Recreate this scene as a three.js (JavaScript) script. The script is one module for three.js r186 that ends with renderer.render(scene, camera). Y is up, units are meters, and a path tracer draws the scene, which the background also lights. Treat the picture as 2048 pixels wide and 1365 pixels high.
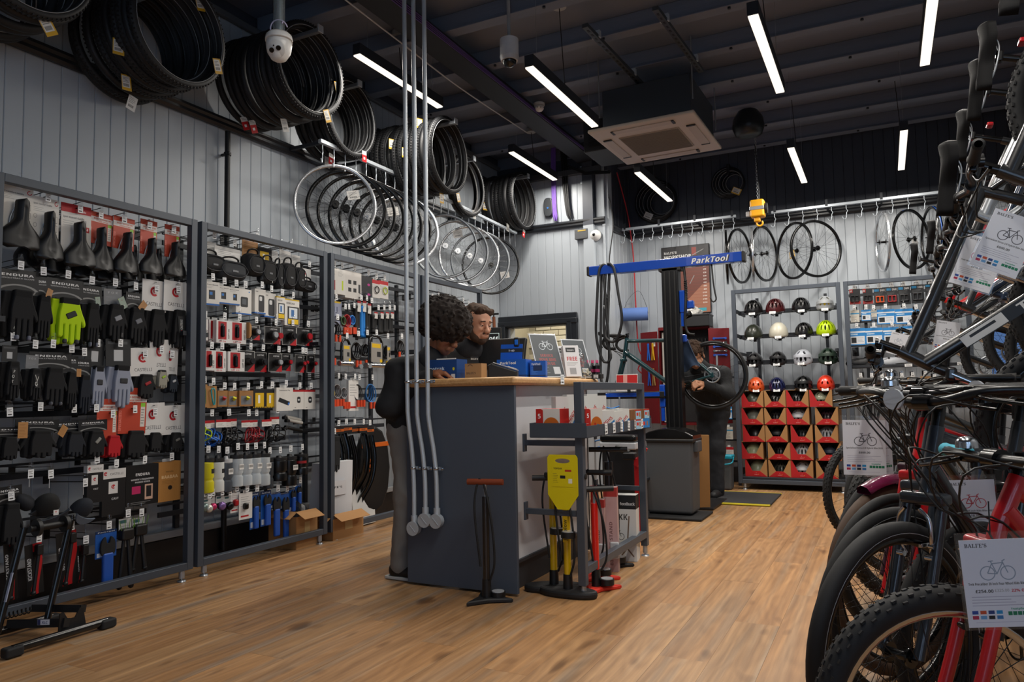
import * as THREE from 'three';
import { RoundedBoxGeometry } from 'three/addons/geometries/RoundedBoxGeometry.js';
import { mergeGeometries, mergeVertices, toCreasedNormals } from 'three/addons/utils/BufferGeometryUtils.js';
import { RectAreaLightUniformsLib } from 'three/addons/lights/RectAreaLightUniformsLib.js';
import { ImprovedNoise } from 'three/addons/math/ImprovedNoise.js';
import { Brush, Evaluator, SUBTRACTION } from 'three-bvh-csg';

// ---------------------------------------------------------------- camera, daylight, exposure
const scene = new THREE.Scene();
const renderer = new THREE.WebGLRenderer({ antialias: true });
renderer.toneMapping = THREE.LinearToneMapping;
renderer.toneMappingExposure = 0.84;
renderer.shadowMap.enabled = true;
RectAreaLightUniformsLib.init();
const camera = new THREE.PerspectiveCamera(49.61, 2048 / 1365, 0.05, 60);
camera.position.set(0, 0.98, 0);
camera.rotation.set(0.07348, 0.46634, -0.01835, 'YXZ');
scene.background = new THREE.Color(1.25, 1.75, 2.5);   // overcast daylight outside the shop window
const LAMP = { power: 165, color: 0xfff8ee };            // the linear ceiling lamps

// ---------------------------------------------------------------- helpers
const PI = Math.PI, V3 = (x, y, z) => new THREE.Vector3(x, y, z);
let seed = 7;
const rnd = (a = 1, b) => { seed = (seed * 1664525 + 1013904223) >>> 0; const t = seed / 4294967296; return b === undefined ? t * a : a + t * (b - a); };
const pick = (a) => a[Math.floor(rnd(a.length))];
const mats = new Map();
function M(color, roughness = 0.6, metalness = 0, extra) {
  const k = color + '|' + roughness + '|' + metalness + '|' + (extra ? JSON.stringify(extra) : '');
  if (!mats.has(k)) mats.set(k, extra && (extra.transmission || extra.clearcoat || extra.sheen || extra.specularIntensity)
    ? new THREE.MeshPhysicalMaterial({ color, roughness, metalness, ...extra })
    : new THREE.MeshStandardMaterial({ color, roughness, metalness, ...extra }));
  return mats.get(k);
}
const taken = new Map();
function numbered(n) { const c = taken.get(n) ?? 0; taken.set(n, c + 1); return c ? n + '_' + String(c).padStart(3, '0') : n; }
function shadows(o) { o.traverse((m) => { if (m.isMesh) { m.castShadow = true; m.receiveShadow = true; } }); return o; }
function thing(name, label, category, x = 0, y = 0, z = 0, ry = 0, group) {
  const o = new THREE.Group(); o.name = numbered(name); o.position.set(x, y, z); o.rotation.y = ry;
  o.userData = { label, category }; if (group) o.userData.group = group; scene.add(o); return o;
}
function part(parent, name, geo, mat, p, r, s) {
  const m = new THREE.Mesh(geo, mat); m.name = name;
  if (p) m.position.set(...p); if (r) m.rotation.set(...r); if (s) typeof s === 'number' ? m.scale.setScalar(s) : m.scale.set(...s);
  parent.add(m); return m;
}
function struct(name, geo, mat, p, r) { const m = part(scene, name, geo, mat, p, r); m.userData.kind = 'structure'; return m; }
function copy(src, label, x, y, z, ry, group) {
  const c = src.clone(); c.name = numbered(src.name.replace(/_\d{3}$/, '')); c.userData = { ...src.userData, label }; if (group) c.userData.group = group;
  if (x !== undefined) c.position.set(x, y, z); if (ry !== undefined) c.rotation.y = ry; scene.add(c); return c;
}
const gcache = new Map();
function G(key, make) { if (!gcache.has(key)) gcache.set(key, make()); return gcache.get(key); }
const bx = (w, h, d) => G(`b${w.toFixed(4)},${h.toFixed(4)},${d.toFixed(4)}`, () => new THREE.BoxGeometry(w, h, d));
const rb = (w, h, d, r = 0.004, s = 1) => G(`r${w.toFixed(4)},${h.toFixed(4)},${d.toFixed(4)},${r},${s}`, () => new RoundedBoxGeometry(w, h, d, s, Math.min(r, w / 2.01, h / 2.01, d / 2.01)));
const cy = (r1, r2, h, n = 12, open = false) => G(`c${r1},${r2},${h},${n},${open}`, () => new THREE.CylinderGeometry(r1, r2, h, n, 1, open));
const sp = (r, a = 14, b = 10) => G(`s${r},${a},${b}`, () => new THREE.SphereGeometry(r, a, b));
const to = (R, r, a = 6, b = 32, arc = PI * 2) => G(`t${R},${r},${a},${b},${arc}`, () => new THREE.TorusGeometry(R, r, a, b, arc));
function at(g, x = 0, y = 0, z = 0, rx = 0, ry = 0, rz = 0, s) {
  const c = g.clone(), m = new THREE.Matrix4().makeRotationFromEuler(new THREE.Euler(rx, ry, rz));
  if (s) m.scale(typeof s === 'number' ? V3(s, s, s) : V3(...s)); m.setPosition(x, y, z); return c.applyMatrix4(m);
}
function mg(list) {
  const l = list.map((g) => { const c = g.index ? g.toNonIndexed() : g.clone(); for (const k of Object.keys(c.attributes)) if (!['position', 'normal', 'uv'].includes(k)) c.deleteAttribute(k); if (!c.attributes.uv) c.setAttribute('uv', new THREE.BufferAttribute(new Float32Array(c.attributes.position.count * 2), 2)); return c; });
  return mergeGeometries(l);
}
// a straight round bar from a to b
function bar(a, b, r, n = 8, r2 = r) {
  const A = V3(...a), B = V3(...b), d = B.clone().sub(A), g = new THREE.CylinderGeometry(r2, r, d.length(), n, 1);
  g.applyQuaternion(new THREE.Quaternion().setFromUnitVectors(V3(0, 1, 0), d.normalize())); const c = A.add(B).multiplyScalar(0.5); return g.translate(c.x, c.y, c.z);
}
// a rectangular bar from a to b
function beam(a, b, w, h) {
  const A = V3(...a), B = V3(...b), d = B.clone().sub(A), g = new THREE.BoxGeometry(w, d.length(), h);
  g.applyQuaternion(new THREE.Quaternion().setFromUnitVectors(V3(0, 1, 0), d.normalize())); const c = A.add(B).multiplyScalar(0.5); return g.translate(c.x, c.y, c.z);
}
const tube = (pts, r, n = 24, k = 6, closed = false) => new THREE.TubeGeometry(new THREE.CatmullRomCurve3(pts.map((p) => V3(...p)), closed, 'catmullrom', 0.5), n, r, k, closed);
const lathe = (pts, n = 20) => new THREE.LatheGeometry(pts.map((p) => new THREE.Vector2(p[0], p[1])), n);
function poly(pts) { const s = new THREE.Shape(); pts.forEach((p, i) => i ? s.lineTo(p[0], p[1]) : s.moveTo(p[0], p[1])); s.closePath(); return s; }
function smooth(pts) { const s = new THREE.Shape(); s.setFromPoints(new THREE.CatmullRomCurve3(pts.map((p) => V3(p[0], p[1], 0)), true, 'catmullrom', 0.5).getPoints(pts.length * 4).map((p) => new THREE.Vector2(p.x, p.y))); return s; }
const ext = (shape, d, bev = 0, seg = 1) => new THREE.ExtrudeGeometry(shape, { depth: d - 2 * bev, bevelEnabled: bev > 0, bevelThickness: bev, bevelSize: bev, bevelOffset: -bev, bevelSegments: seg, curveSegments: 6, steps: 1 }).translate(0, 0, bev - d / 2);
const ORD = ['first', 'second', 'third', 'fourth', 'fifth', 'sixth', 'seventh', 'eighth', 'ninth', 'tenth', 'eleventh', 'twelfth', 'thirteenth', 'fourteenth', 'fifteenth', 'sixteenth', 'seventeenth', 'eighteenth', 'nineteenth', 'twentieth'];

// ---------------------------------------------------------------- flat print, packed on shared sheets
const PAGE = 2048, pages = [];
let shelfX = 0, shelfY = 0, shelfH = 0;
function newPage() {
  const c = document.createElement('canvas'); c.width = c.height = PAGE; const x = c.getContext('2d'); x.fillStyle = '#888'; x.fillRect(0, 0, PAGE, PAGE);
  const t = new THREE.CanvasTexture(c); t.colorSpace = THREE.SRGBColorSpace; t.magFilter = THREE.LinearFilter;
  pages.push({ x, mat: new THREE.MeshStandardMaterial({ map: t, roughness: 0.45 }), gloss: new THREE.MeshStandardMaterial({ map: t, roughness: 0.18 }) }); shelfX = shelfY = shelfH = 0;
}
newPage();
const prints = new Map();
function pr(key, w, h, draw) {
  if (prints.has(key)) return prints.get(key);
  if (shelfX + w + 4 > PAGE) { shelfX = 0; shelfY += shelfH + 4; shelfH = 0; }
  if (shelfY + h + 4 > PAGE) newPage();
  const p = pages[pages.length - 1], x = p.x; x.save(); x.beginPath(); x.rect(shelfX, shelfY, w, h); x.clip(); x.translate(shelfX, shelfY); draw(x, w, h); x.restore();
  const r = { p, u0: (shelfX + 1.5) / PAGE, u1: (shelfX + w - 1.5) / PAGE, v0: 1 - (shelfY + h - 1.5) / PAGE, v1: 1 - (shelfY + 1.5) / PAGE };
  shelfX += w + 4; shelfH = Math.max(shelfH, h); prints.set(key, r); return r;
}
// a card or carton of real thickness with the print on its front and back
function card(parent, name, key, w, h, t, p, r, gloss) {
  const q = prints.get(key), g = G(`card${key},${w.toFixed(3)},${h.toFixed(3)},${t.toFixed(4)}`, () => {
    const b = new THREE.BoxGeometry(w, h, t), uv = b.attributes.uv;
    for (let i = 0; i < uv.count; i++) { const f = Math.floor(i / 4), front = f >= 4; uv.setXY(i, front ? q.u0 + uv.getX(i) * (q.u1 - q.u0) : q.u0 + 0.002, front ? q.v0 + uv.getY(i) * (q.v1 - q.v0) : q.v0 + (f < 2 ? uv.getY(i) : 0.5) * (q.v1 - q.v0)); }
    return b;
  });
  return part(parent, name, g, gloss ? q.p.gloss : q.p.mat, p, r);
}
function txt(x, s, px, py, size, color, font = 'sans-serif', align = 'center', weight = 'bold', maxw) { x.fillStyle = color; x.font = `${weight} ${size}px ${font}`; x.textAlign = align; x.textBaseline = 'middle'; maxw ? x.fillText(s, px, py, maxw) : x.fillText(s, px, py); }
function fill(x, c, a = 0, b = 0, w = 9999, h = 9999) { x.fillStyle = c; x.fillRect(a, b, w, h); }
function lines(x, c, px, py, w, n, gap = 5, t = 1.5) { x.fillStyle = c; for (let i = 0; i < n; i++) x.fillRect(px, py + i * gap, w * (0.6 + 0.4 * Math.abs(Math.sin(i * 2.3 + px))), t); }
const noise = new ImprovedNoise();
function noiseTex(w, h, fn, srgb, rx = 1, ry = 1) {
  const d = new Uint8Array(w * h * 4); for (let j = 0; j < h; j++) for (let i = 0; i < w; i++) { const c = fn(i / w, j / h), o = (j * w + i) * 4; d[o] = c[0]; d[o + 1] = c[1]; d[o + 2] = c[2]; d[o + 3] = 255; }
  const t = new THREE.DataTexture(d, w, h); t.wrapS = t.wrapT = THREE.RepeatWrapping; t.magFilter = THREE.LinearFilter; t.repeat.set(rx, ry); if (srgb) t.colorSpace = THREE.SRGBColorSpace; t.needsUpdate = true; return t;
}

// ---------------------------------------------------------------- shared materials
const slate = M(0x454c56, 0.45, 0.15), darkSlate = M(0x23272e, 0.55, 0.1), black = M(0x0d0d0f, 0.5), rubber = M(0x131315, 0.75), matt = M(0x17181a, 0.85), chrome = M(0xc9ccd0, 0.16, 1), steel = M(0xa9aeb3, 0.34, 0.7), zinc = M(0xb9c1c8, 0.4, 0.35), white = M(0xd8d8d6, 0.5), clear = M(0xffffff, 0.08, 0, { transmission: 1, thickness: 0 }), kraft = M(0xa97c4c, 0.8), gloss = M(0x0b0b0c, 0.2);
// ---------------------------------------------------------------- the room
const XL = -3.9, XR = 1.46, ZA = -7.45, ZB = -8.35, XA = -2.62, XB = -2.7, HC = 3.72, ZF = 2.6, DADO = 2.8;
const wallNoise = noiseTex(256, 256, (u, v) => { const n = 128 + 70 * noise.noise(u * 40, v * 5, 1) + 40 * noise.noise(u * 8, v * 30, 4); return [n, n, n]; });
const wallGrey = new THREE.MeshStandardMaterial({ color: 0xa9b0b7, roughness: 0.42, bumpMap: wallNoise, bumpScale: 0.0007 });
const wallGrey2 = new THREE.MeshStandardMaterial({ color: 0xa2a9b0, roughness: 0.46, bumpMap: wallNoise, bumpScale: 0.0009 });
const wallBlack = new THREE.MeshStandardMaterial({ color: 0x3a3f49, roughness: 0.5, bumpMap: wallNoise, bumpScale: 0.0007 });
const ceilPaint = new THREE.MeshStandardMaterial({ color: 0x6c7280, roughness: 0.7, bumpMap: wallNoise, bumpScale: 0.0015 });
const trimPaint = M(0x1c2026, 0.35);

// floor: laid planks along the depth of the shop
{
  const W = 1024, strips = 8;
  const wood = noiseTex(W, W, (u, v) => {
    const s = Math.floor(u * strips) + (v > 0.5 ? strips : 0), x = u * strips % 1, y = (v * 2) % 1, o = s * 17.3;
    const warp = noise.noise(x * 1.6 + o, y * 2.2, o) * 0.55 + noise.noise(x * 5 + o, y * 6, 2) * 0.1;
    const ring = Math.sin((x * 1.5 + warp * 2.2) * 13 + o) * 0.5 + 0.5;
    const fine = noise.noise(u * 260, v * 14, o) * 0.5 + noise.noise(u * 520, v * 34, 3) * 0.3, broad = noise.noise(x * 3 + o, y * 1.4, 7 + o);
    const knot = Math.max(0, noise.noise(x * 2.4 + o * 2, y * 5, 11) - 0.42) * 2.2;
    let t = 0.58 + 0.13 * (ring - 0.5) + 0.2 * fine + 0.26 * noise.noise(u * 90, v * 2.6, o + 4) + 0.2 * broad - knot; t = Math.min(1, Math.max(0, t));
    const g = Math.max(0, noise.noise(x * 4 + o, y * 1.1 + 5, o + 2)) * 0.6;
    const r0 = 114 + 88 * t, g0 = 82 + 77 * t, b0 = 52 + 60 * t, m = (r0 + g0 + b0) / 3;
    return [r0 + (m * 1.02 - r0) * g, g0 + (m - g0) * g, b0 + (m - b0) * g];
  }, true);
  const tints = [0xffffff, 0xf8f3ee, 0xfff6ea, 0xf2ebe4].map((c) => new THREE.MeshStandardMaterial({ map: wood, color: c, roughness: 0.42, bumpMap: wood, bumpScale: 0.0008 }));
  const floor = struct('floor', new THREE.BoxGeometry(XR - XL + 0.4, 0.1, ZF - ZB + 0.4), M(0x6a4e36, 0.9), [(XL + XR) / 2, -0.062, (ZF + ZB) / 2]);
  const pw = 0.182, pl = 1.22;
  const geos = [];
  for (let s = 0; s < strips * 2; s++) {
    const g = new THREE.BoxGeometry(pw - 0.0007, 0.011, pl - 0.0007), uv = g.attributes.uv, pos = g.attributes.position;
    for (let i = 0; i < uv.count; i++) uv.setXY(i, (s % strips + 0.03 + 0.94 * (pos.getX(i) / pw + 0.5)) / strips, (Math.floor(s / strips) + 0.02 + 0.96 * (pos.getZ(i) / pl + 0.5)) / 2);
    geos.push(g);
  }
  let k = 0;
  for (let x = XL + pw / 2; x < XR + 0.1; x += pw, k++) {
    const off = (k * 0.437) % 1 * pl;
    for (let z = ZB - off; z < -0.6; z += pl) {
      const near = z + pl / 2; if (near < ZB - 0.3) continue;
      const p = part(floor, 'plank', geos[Math.floor(rnd(16))], pick(tints), [x - floor.position.x, 0.0565 + rnd(0.0004), near - floor.position.z], rnd() > 0.5 ? [0, PI, 0] : null);
    }
  }
  part(floor, 'threshold', new THREE.BoxGeometry(XR - XL, 0.011, 3.2), tints[1], [0, 0.0565, 1.0 + 0.02 - floor.position.z + 0.0]).scale.z = 1;
}
// walls of upright painted boards on a solid wall
const boardW = 0.0962;
function boards(parent, n0, w, h, m, place) {
  const n = Math.round(w / n0), bw = w / n, g = G(`board${bw.toFixed(4)},${h.toFixed(3)}`, () => {
    const c = 0.0035, s = poly([[-bw / 2 + 0.0007, 0], [bw / 2 - 0.0007, 0], [bw / 2 - 0.0007, 0.009], [bw / 2 - 0.0007 - c, 0.0125], [-bw / 2 + 0.0007 + c, 0.0125], [-bw / 2 + 0.0007, 0.009]]);
    const e = new THREE.ExtrudeGeometry(s, { depth: h, bevelEnabled: false }); e.rotateX(-PI / 2); return e.scale(1, 1, -1).index ? e : flip(e);
  });
  for (let i = 0; i < n; i++) place(part(parent, 'board', g, m), -w / 2 + bw * (i + 0.5), i);
}
function flip(g) { const p = g.attributes.position, n = g.attributes.normal, u = g.attributes.uv; for (let i = 0; i < p.count; i += 3) for (const a of [p, n, u]) for (let c = 0; c < a.itemSize; c++) { const t = a.array[(i + 1) * a.itemSize + c]; a.array[(i + 1) * a.itemSize + c] = a.array[(i + 2) * a.itemSize + c]; a.array[(i + 2) * a.itemSize + c] = t; } return g; }
function wall(name, cx, cz, len, ry, y0, h, m, boardsOn = true, thick = 0.12) {
  const w = struct(name, new THREE.BoxGeometry(len + 0.11, h, thick), m, [cx, y0 + h / 2, cz], [0, ry, 0]);
  if (boardsOn) boards(w, boardW, len, h, m, (b, x) => b.position.set(x, -h / 2, thick / 2));
  return w;
}
const LZ = 0.2 - ZA;                        // visible run of the long wall
wall('wall_left', XL - 0.0725, (0.2 + ZA) / 2, LZ, PI / 2, 0, DADO, wallGrey);
wall('wall_left_upper', XL - 0.0725, (0.2 + ZA) / 2, LZ, PI / 2, DADO, 0.78, wallGrey2);
wall('wall_left_top', XL - 0.0725, (0.2 + ZA) / 2, LZ, PI / 2, DADO + 0.78, HC - DADO - 0.78, wallBlack, false);
wall('wall_left_front', XL - 0.0725, (0.2 + ZF) / 2, ZF - 0.2, PI / 2, 0, HC, wallGrey, false);
// the short wall with the doorway, then the return to the workshop wall
const doorL = -3.83, doorR = -3.04, doorH = 1.785;
wall('wall_doorway_side', (doorR + XA) / 2, ZA - 0.0725, XA - doorR, 0, 0, doorH, wallGrey);
wall('wall_doorway_corner', (XL + doorL) / 2, ZA - 0.0725, doorL - XL, 0, 0, doorH, wallGrey, false);
wall('wall_doorway_over', (XL + XA) / 2, ZA - 0.0725, XA - XL, 0, doorH, DADO - doorH, wallGrey);
wall('wall_doorway_upper', (XL + XA) / 2, ZA - 0.0725, XA - XL, 0, DADO, 0.59, wallGrey2);
wall('wall_doorway_top', (XL + XA) / 2, ZA - 0.0725, XA - XL, 0, DADO + 0.59, HC - DADO - 0.59, wallBlack, false);
const rl = Math.hypot(XB - XA, ZB - ZA + 0.0), ra = Math.atan2(XB - XA, ZB - ZA);
wall('wall_return', (XA + XB) / 2 - 0.0725, (ZA + ZB) / 2, rl, PI / 2 - (XA - XB) / (ZA - ZB), 0, DADO, wallGrey);
wall('wall_return_upper', (XA + XB) / 2 - 0.0725, (ZA + ZB) / 2, rl, PI / 2 - (XA - XB) / (ZA - ZB), DADO, HC - DADO, wallBlack);
const WX = 0.86, WY0 = 0.8, WY1 = 1.75;
wall('wall_back', (XB + WX) / 2, ZB - 0.0725, WX - XB, 0, 0, DADO, wallGrey);
wall('wall_back_sill', (WX + XR) / 2, ZB - 0.0725, XR - WX, 0, 0, WY0, wallGrey); wall('wall_back_head', (WX + XR) / 2, ZB - 0.0725, XR - WX, 0, WY1, DADO - WY1, wallGrey);
{ const w = struct('window_2', bx(XR - WX, WY1 - WY0, 0.008), M(0x8a97a8, 0.3, 0, { transmission: 1, thickness: 0 }), [(WX + XR) / 2, (WY0 + WY1) / 2, ZB - 0.06]); for (const x of [-0.27, 0.05, 0.29]) part(w, 'window_frame', bx(0.04, WY1 - WY0, 0.05), white, [x, 0, 0]); for (const y of [-0.45, 0.45]) part(w, 'window_frame', bx(XR - WX, 0.05, 0.05), white, [0, y, 0]); }
wall('wall_back_upper', (XB + XR) / 2, ZB - 0.0725, XR - XB, 0, DADO, HC - DADO, wallBlack);
wall('wall_right', XR + 0.0725, (0.2 + ZB) / 2, 0.2 - ZB, -PI / 2, 0, DADO, wallGrey, false);
wall('wall_right_upper', XR + 0.0725, (0.2 + ZB) / 2, 0.2 - ZB, -PI / 2, DADO, HC - DADO, wallBlack, false);
for (const [n, y0, h] of [['wall_right_front', 0, 0.4], ['wall_right_front_head', 2.6, HC - 2.6]]) wall(n, XR + 0.0725, (0.2 + ZF) / 2, ZF - 0.2, -PI / 2, y0, h, wallGrey, false);
{ const w = struct('window_3', bx(0.008, 2.2, ZF - 0.2), clear, [XR + 0.06, 1.5, (0.2 + ZF) / 2]); for (const z of [-1.12, 0, 1.12]) part(w, 'window_frame', bx(0.08, 2.2, 0.06), darkSlate, [0, 0, z]); for (const y of [-1.07, 1.07]) part(w, 'window_frame', bx(0.08, 0.06, ZF - 0.2), darkSlate, [0, y, 0]); }
// small store room seen through the doorway: rough painted brick
{
  const zb = ZA - 1.35, brickM = [0xc9c3ac, 0xc1baa2, 0xd0cab4].map((c) => M(c, 0.85)), w = struct('wall_store', new THREE.BoxGeometry(1.6, 2.6, 0.1), M(0x9a947f, 0.9), [-3.4, 1.3, zb]);
  const g = rb(0.205, 0.066, 0.03, 0.006);
  for (let r = 0; r < 34; r++) for (let c = 0; c < 8; c++) { const x = -0.76 + c * 0.216 + (r % 2) * 0.108, y = -1.26 + r * 0.0755; if (y > -0.35 && y < 0.75 && x > -0.7 && x < 0.62) part(w, 'brick', g, pick(brickM), [x, y, 0.05 + rnd(0.006)]); }
  struct('wall_store_side', bx(0.1, 2.6, 1.35), M(0xa9a38e, 0.9), [-4.2, 1.3, ZA - 0.76]); struct('wall_store_side_two', bx(0.1, 2.6, 1.2), M(0xa9a38e, 0.9), [-2.77, 1.3, ZA - 0.72]); struct('ceiling_store', bx(1.5, 0.1, 1.3), M(0x8a8678, 0.9), [-3.5, 2.4, ZA - 0.8]);
  { const l = thing('bulkhead_lamp', 'small round lamp on the store room ceiling beyond the doorway', 'lamp', -3.3, 2.26, ZA - 0.7); part(l, 'base', cy(0.09, 0.09, 0.03, 20), white, [0, 0.07, 0]); part(l, 'globe', sp(0.08, 18, 12), M(0xffffff, 0.5, 0, { emissive: 0xfff0d8, emissiveIntensity: 1.5 }), [0, 0.02, 0]); const p = new THREE.PointLight(0xfff4e6, 3.2); p.position.set(-3.3, 2.28, ZA - 0.7); p.shadow.radius = 3; p.castShadow = true; scene.add(p); }
  struct('floor_store', bx(1.5, 0.1, 1.4), M(0x5a4a3a, 0.8), [-3.4, -0.05, ZA - 0.85]);
}
// front of the shop behind the camera: wall with a daylight window over the bicycles
{
  const wl = (n, x0, x1, y0, y1) => struct(n, bx(x1 - x0, y1 - y0, 0.15), M(0x9fa2a5, 0.6), [(x0 + x1) / 2, (y0 + y1) / 2, ZF + 0.075]);
  wl('wall_front', XL - 0.1, -0.3, 0, HC); wl('wall_front_side', 1.35, XR + 0.1, 0, HC); wl('wall_front_sill', -0.3, 1.35, 0, 0.35); wl('wall_front_head', -0.3, 1.35, 2.7, HC);
  const win = struct('window_1', new THREE.BoxGeometry(1.65, 2.35, 0.008), clear, [0.525, 1.525, ZF + 0.05]);
  for (const x of [-0.8, 0, 0.8]) part(win, 'window_frame', bx(0.06, 2.35, 0.08), darkSlate, [x, 0, 0]);
  for (const y of [-1.15, 1.15]) part(win, 'window_frame', bx(1.65, 0.06, 0.08), darkSlate, [0, y, 0]);
}
// ceiling: painted panels between joists that run across the shop
{
  const c = struct('ceiling', bx(XR - XL + 0.3, 0.1, ZF - ZB + 0.3), ceilPaint, [(XL + XR) / 2, HC + 0.05, (ZF + ZB) / 2]);
  let i = 0;
  for (let z = -8.1; z < -0.5; z += 0.615, i++) {
    part(c, 'joist', rb(XR - XL, 0.13, 0.055, 0.006), ceilPaint, [0, -0.05 - 0.064, z - c.position.z]);
    part(c, 'joist_flange', rb(XR - XL, 0.012, 0.1, 0.003), ceilPaint, [0, -0.05 - 0.132, z - c.position.z]);
    for (let x = -2.5; x < 2.6; x += 0.9) part(c, 'bolt', cy(0.011, 0.011, 0.014, 8), darkSlate, [x + (i % 3) * 0.1, -0.195, z - c.position.z + 0.028]);
  }
}
// dado rails, cornices and corner trims
{
  const prof = poly([[0, -0.03], [0.018, -0.03], [0.03, -0.012], [0.03, 0.006], [0.044, 0.02], [0.044, 0.036], [0.016, 0.05], [0, 0.05]]);
  const rail = (n, len, x, z, ry) => { const g = new THREE.ExtrudeGeometry(prof, { depth: len, bevelEnabled: false }).translate(0, 0, -len / 2); return struct(n, g, trimPaint, [x, DADO + 0.03, z], [0, ry, 0]); };
  rail('trim_1', LZ, XL + 0.0125, (0.2 + ZA) / 2, 0); rail('trim_2', XA - XL + 0.05, (XA + XL) / 2, ZA + 0.0125, -PI / 2); rail('trim_3', rl, (XA + XB) / 2 + 0.0125, (ZA + ZB) / 2, 0); rail('trim_4', XR - XB, (XB + XR) / 2, ZB + 0.0125, -PI / 2);
  struct('trim_5', rb(0.035, 0.05, LZ, 0.01), M(0x55585c, 0.6), [XL + 0.03, DADO + 0.79, (0.2 + ZA) / 2]);
  struct('trim_6', rb(0.05, 0.07, XA - XL, 0.01), M(0x3c3f44, 0.6), [(XA + XL) / 2, DADO + 0.61, ZA + 0.035], [0, PI / 2, 0]);
  struct('trim_7', rb(0.025, DADO, 0.025, 0.005), wallGrey, [XA + 0.004, DADO / 2, ZA + 0.006]);
  struct('trim_8', rb(0.03, 0.95, 0.03, 0.005), wallGrey2, [XA + 0.006, DADO + 0.45, ZA + 0.008]);
  // low dark panelling with a pale cap behind the displays
  struct('baseboard_left', rb(0.03, 0.165, LZ, 0.006), M(0x14171c, 0.35), [XL + 0.0285, 0.083, (0.2 + ZA) / 2]);
  struct('trim_9', rb(0.04, 0.045, LZ, 0.008), M(0x9a9c9e, 0.5), [XL + 0.034, 0.19, (0.2 + ZA) / 2]);
  struct('baseboard_back', rb(XR - XB, 0.16, 0.03, 0.006), trimPaint, [(XB + XR) / 2, 0.08, ZB + 0.028]);
}
// doorway architrave
{
  const d = struct('door_1', rb(doorR - doorL + 0.1, 0.05, 0.16, 0.008), trimPaint, [(doorL + doorR) / 2, doorH - 0.02, ZA - 0.05]);
  for (const [y, w, t] of [[0.075, 0.1, 0.035], [0.035, 0.06, 0.06]]) part(d, 'architrave', rb(doorR - doorL + 0.2, w, t, 0.01), trimPaint, [0, y - 0.02, 0.075]);
  for (const s of [-1, 1]) for (const [x, w, t] of [[0.05, 0.1, 0.035], [0.01, 0.06, 0.06]]) part(d, 'architrave', rb(w, doorH, t, 0.01), trimPaint, [s * ((doorR - doorL) / 2 + x), -doorH / 2 + 0.02, 0.075]);
  for (const s of [-1, 1]) part(d, 'jamb', bx(0.03, doorH, 0.16), trimPaint, [s * ((doorR - doorL) / 2 - 0.015), -doorH / 2, 0]);
}
// ---------------------------------------------------------------- linear ceiling lamps
const lampGlow = M(0xffffff, 0.5, 0, { emissive: 0xfff4e2, emissiveIntensity: 1.5 });
function lamp(label, x, y, z, len, seen = true) {
  const t = thing('linear_lamp', label, 'ceiling lamp', x, y, z, 0, 'linear ceiling lamps');
  part(t, 'housing', rb(0.062, 0.075, len, 0.003), darkSlate, [0, 0.045, 0]);
  part(t, 'diffuser', rb(0.054, 0.012, len - 0.01, 0.002), lampGlow, [0, 0.004, 0]);
  for (const s of [-1, 1]) part(t, 'suspension_wire', cy(0.0012, 0.0012, HC - y - 0.1, 5), steel, [0, (HC - y - 0.1) / 2 + 0.08, s * (len / 2 - 0.12)]);
  if (seen) {
    part(t, 'power_cord', bar([0, 0.08, 0], [-0.03, HC - y - 0.05, 0], 0.003, 6), black);
    part(t, 'ceiling_rose', cy(0.045, 0.05, 0.04, 16), M(0x9a9a9a, 0.5), [-0.03, HC - y - 0.03, 0]);
  }
  const l = new THREE.RectAreaLight(LAMP.color, LAMP.power, 0.054, len - 0.01); l.position.set(x, y - 0.006, z); l.rotation.x = -PI / 2; scene.add(l);
}
lamp('pendant lamp closest to the hanging tyres, above the bunch by the pipes', -3.09, 3.3, -4.4, 1.06);
lamp('pendant lamp whose far end meets the grey boards above the doorway', -3.09, 3.3, -6.72, 1.06);
lamp('pendant lamp with dark housing beside the dome camera', -1.87, 3.0, -4.6, 1.17);
lamp('pendant lamp in front of the coiled tyres behind the ceiling cassette', -1.94, 3.0, -7.06, 1.17);
lamp('long pendant lamp right of the ceiling cassette, flaring at its near end', -0.54, 3.0, -4.62, 1.17);
lamp('small distant pendant lamp above the helmet display', -0.61, 3.0, -7.05, 1.17);
lamp('pendant lamp at the top edge beside the hanging bicycles', 0.32, 3.0, -4.62, 1.17);
lamp('small distant pendant lamp above the pedals display', 0.23, 3.0, -7.06, 1.17);
lamp('pendant lamp over the open floor, above the picture', -0.54, 3.0, -2.18, 1.17, false);
lamp('pendant lamp over the bicycle row, above the picture', 0.36, 3.0, -2.18, 1.17, false);
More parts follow.
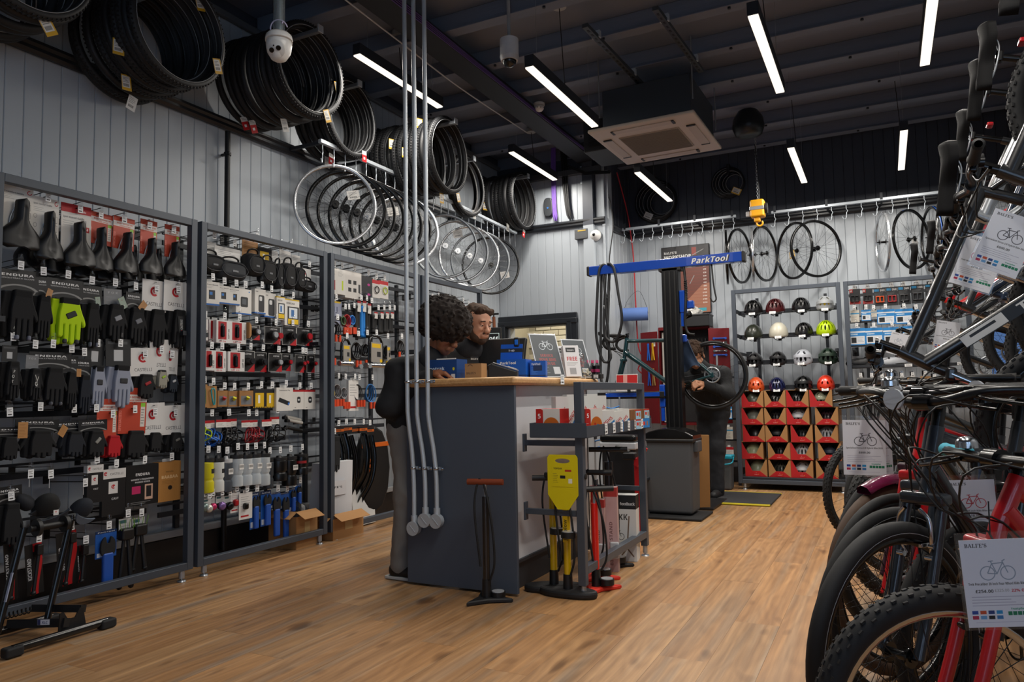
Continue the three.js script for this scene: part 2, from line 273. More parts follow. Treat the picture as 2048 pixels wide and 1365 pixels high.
// ---------------------------------------------------------------- display frames
pr('ticket', 24, 40, (x, w, h) => { fill(x, '#e9ebec'); lines(x, '#777', 4, 8, 16, 3, 5, 2); fill(x, '#333', 5, 28, 13, 5); });
const ticketGeo = [bx(0.03, 0.024, 0.003)];
const HOOK = G('hook', () => mg([bar([-0.008, 0, 0], [-0.008, 0.012, 0.3], 0.0022, 5), bar([0.008, 0, 0], [0.008, 0.012, 0.3], 0.0022, 5), bar([0, 0.03, 0], [0, 0.042, 0.31], 0.002, 5), bar([-0.008, 0.012, 0.3], [0.008, 0.012, 0.3], 0.0022, 5), at(bx(0.03, 0.05, 0.006), 0, 0.015, 0)]));
function hook(parent, x, y, z) {
  const h = part(parent, 'hook', HOOK, black, [x, y, z]);
  const t = part(h, 'price_ticket', G('tk', () => mg([at(rb(0.026, 0.022, 0.002, 0.002), 0, 0.034, 0.312), at(cy(0.008, 0.011, 0.02, 10), 0, 0.05, 0.312)])), clear);
  card(h, 'price_label', 'ticket', 0.026, 0.04, 0.0015, [rnd(-0.003, 0.003), 0.008, 0.3135], [0, rnd(-0.15, 0.15), rnd(-0.06, 0.06)]);
  return h;
}
// local +x runs to the viewer's right, +z out of the wall; the front of the frame is at z = 0
function displayFrame(label, x, z, ry, w, rows, depth, group) {
  const f = thing('hook_display', label, 'display stand', x, 0, z, ry, group), H = 2.01, s = 0.04;
  for (const k of [-1, 1]) {
    part(f, 'post', rb(s, H - 0.06, s, 0.003), slate, [k * (w / 2 - s / 2), 0.06 + (H - 0.06) / 2, 0]);
    const ft = part(f, 'foot', mg([at(cy(0.016, 0.016, 0.045, 10), 0, 0.042, 0), at(cy(0.006, 0.006, 0.03, 8), 0, 0.018, 0), at(cy(0.02, 0.024, 0.008, 14), 0, 0.006, 0)]), steel, [k * (w / 2 - 0.06), 0, 0]);
    part(f, 'wall_bracket', mg([at(bx(0.025, 0.025, depth), 0, 0, -depth / 2), at(bx(0.06, 0.09, 0.006), 0, 0, -depth + 0.01)]), darkSlate, [k * (w / 2 - 0.06), 1.36, 0]);
    part(f, 'back_upright', bx(0.03, 1.75, 0.025), darkSlate, [k * (w / 2 - 0.17), 1.1, -depth + 0.05]);
  }
  part(f, 'top_rail', rb(w - 2 * s, s, s, 0.003), slate, [0, H - s / 2, 0]);
  part(f, 'bottom_rail', rb(w - 2 * s, s, s, 0.003), slate, [0, 0.06 + s / 2, 0]);
  for (const y of rows) part(f, 'hook_bar', mg([at(rb(w - 0.05, 0.03, 0.012, 0.002), 0, 0, 0), at(bx(w - 0.05, 0.012, 0.012), 0, 0.055, 0)]), darkSlate, [0, y, -depth + 0.075]);
  return f;
}
// ---------------------------------------------------------------- counter
const CX0 = -2.29, CX1 = -1.645, CZ0 = -3.28, CZ1 = -4.42, CH = 1.03;
{
  const t = thing('service_counter', 'slate grey service counter with pale plywood top and white side panel', 'counter', (CX0 + CX1) / 2, 0, CZ0);
  const hw = (CX1 - CX0) / 2, L = CZ0 - CZ1;
  const slateBoard = new THREE.MeshStandardMaterial({ color: 0x474f5b, roughness: 0.5, bumpMap: wallNoise, bumpScale: 0.0004 });
  part(t, 'end_panel', rb(2 * hw, CH - 0.012, 0.022, 0.002), slateBoard, [0, (CH - 0.012) / 2 + 0.012, -0.011]);
  part(t, 'side_panel', rb(0.02, CH - 0.14, L - 0.05, 0.002), M(0xc3c4c8, 0.35), [hw - 0.06, 0.14 + (CH - 0.14) / 2, -L / 2 - 0.02]);
  part(t, 'plinth', rb(0.05, 0.14, L - 0.1, 0.002), M(0x22262c, 0.5), [hw - 0.09, 0.07, -L / 2 - 0.02]);
  part(t, 'skirting_cap', rb(0.03, 0.02, L - 0.06, 0.004), M(0x22262c, 0.5), [hw - 0.055, 0.145, -L / 2]);
  part(t, 'inner_panel', rb(0.02, CH - 0.02, L - 0.1, 0.002), slateBoard, [-hw + 0.3, CH / 2, -L / 2]);
  part(t, 'rear_panel', rb(2 * hw - 0.1, CH - 0.02, 0.02, 0.002), slateBoard, [0, CH / 2, -L + 0.02]);
  const ply = noiseTex(256, 128, (u, v) => { const layer = Math.sin(v * PI * 2 * 7), n = noise.noise(u * 60, v * 3, 1) * 18 + noise.noise(u * 14, v * 22, 3) * 14; const b = layer > 0.2 ? 0 : -34; return [206 + b + n, 163 + b + n, 112 + b * 0.9 + n]; }, true);
  const plyM = new THREE.MeshStandardMaterial({ map: ply, roughness: 0.5 });
  const g = new RoundedBoxGeometry(2 * hw + 0.07, 0.042, L + 0.06, 3, 0.018), p = g.attributes.position, n = g.attributes.normal, uv = g.attributes.uv;
  for (let i = 0; i < uv.count; i++) { const up = Math.abs(n.getY(i)) > 0.7; uv.setXY(i, (p.getX(i) + p.getZ(i)) * 1.4, up ? 0.03 + p.getX(i) * 0.02 : p.getY(i) * 24); }
  part(t, 'worktop', g, plyM, [-0.015, CH + 0.022, -L / 2 - 0.0]);
}
// steel conduits that come down from the ceiling in front of the counter end
{
  const junction = mg([at(cy(0.034, 0.034, 0.03, 20), 0, 0, 0, PI / 2), at(cy(0.037, 0.037, 0.006, 20), 0, 0, 0.016, PI / 2), at(bx(0.05, 0.003, 0.002), 0, 0, 0.02, 0, 0, -0.8), at(cy(0.017, 0.017, 0.04, 12), 0, 0.045, 0)]);
  const clip = mg([at(to(0.0125, 0.003, 6, 16), 0, 0, 0, PI / 2, 0, 0, [1, 1, 2]), at(bx(0.05, 0.018, 0.004), 0.012, 0, -0.013), at(cy(0.005, 0.005, 0.01, 8), 0.026, 0, -0.008, PI / 2), at(cy(0.008, 0.008, 0.012, 10), 0.026, 0, -0.004, PI / 2)]);
  const D = [[-2.245, -2.225, 0.30, 'leftmost'], [-2.186, -2.155, 0.345, 'middle'], [-2.117, -2.085, 0.345, 'rightmost']];
  for (const [x0, x1, yb, w] of D) {
    const z0 = CZ0 + 0.02, z1 = CZ0 + 0.03;
    const t = thing('steel_conduit', `${w} of three galvanised conduits rising from the counter end to the ceiling`, 'conduit', x1, yb, z1);
    part(t, 'pipe', tube([[x0 - x1, HC - yb - 0.01, z0 + 0.035 - z1], [x0 - x1, 2.4 - yb, z0 + 0.035 - z1], [x0 - x1, 1.05 - yb, z0 + 0.035 - z1], [x0 - x1 + 0.002, 0.86 - yb, z0 + 0.03 - z1], [(x0 - x1) * 0.5, 0.72 - yb, 0.004], [-0.004, 0.6 - yb, 0], [0, 0.5 - yb, 0], [0, 0.05, 0]], 0.0115, 60, 12), zinc);
    part(t, 'junction_box', junction, zinc, [0, 0, 0]);
    part(t, 'pipe_clip', clip, chrome, [x0 - x1, CH + 0.03 - yb, z0 + 0.035 - z1]); part(t, 'pipe_clip', clip, chrome, [-0.003, 0.61 - yb, 0]);
  }
}
// low rack along the counter side
{
  const x0 = -1.345, z0 = -3.37, z1 = -4.43, t = thing('counter_rack', 'slate tube rack with a snack shelf beside the counter', 'rack', x0, 0, (z0 + z1) / 2), L = z0 - z1, s = 0.04, H = 1.04;
  for (const k of [1, -1]) {
    const z = k * (L / 2 - s / 2);
    part(t, 'post', rb(s, H - 0.06, s, 0.003), slate, [0, 0.06 + (H - 0.06) / 2, z]);
    part(t, 'foot', mg([at(cy(0.014, 0.014, 0.045, 10), 0, 0.04, 0), at(cy(0.006, 0.006, 0.04, 8), 0, 0.018, 0), at(cy(0.02, 0.026, 0.008, 14), 0, 0.004, 0)]), steel, [0, 0, z]);
    for (const y of [0.74, 0.40]) part(t, 'side_arm', mg([at(rb(0.30, 0.028, 0.022, 0.002), -0.15, 0, 0), at(rb(0.01, 0.09, 0.035, 0.002), -0.3, 0, 0)]), slate, [0, y, z]);
  }
  part(t, 'top_rail', rb(s, s, L - 2 * s, 0.003), slate, [0, H - s / 2, 0]); part(t, 'bottom_rail', rb(s, s, L - 2 * s, 0.003), slate, [0, 0.13, 0]);
  const sh = part(t, 'shelf', mg([at(bx(0.3, 0.006, L + 0.04), -0.1, 0, 0), at(bx(0.004, 0.07, L + 0.04), -0.25, 0.035, 0), at(bx(0.3, 0.07, 0.004), -0.1, 0.035, L / 2 + 0.02), at(bx(0.3, 0.07, 0.004), -0.1, 0.035, -L / 2 - 0.02), at(bx(0.004, 0.055, L + 0.04), 0.05, 0.028, 0)]), slate, [0, 0.77, 0]);
  for (let i = 0; i < 7; i++) card(sh, 'price_label', 'ticket', 0.038, 0.055, 0.002, [0.055, 0.03, 0.28 - i * 0.125], [0, PI / 2, rnd(-0.1, 0.1)]);
}
// ---------------------------------------------------------------- ceiling fittings
{
  const t = thing('ceiling_cassette', 'white square air conditioning cassette with dusty central grille', 'air conditioner', -1.6, 3.07, -5.94, -0.02);
  const panel = rb(0.86, 0.03, 0.96, 0.012, 2), cream = M(0xb9aea2, 0.5);
  part(t, 'panel', panel, cream, [0, 0.015, 0]);
  part(t, 'casing', rb(0.72, 0.34, 0.78, 0.01), M(0x50565c, 0.45, 0.7), [0.02, 0.2, -0.02]);
  part(t, 'intake_grille', rb(0.5, 0.014, 0.5, 0.006), M(0x968b7f, 0.7), [0, 0.0, 0]);
  for (let i = 0; i < 24; i++) part(t, 'grille_slat', bx(0.48, 0.006, 0.006), M(0x83796d, 0.8), [0, -0.009, -0.235 + i * 0.0204]);
  for (let i = 0; i < 4; i++) { const c = Math.cos(i * PI / 2), s = Math.sin(i * PI / 2), d = i % 2 ? 0.345 : 0.39; const v = part(t, 'air_flap', rb(0.5, 0.01, 0.07, 0.004), M(0xada297, 0.5), [s * d, -0.003, c * d], [0, i * PI / 2, 0]); for (const k of [-1, 1]) part(v, 'gap', bx(0.02, 0.008, 0.07), black, [k * 0.245, -0.003, 0]); }
  for (const [x, z] of [[-0.36, -0.4], [0.4, -0.4], [-0.36, 0.38], [0.4, 0.38]]) part(t, 'hanger_rod', cy(0.005, 0.005, 0.5, 6), steel, [x, 0.4, z]);
}
{
  const t = thing('ceiling_duct', 'dark folded duct with louvred end above the ceiling cassette', 'duct', -2.2, 3.22, -6.6);
  part(t, 'casing', rb(0.42, 0.3, 0.5, 0.01), M(0x303439, 0.6, 0.3), [0, 0.16, 0]); for (let i = 0; i < 6; i++) part(t, 'louvre', bx(0.3, 0.012, 0.012), M(0x1a1d21, 0.6), [0, 0.06 + i * 0.035, 0.255]);
}
// slotted channel hung under the joists, cable tray with purple cables
for (const [x, z, l, lab] of [[-1.675, -5.13, 1.12, 'slotted steel channel under the joists right of the dome camera'], [-1.19, -5.13, 1.1, 'slotted steel channel under the joists, farther right above the cassette']]) {
  const t = thing('slotted_channel', lab, 'steel channel', x, 3.48, z, -0.05); part(t, 'channel', rb(0.042, 0.03, l, 0.003), M(0x50565b, 0.5, 0.6)); for (let i = 0; i < 16; i++) part(t, 'slot', bx(0.014, 0.002, 0.03), black, [0, -0.0155, -l / 2 + 0.06 + i * (l - 0.12) / 15]);
  for (const k of [-1, 1]) part(t, 'hanger_clip', bx(0.06, 0.05, 0.03), zinc, [0, 0.02, k * l * 0.32]);
}
{
  const t = thing('cable_tray', 'dark cable tray with purple cables running along the ceiling', 'cable tray', -2.78, 3.5, -4.6);
  part(t, 'tray', mg([at(bx(0.2, 0.006, 5.6), 0, 0, 0), at(bx(0.006, 0.06, 5.6), -0.1, 0.03, 0), at(bx(0.006, 0.06, 5.6), 0.1, 0.03, 0)]), M(0x23262b, 0.6, 0.3));
  for (let i = 0; i < 4; i++) part(t, 'cable', tube([[0.112 + i * 0.007, 0.0 + i * 0.008, 2.8], [0.116 + i * 0.006, -0.012 + i * 0.01, 1], [0.112, i * 0.008, -1], [0.114, 0.004 + i * 0.008, -2.75]], 0.004, 30, 6), M(0x4d3575, 0.5));
}
{
  const t = thing('white_flex', 'thin white cable clipped beside the purple cables, linking ceiling roses', 'cable', -2.62, 3.55, -4.5);
  part(t, 'flex', tube([[-0.32, 0.0, 2.0], [-0.36, -0.02, 0.6], [-0.42, 0.02, 0.18], [-0.38, -0.04, -0.6], [-0.42, 0.02, -1.95]], 0.006, 40, 6), M(0xbfbfbf, 0.5));
}
{ // ceiling dome camera and the larger camera on a clear pipe
  const t = thing('dome_camera', 'small white dome security camera under a ceiling joist', 'security camera', -2.12, 3.22, -4.25);
  part(t, 'mount', cy(0.062, 0.062, 0.12, 24), M(0xc9cacc, 0.4), [0, 0.06, 0]); part(t, 'collar', cy(0.064, 0.056, 0.03, 24), M(0xb5b6b8, 0.4), [0, -0.012, 0]); part(t, 'dome', at(sp(0.048, 20, 10), 0, 0, 0), gloss, [0, -0.022, 0]); part(t, 'stem', cy(0.012, 0.012, 0.38, 8), M(0x9a9a9a, 0.5), [0, 0.31, 0]);
}
{
  const t = thing('turret_camera', 'white turret security camera hung on a clear ceiling pole before the tyres', 'security camera', -2.274, 2.492, -2.323);
  t.scale.setScalar(0.72);
  const cam = M(0xd9d7d2, 0.32);
  part(t, 'pole', cy(0.034, 0.034, 1.68, 24, true), M(0xe8f0f2, 0.06, 0, { transmission: 0.9, thickness: 0 }), [0, 0.86, 0]);
  part(t, 'inner_pole', cy(0.02, 0.02, 1.68, 16), M(0x7d8287, 0.4, 0.6), [0, 0.86, 0]);
  part(t, 'cable_loop', mg([at(to(0.052, 0.004, 6, 24, PI * 1.2), 0, 0.13, 0, 0.4, 0.4, 0), at(to(0.046, 0.004, 6, 24, PI * 1.4), 0, 0.135, 0, -0.5, -0.5, 0)]), M(0xc7bcd6, 0.4));
  part(t, 'base_ring', lathe([[0.0, 0.1], [0.062, 0.1], [0.076, 0.085], [0.08, 0.065], [0.08, 0.05], [0, 0.05]], 28), cam);
  part(t, 'body', lathe([[0, 0.062], [0.074, 0.062], [0.076, 0.03], [0.068, -0.02], [0.045, -0.058], [0.02, -0.072], [0, -0.075]], 28), cam);
  const fc = part(t, 'eyeball', lathe([[0, 0.03], [0.048, 0.028], [0.053, 0.0], [0.052, -0.02], [0.0, -0.03]], 24), M(0xcfcdc8, 0.35), [0.018, -0.012, 0.036], [-0.95, 0, 0.35]);
  for (const k of [-1, 1]) part(fc, 'lens', cy(0.0145, 0.0145, 0.01, 20), gloss, [k * 0.022, -0.027, 0.003]);
  part(fc, 'sensor', cy(0.004, 0.004, 0.008, 8), gloss, [0, -0.027, 0.024]);
}
function detector(label, x, y, z, cat = 'smoke detector') { const t = thing('smoke_detector', label, cat, x, y, z); part(t, 'base', cy(0.05, 0.05, 0.02, 20), M(0xcfcfcb, 0.5), [0, 0.05, 0]); part(t, 'head', lathe([[0, -0.01], [0.028, -0.008], [0.042, 0.012], [0.046, 0.04], [0, 0.042]], 20), M(0xd5d5d2, 0.5)); for (let i = 0; i < 8; i++) part(t, 'vent', bx(0.006, 0.012, 0.006), black, [0.04 * Math.cos(i * PI / 4), 0.014, 0.04 * Math.sin(i * PI / 4)]); }
detector('white smoke detector on the ceiling right of the cable tray', -2.64, 3.52, -5.87);
{
  const t = thing('alarm_sounder', 'round white sounder with dark centre on the wall corner above the doorway', 'sounder', -2.705, 2.68, ZA + 0.012);
  part(t, 'body', lathe([[0, 0.075], [0.02, 0.075], [0.03, 0.06], [0.05, 0.05], [0.062, 0.03], [0.062, 0], [0, 0]], 28), M(0xd2d2d0, 0.4), [0, 0, 0], [PI / 2, 0, 0]); part(t, 'lens', sp(0.018), gloss, [0, 0, 0.07]);
  const b = thing('alarm_box', 'grey alarm box with yellow strip beside the round sounder', 'alarm box', -2.86, 2.655, ZA + 0.012);
  part(b, 'case', rb(0.15, 0.11, 0.05, 0.006), M(0x4a4d50, 0.5), [0, 0.055, 0.026]); part(b, 'strip', bx(0.09, 0.012, 0.003), M(0xc9a63a, 0.5), [0.01, 0.09, 0.052]);
  const r = thing('wall_reader', 'dark oval wireless unit with blue mark above the doorway', 'wireless unit', -3.25, 2.96, ZA + 0.012);
  part(r, 'case', ext(smooth([[0.052, 0], [0.052, 0.1], [0.03, 0.15], [-0.03, 0.15], [-0.052, 0.1], [-0.052, 0], [-0.03, -0.05], [0.03, -0.05]]), 0.04, 0.008, 2), M(0x2b2f33, 0.5), [0, 0.05, 0.02]); part(r, 'mark', cy(0.012, 0.012, 0.003, 6), M(0x2d5f9c, 0.4), [0, 0.09, 0.041], [PI / 2, 0, 0]);
  const c = thing('cable_bundle', 'purple and black cables hanging down the wall above the doorway', 'cable', -3.19, 2.93, ZA + 0.03);
  for (let i = 0; i < 7; i++) part(c, 'cable', tube([[0.0 + i * 0.008, 0.8, 0.02], [i * 0.008 - 0.01, 0.4, 0.015 + (i % 2) * 0.008], [i * 0.007, 0.1, 0.02], [i * 0.008 + 0.01, 0.0 - (i % 3) * 0.02, 0.03], [0.03, -0.03, 0.0]], 0.0045, 20, 5), M(0x7450ad, 0.45));
  for (let i = 0; i < 9; i++) part(c, 'cable', tube([[0.11 + i * 0.009, 0.8, 0.02], [0.12 + i * 0.008, 0.4, 0.01 + (i % 3) * 0.008], [0.15 + i * 0.006, 0.12, 0.02], [0.17 + i * 0.006, 0.0 - (i % 4) * 0.012, 0.02]], 0.0055, 20, 5), black);
  const m = thing('wall_mount', 'zinc wall bracket with folded arm on the boards left of the dark wall', 'bracket', -2.81, 3.2, ZA + 0.02);
  part(m, 'plate', rb(0.03, 0.3, 0.012, 0.002), zinc, [0, 0.15, 0]); for (const y of [0.08, 0.25]) part(m, 'cross_piece', rb(0.11, 0.03, 0.012, 0.002), zinc, [0, y, 0.006]); part(m, 'arm', beam([-0.18, 0.28, 0.04], [0, 0.18, 0.04], 0.03, 0.02), black); part(m, 'long_arm', beam([0, 0.17, 0.04], [0.3, 0.14, 0.04], 0.03, 0.02), black);
}
{ // black down pipe on the long wall and red/black leads by the workshop corner
  const t = thing('down_pipe', 'black waste pipe running down the long wall between displays', 'pipe', XL + 0.06, 0.02, -3.46);
  part(t, 'pipe', cy(0.018, 0.018, 2.75, 12), black, [0, 1.38, 0]); for (const y of [0.5, 1.3, 2.05, 2.6]) part(t, 'clip', mg([cy(0.024, 0.024, 0.02, 12), at(bx(0.05, 0.015, 0.015), -0.03, 0, 0), at(sp(0.012), 0.02, 0.0, 0.012)]), black, [0, y, 0]);
  const r = thing('red_air_hose', 'red air hose hanging down the workshop wall corner', 'hose', XB + 0.16, 0.9, ZB + 0.1);
  part(r, 'hose', tube([[-0.08, 2.6, 0.3], [-0.04, 2.2, 0.1], [-0.02, 1.9, 0.03], [0.0, 1.6, 0.02], [0.01, 1.0, 0.02], [0.03, 0.6, 0.03], [0.1, 0.45, 0.05], [0.02, 0.35, 0.05], [0.2, 0.2, 0.06], [0.24, 0.05, 0.05]], 0.008, 70, 7), M(0xb8202a, 0.4));
  const b = thing('black_lead', 'black lead trailing down beside the red hose on the corner', 'cable', XA + 0.05, 1.9, ZA - 0.05);
  part(b, 'lead', tube([[0.02, 1.7, 0.0], [-0.03, 1.4, 0.03], [0.03, 1.1, 0.03], [0.05, 0.85, 0.04], [0.0, 0.5, 0.04], [0.0, 0.1, 0.03]], 0.006, 40, 6), black);
}
{ // the chain hoist and its dark ceiling bowl
  const t = thing('chain_hoist', 'yellow electric chain hoist hanging above the workshop beam', 'hoist', -1.01, 2.6, -7.3);
  const y = M(0xd99a10, 0.4);
  part(t, 'body', rb(0.13, 0.17, 0.12, 0.02, 2), y, [0, 0.12, 0]); part(t, 'band', rb(0.132, 0.035, 0.122, 0.004), steel, [-0.003, 0.12, 0.002]); part(t, 'side_cover', cy(0.05, 0.05, 0.03, 16), black, [0.075, 0.12, 0], [0, 0, PI / 2]);
  part(t, 'hook_block', rb(0.06, 0.05, 0.05, 0.015, 2), y, [-0.005, 0.015, 0.01]); part(t, 'hook', to(0.026, 0.009, 8, 20, PI * 1.4), y, [0.015, -0.022, 0.01], [0, 0, 2.6]); part(t, 'control', rb(0.04, 0.05, 0.03, 0.008), M(0xbababa, 0.5), [-0.09, 0.08, 0]);
  const links = []; for (let i = 0; i < 49; i++) links.push(at(to(0.011, 0.0028, 5, 10), 0.005, 0.215 + i * 0.0185, 0, 0, i % 2 * PI / 2, 0, [0.75, 1.15, 1])); part(t, 'chain', mg(links), steel);
  part(t, 'cord', tube([[0.02, 0.1, 0], [0.015, 0.5, 0.01], [0.0, 0.75, 0.01]], 0.004, 16, 5), black); part(t, 'pull_cord', tube([[0.0, -0.05, 0.02], [-0.04, -0.15, 0.02], [-0.14, -0.34, 0.02], [-0.2, -0.42, 0.02]], 0.003, 16, 5), black);
  const p = thing('ceiling_bowl', 'dark bowl shaped shade on a cord above the yellow hoist', 'pendant shade', -1.02, 3.46, -7.0);
  part(p, 'bowl', lathe([[0, -0.11], [0.07, -0.12], [0.12, -0.1], [0.145, -0.03], [0.135, 0.05], [0.09, 0.12], [0.03, 0.15], [0, 0.155]], 28), M(0x10161a, 0.4)); part(p, 'cord', cy(0.004, 0.004, 0.11, 6), black, [-0.02, 0.2, 0]);
}
// ---------------------------------------------------------------- printed packaging
const swirl = (x, cx, cy, r, c) => { x.strokeStyle = c; x.lineWidth = r * 0.42; x.beginPath(); x.arc(cx, cy, r * 0.75, 0.9, 5.6); x.stroke(); x.beginPath(); x.arc(cx + r * 0.2, cy - r * 0.1, r * 0.3, 2, 6); x.stroke(); };
const brandCard = (k, bg, fg, name, sub) => pr(k, 110, 120, (x, w, h) => { fill(x, bg); txt(x, name, w / 2, 30, 20, fg, 'sans-serif', 'center', 'bold', w - 8); if (sub) txt(x, sub, w / 2, 50, 9, fg, 'sans-serif', 'center', 'normal', w - 24); x.strokeStyle = '#8a8a88'; x.lineWidth = 9; x.beginPath(); x.arc(w / 2, h + 18, 52, 3.5, 5.9); x.stroke(); });
brandCard('endura', '#101216', '#e8e8e8', 'ENDURA', 'SINGLETRACK GLOVE');
pr('foxgrey', 80, 100, (x) => { fill(x, '#76787b'); txt(x, 'F O X', 40, 24, 18, '#a5a7aa'); lines(x, '#8d8f92', 12, 50, 50, 4, 8); });
pr('castelli', 120, 130, (x, w, h) => { fill(x, '#d9d7d4'); swirl(x, 60, 48, 21, '#b5121f'); txt(x, 'CASTELLI', 60, 100, 19, '#3a3a3c', 'sans-serif', 'center', 'normal', 92); });
pr('kraftcard', 80, 100, (x) => { fill(x, '#a97a48'); lines(x, '#7c552c', 10, 14, 58, 9, 9, 2); });
pr('greencard', 80, 100, (x) => { fill(x, '#8b9b8f'); for (let i = 0; i < 60; i++) fill(x, ['#c9d14a', '#7d2c4a', '#2a4034', '#dfe3da'][i % 4], (i * 37) % 74, (i * 23) % 92, 9, 6); });
pr('darkcard', 80, 100, (x) => { fill(x, '#1e2023'); fill(x, '#b9bbbd', 26, 40, 28, 40); fill(x, '#4a4d50', 8, 10, 60, 10); });
pr('orangecard', 100, 140, (x) => { fill(x, '#b8412a'); fill(x, '#dcd6d2', 0, 22, 100, 22); txt(x, 'BODY GEOMETRY', 54, 30, 9, '#b8412a'); txt(x, 'POWER EXPERT', 54, 39, 7, '#b8412a'); fill(x, '#8ac43a', 78, 46, 16, 12); fill(x, '#d7d0c8', 78, 58, 16, 60); lines(x, '#555', 80, 66, 12, 6, 8); x.save(); x.translate(9, 130); x.rotate(-PI / 2); txt(x, 'SPECIALIZED', 0, 0, 10, '#e5877a', 'sans-serif', 'left'); x.restore(); });
pr('saddlecard', 140, 190, (x) => { fill(x, '#d8d5cf'); txt(x, 'Sport Comfort Saddle', 10, 30, 9, '#444', 'sans-serif', 'left'); lines(x, '#999', 10, 44, 60, 3, 7); x.strokeStyle = '#b5202a'; x.lineWidth = 3; x.beginPath(); x.arc(124, 18, 8, 0, 5); x.stroke(); for (let i = 0; i < 3; i++) { x.strokeStyle = '#777'; x.lineWidth = 1.5; x.strokeRect(110, 70 + i * 36, 20, 26); x.beginPath(); x.arc(20, 80 + i * 36, 8, 0, 7); x.stroke(); } });
pr('saddlecardred', 140, 190, (x) => { fill(x, '#d8d5cf'); fill(x, '#b3161f', 0, 0, 140, 30); txt(x, 'Saddle', 100, 22, 9, '#eee'); txt(x, 'Sport Women’s Saddle', 10, 46, 9, '#444', 'sans-serif', 'left'); lines(x, '#999', 10, 58, 60, 3, 7); fill(x, '#b3161f', 112, 70, 18, 18); txt(x, '4', 121, 79, 12, '#fff'); fill(x, '#999', 90, 50, 26, 10); });
pr('kickstand', 60, 240, (x) => { fill(x, '#131314'); x.fillStyle = '#b3131b'; x.beginPath(); x.moveTo(60, 0); x.lineTo(30, 0); x.bezierCurveTo(64, 90, 20, 160, 12, 240); x.lineTo(40, 240); x.bezierCurveTo(40, 170, 60, 120, 60, 60); x.fill(); fill(x, '#b3131b', 28, 0, 32, 40); txt(x, 'N', 46, 20, 24, '#eee'); x.save(); x.translate(14, 170); x.rotate(-PI / 2); txt(x, 'KICKSTAND', 0, 0, 19, '#e6e6e6', 'sans-serif', 'left'); x.restore(); });
pr('bluecard', 90, 120, (x) => { fill(x, '#101820'); fill(x, '#1f6fb5', 0, 22, 90, 98); txt(x, 'XLC', 45, 11, 16, '#ddd'); fill(x, '#ddd', 8, 60, 20, 40); });
pr('womens', 130, 150, (x) => { fill(x, '#0e0f12'); txt(x, 'ENDURA', 65, 36, 14, '#e5e5e5'); txt(x, "WOMEN'S ENGINEERED", 65, 54, 8, '#ddd'); txt(x, 'PADDED BOXER', 65, 64, 8, '#ddd'); fill(x, '#b9285f', 24, 78, 34, 28); fill(x, '#c9a58f', 74, 74, 32, 56); fill(x, '#1a1a1c', 80, 80, 20, 40); lines(x, '#999', 20, 136, 80, 2, 6); });
pr('baabaa', 110, 180, (x) => { fill(x, '#a9773d'); txt(x, 'ENDURA', 55, 46, 9, '#5a3d1c'); txt(x, 'BAABAA', 55, 68, 20, '#d9b88c'); lines(x, '#8a5f2e', 20, 86, 70, 3, 6); x.fillStyle = '#1a1512'; x.beginPath(); x.arc(58, 118, 10, 0, 7); x.fill(); });
pr('jacketpack', 110, 220, (x) => { fill(x, '#151518'); fill(x, '#d5d3d0', 0, 0, 110, 46); swirl(x, 16, 22, 9, '#b5121f'); txt(x, 'CASTELLI', 66, 24, 15, '#444', 'sans-serif', 'center', 'normal', 74); fill(x, '#d5d3d0', 30, 60, 42, 56); swirl(x, 52, 84, 10, '#b5121f'); txt(x, 'CAST', 60, 140, 14, '#c8c8c8'); });
const wbox = (k, draw) => pr(k, 100, 140, (x, w, h) => { fill(x, '#d9d6d0'); draw(x, w, h); });
wbox('mount', (x) => { fill(x, '#1f5fa8', 0, 128, 100, 12); fill(x, '#27282b', 40, 50, 34, 52); fill(x, '#2f74c0', 44, 60, 16, 18); txt(x, 'Out Front Mount', 50, 20, 10, '#444'); lines(x, '#999', 14, 30, 50, 2, 6); });
wbox('case', (x) => { fill(x, '#1f5fa8', 0, 130, 100, 10); x.fillStyle = '#2d2d30'; x.beginPath(); x.roundRect(34, 34, 52, 94, 10); x.fill(); x.fillStyle = '#d0d0d0'; x.beginPath(); x.roundRect(42, 42, 24, 24, 6); x.fill(); txt(x, 'Case', 20, 16, 10, '#444'); });
wbox('headunit', (x) => { fill(x, '#1f5fa8', 0, 131, 100, 9); x.fillStyle = '#26282b'; x.beginPath(); x.roundRect(30, 44, 46, 54, 8); x.fill(); fill(x, '#53585d', 40, 54, 26, 30); fill(x, '#1f74c0', 80, 12, 8, 6); });
wbox('phonemount', (x) => { fill(x, '#1b1c1e', 20, 40, 76, 96); fill(x, '#e0b90c', 24, 104, 68, 26); fill(x, '#d8dde2', 30, 46, 56, 54); fill(x, '#3d6fa8', 44, 56, 20, 36); fill(x, '#caa60c', 0, 0, 100, 8); txt(x, 'RIDECASE', 40, 24, 12, '#444'); });
pr('redlight', 100, 150, (x) => { fill(x, '#d8d6d4'); fill(x, '#a8131c', 14, 8, 58, 118); x.fillStyle = '#161618'; x.beginPath(); x.roundRect(30, 20, 24, 88, 8); x.fill(); txt(x, 'CAT EYE', 44, 138, 13, '#b3141d'); x.save(); x.translate(88, 120); x.rotate(-PI / 2); txt(x, 'AMPP 500', 0, 0, 14, '#333', 'sans-serif', 'left'); x.restore(); });
pr('redlightflat', 60, 150, (x) => { fill(x, '#d8d6d4'); fill(x, '#a8131c', 4, 8, 34, 118); x.save(); x.translate(50, 130); x.rotate(-PI / 2); txt(x, 'VIZ 450', 0, 0, 16, '#333', 'sans-serif', 'left'); x.restore(); });
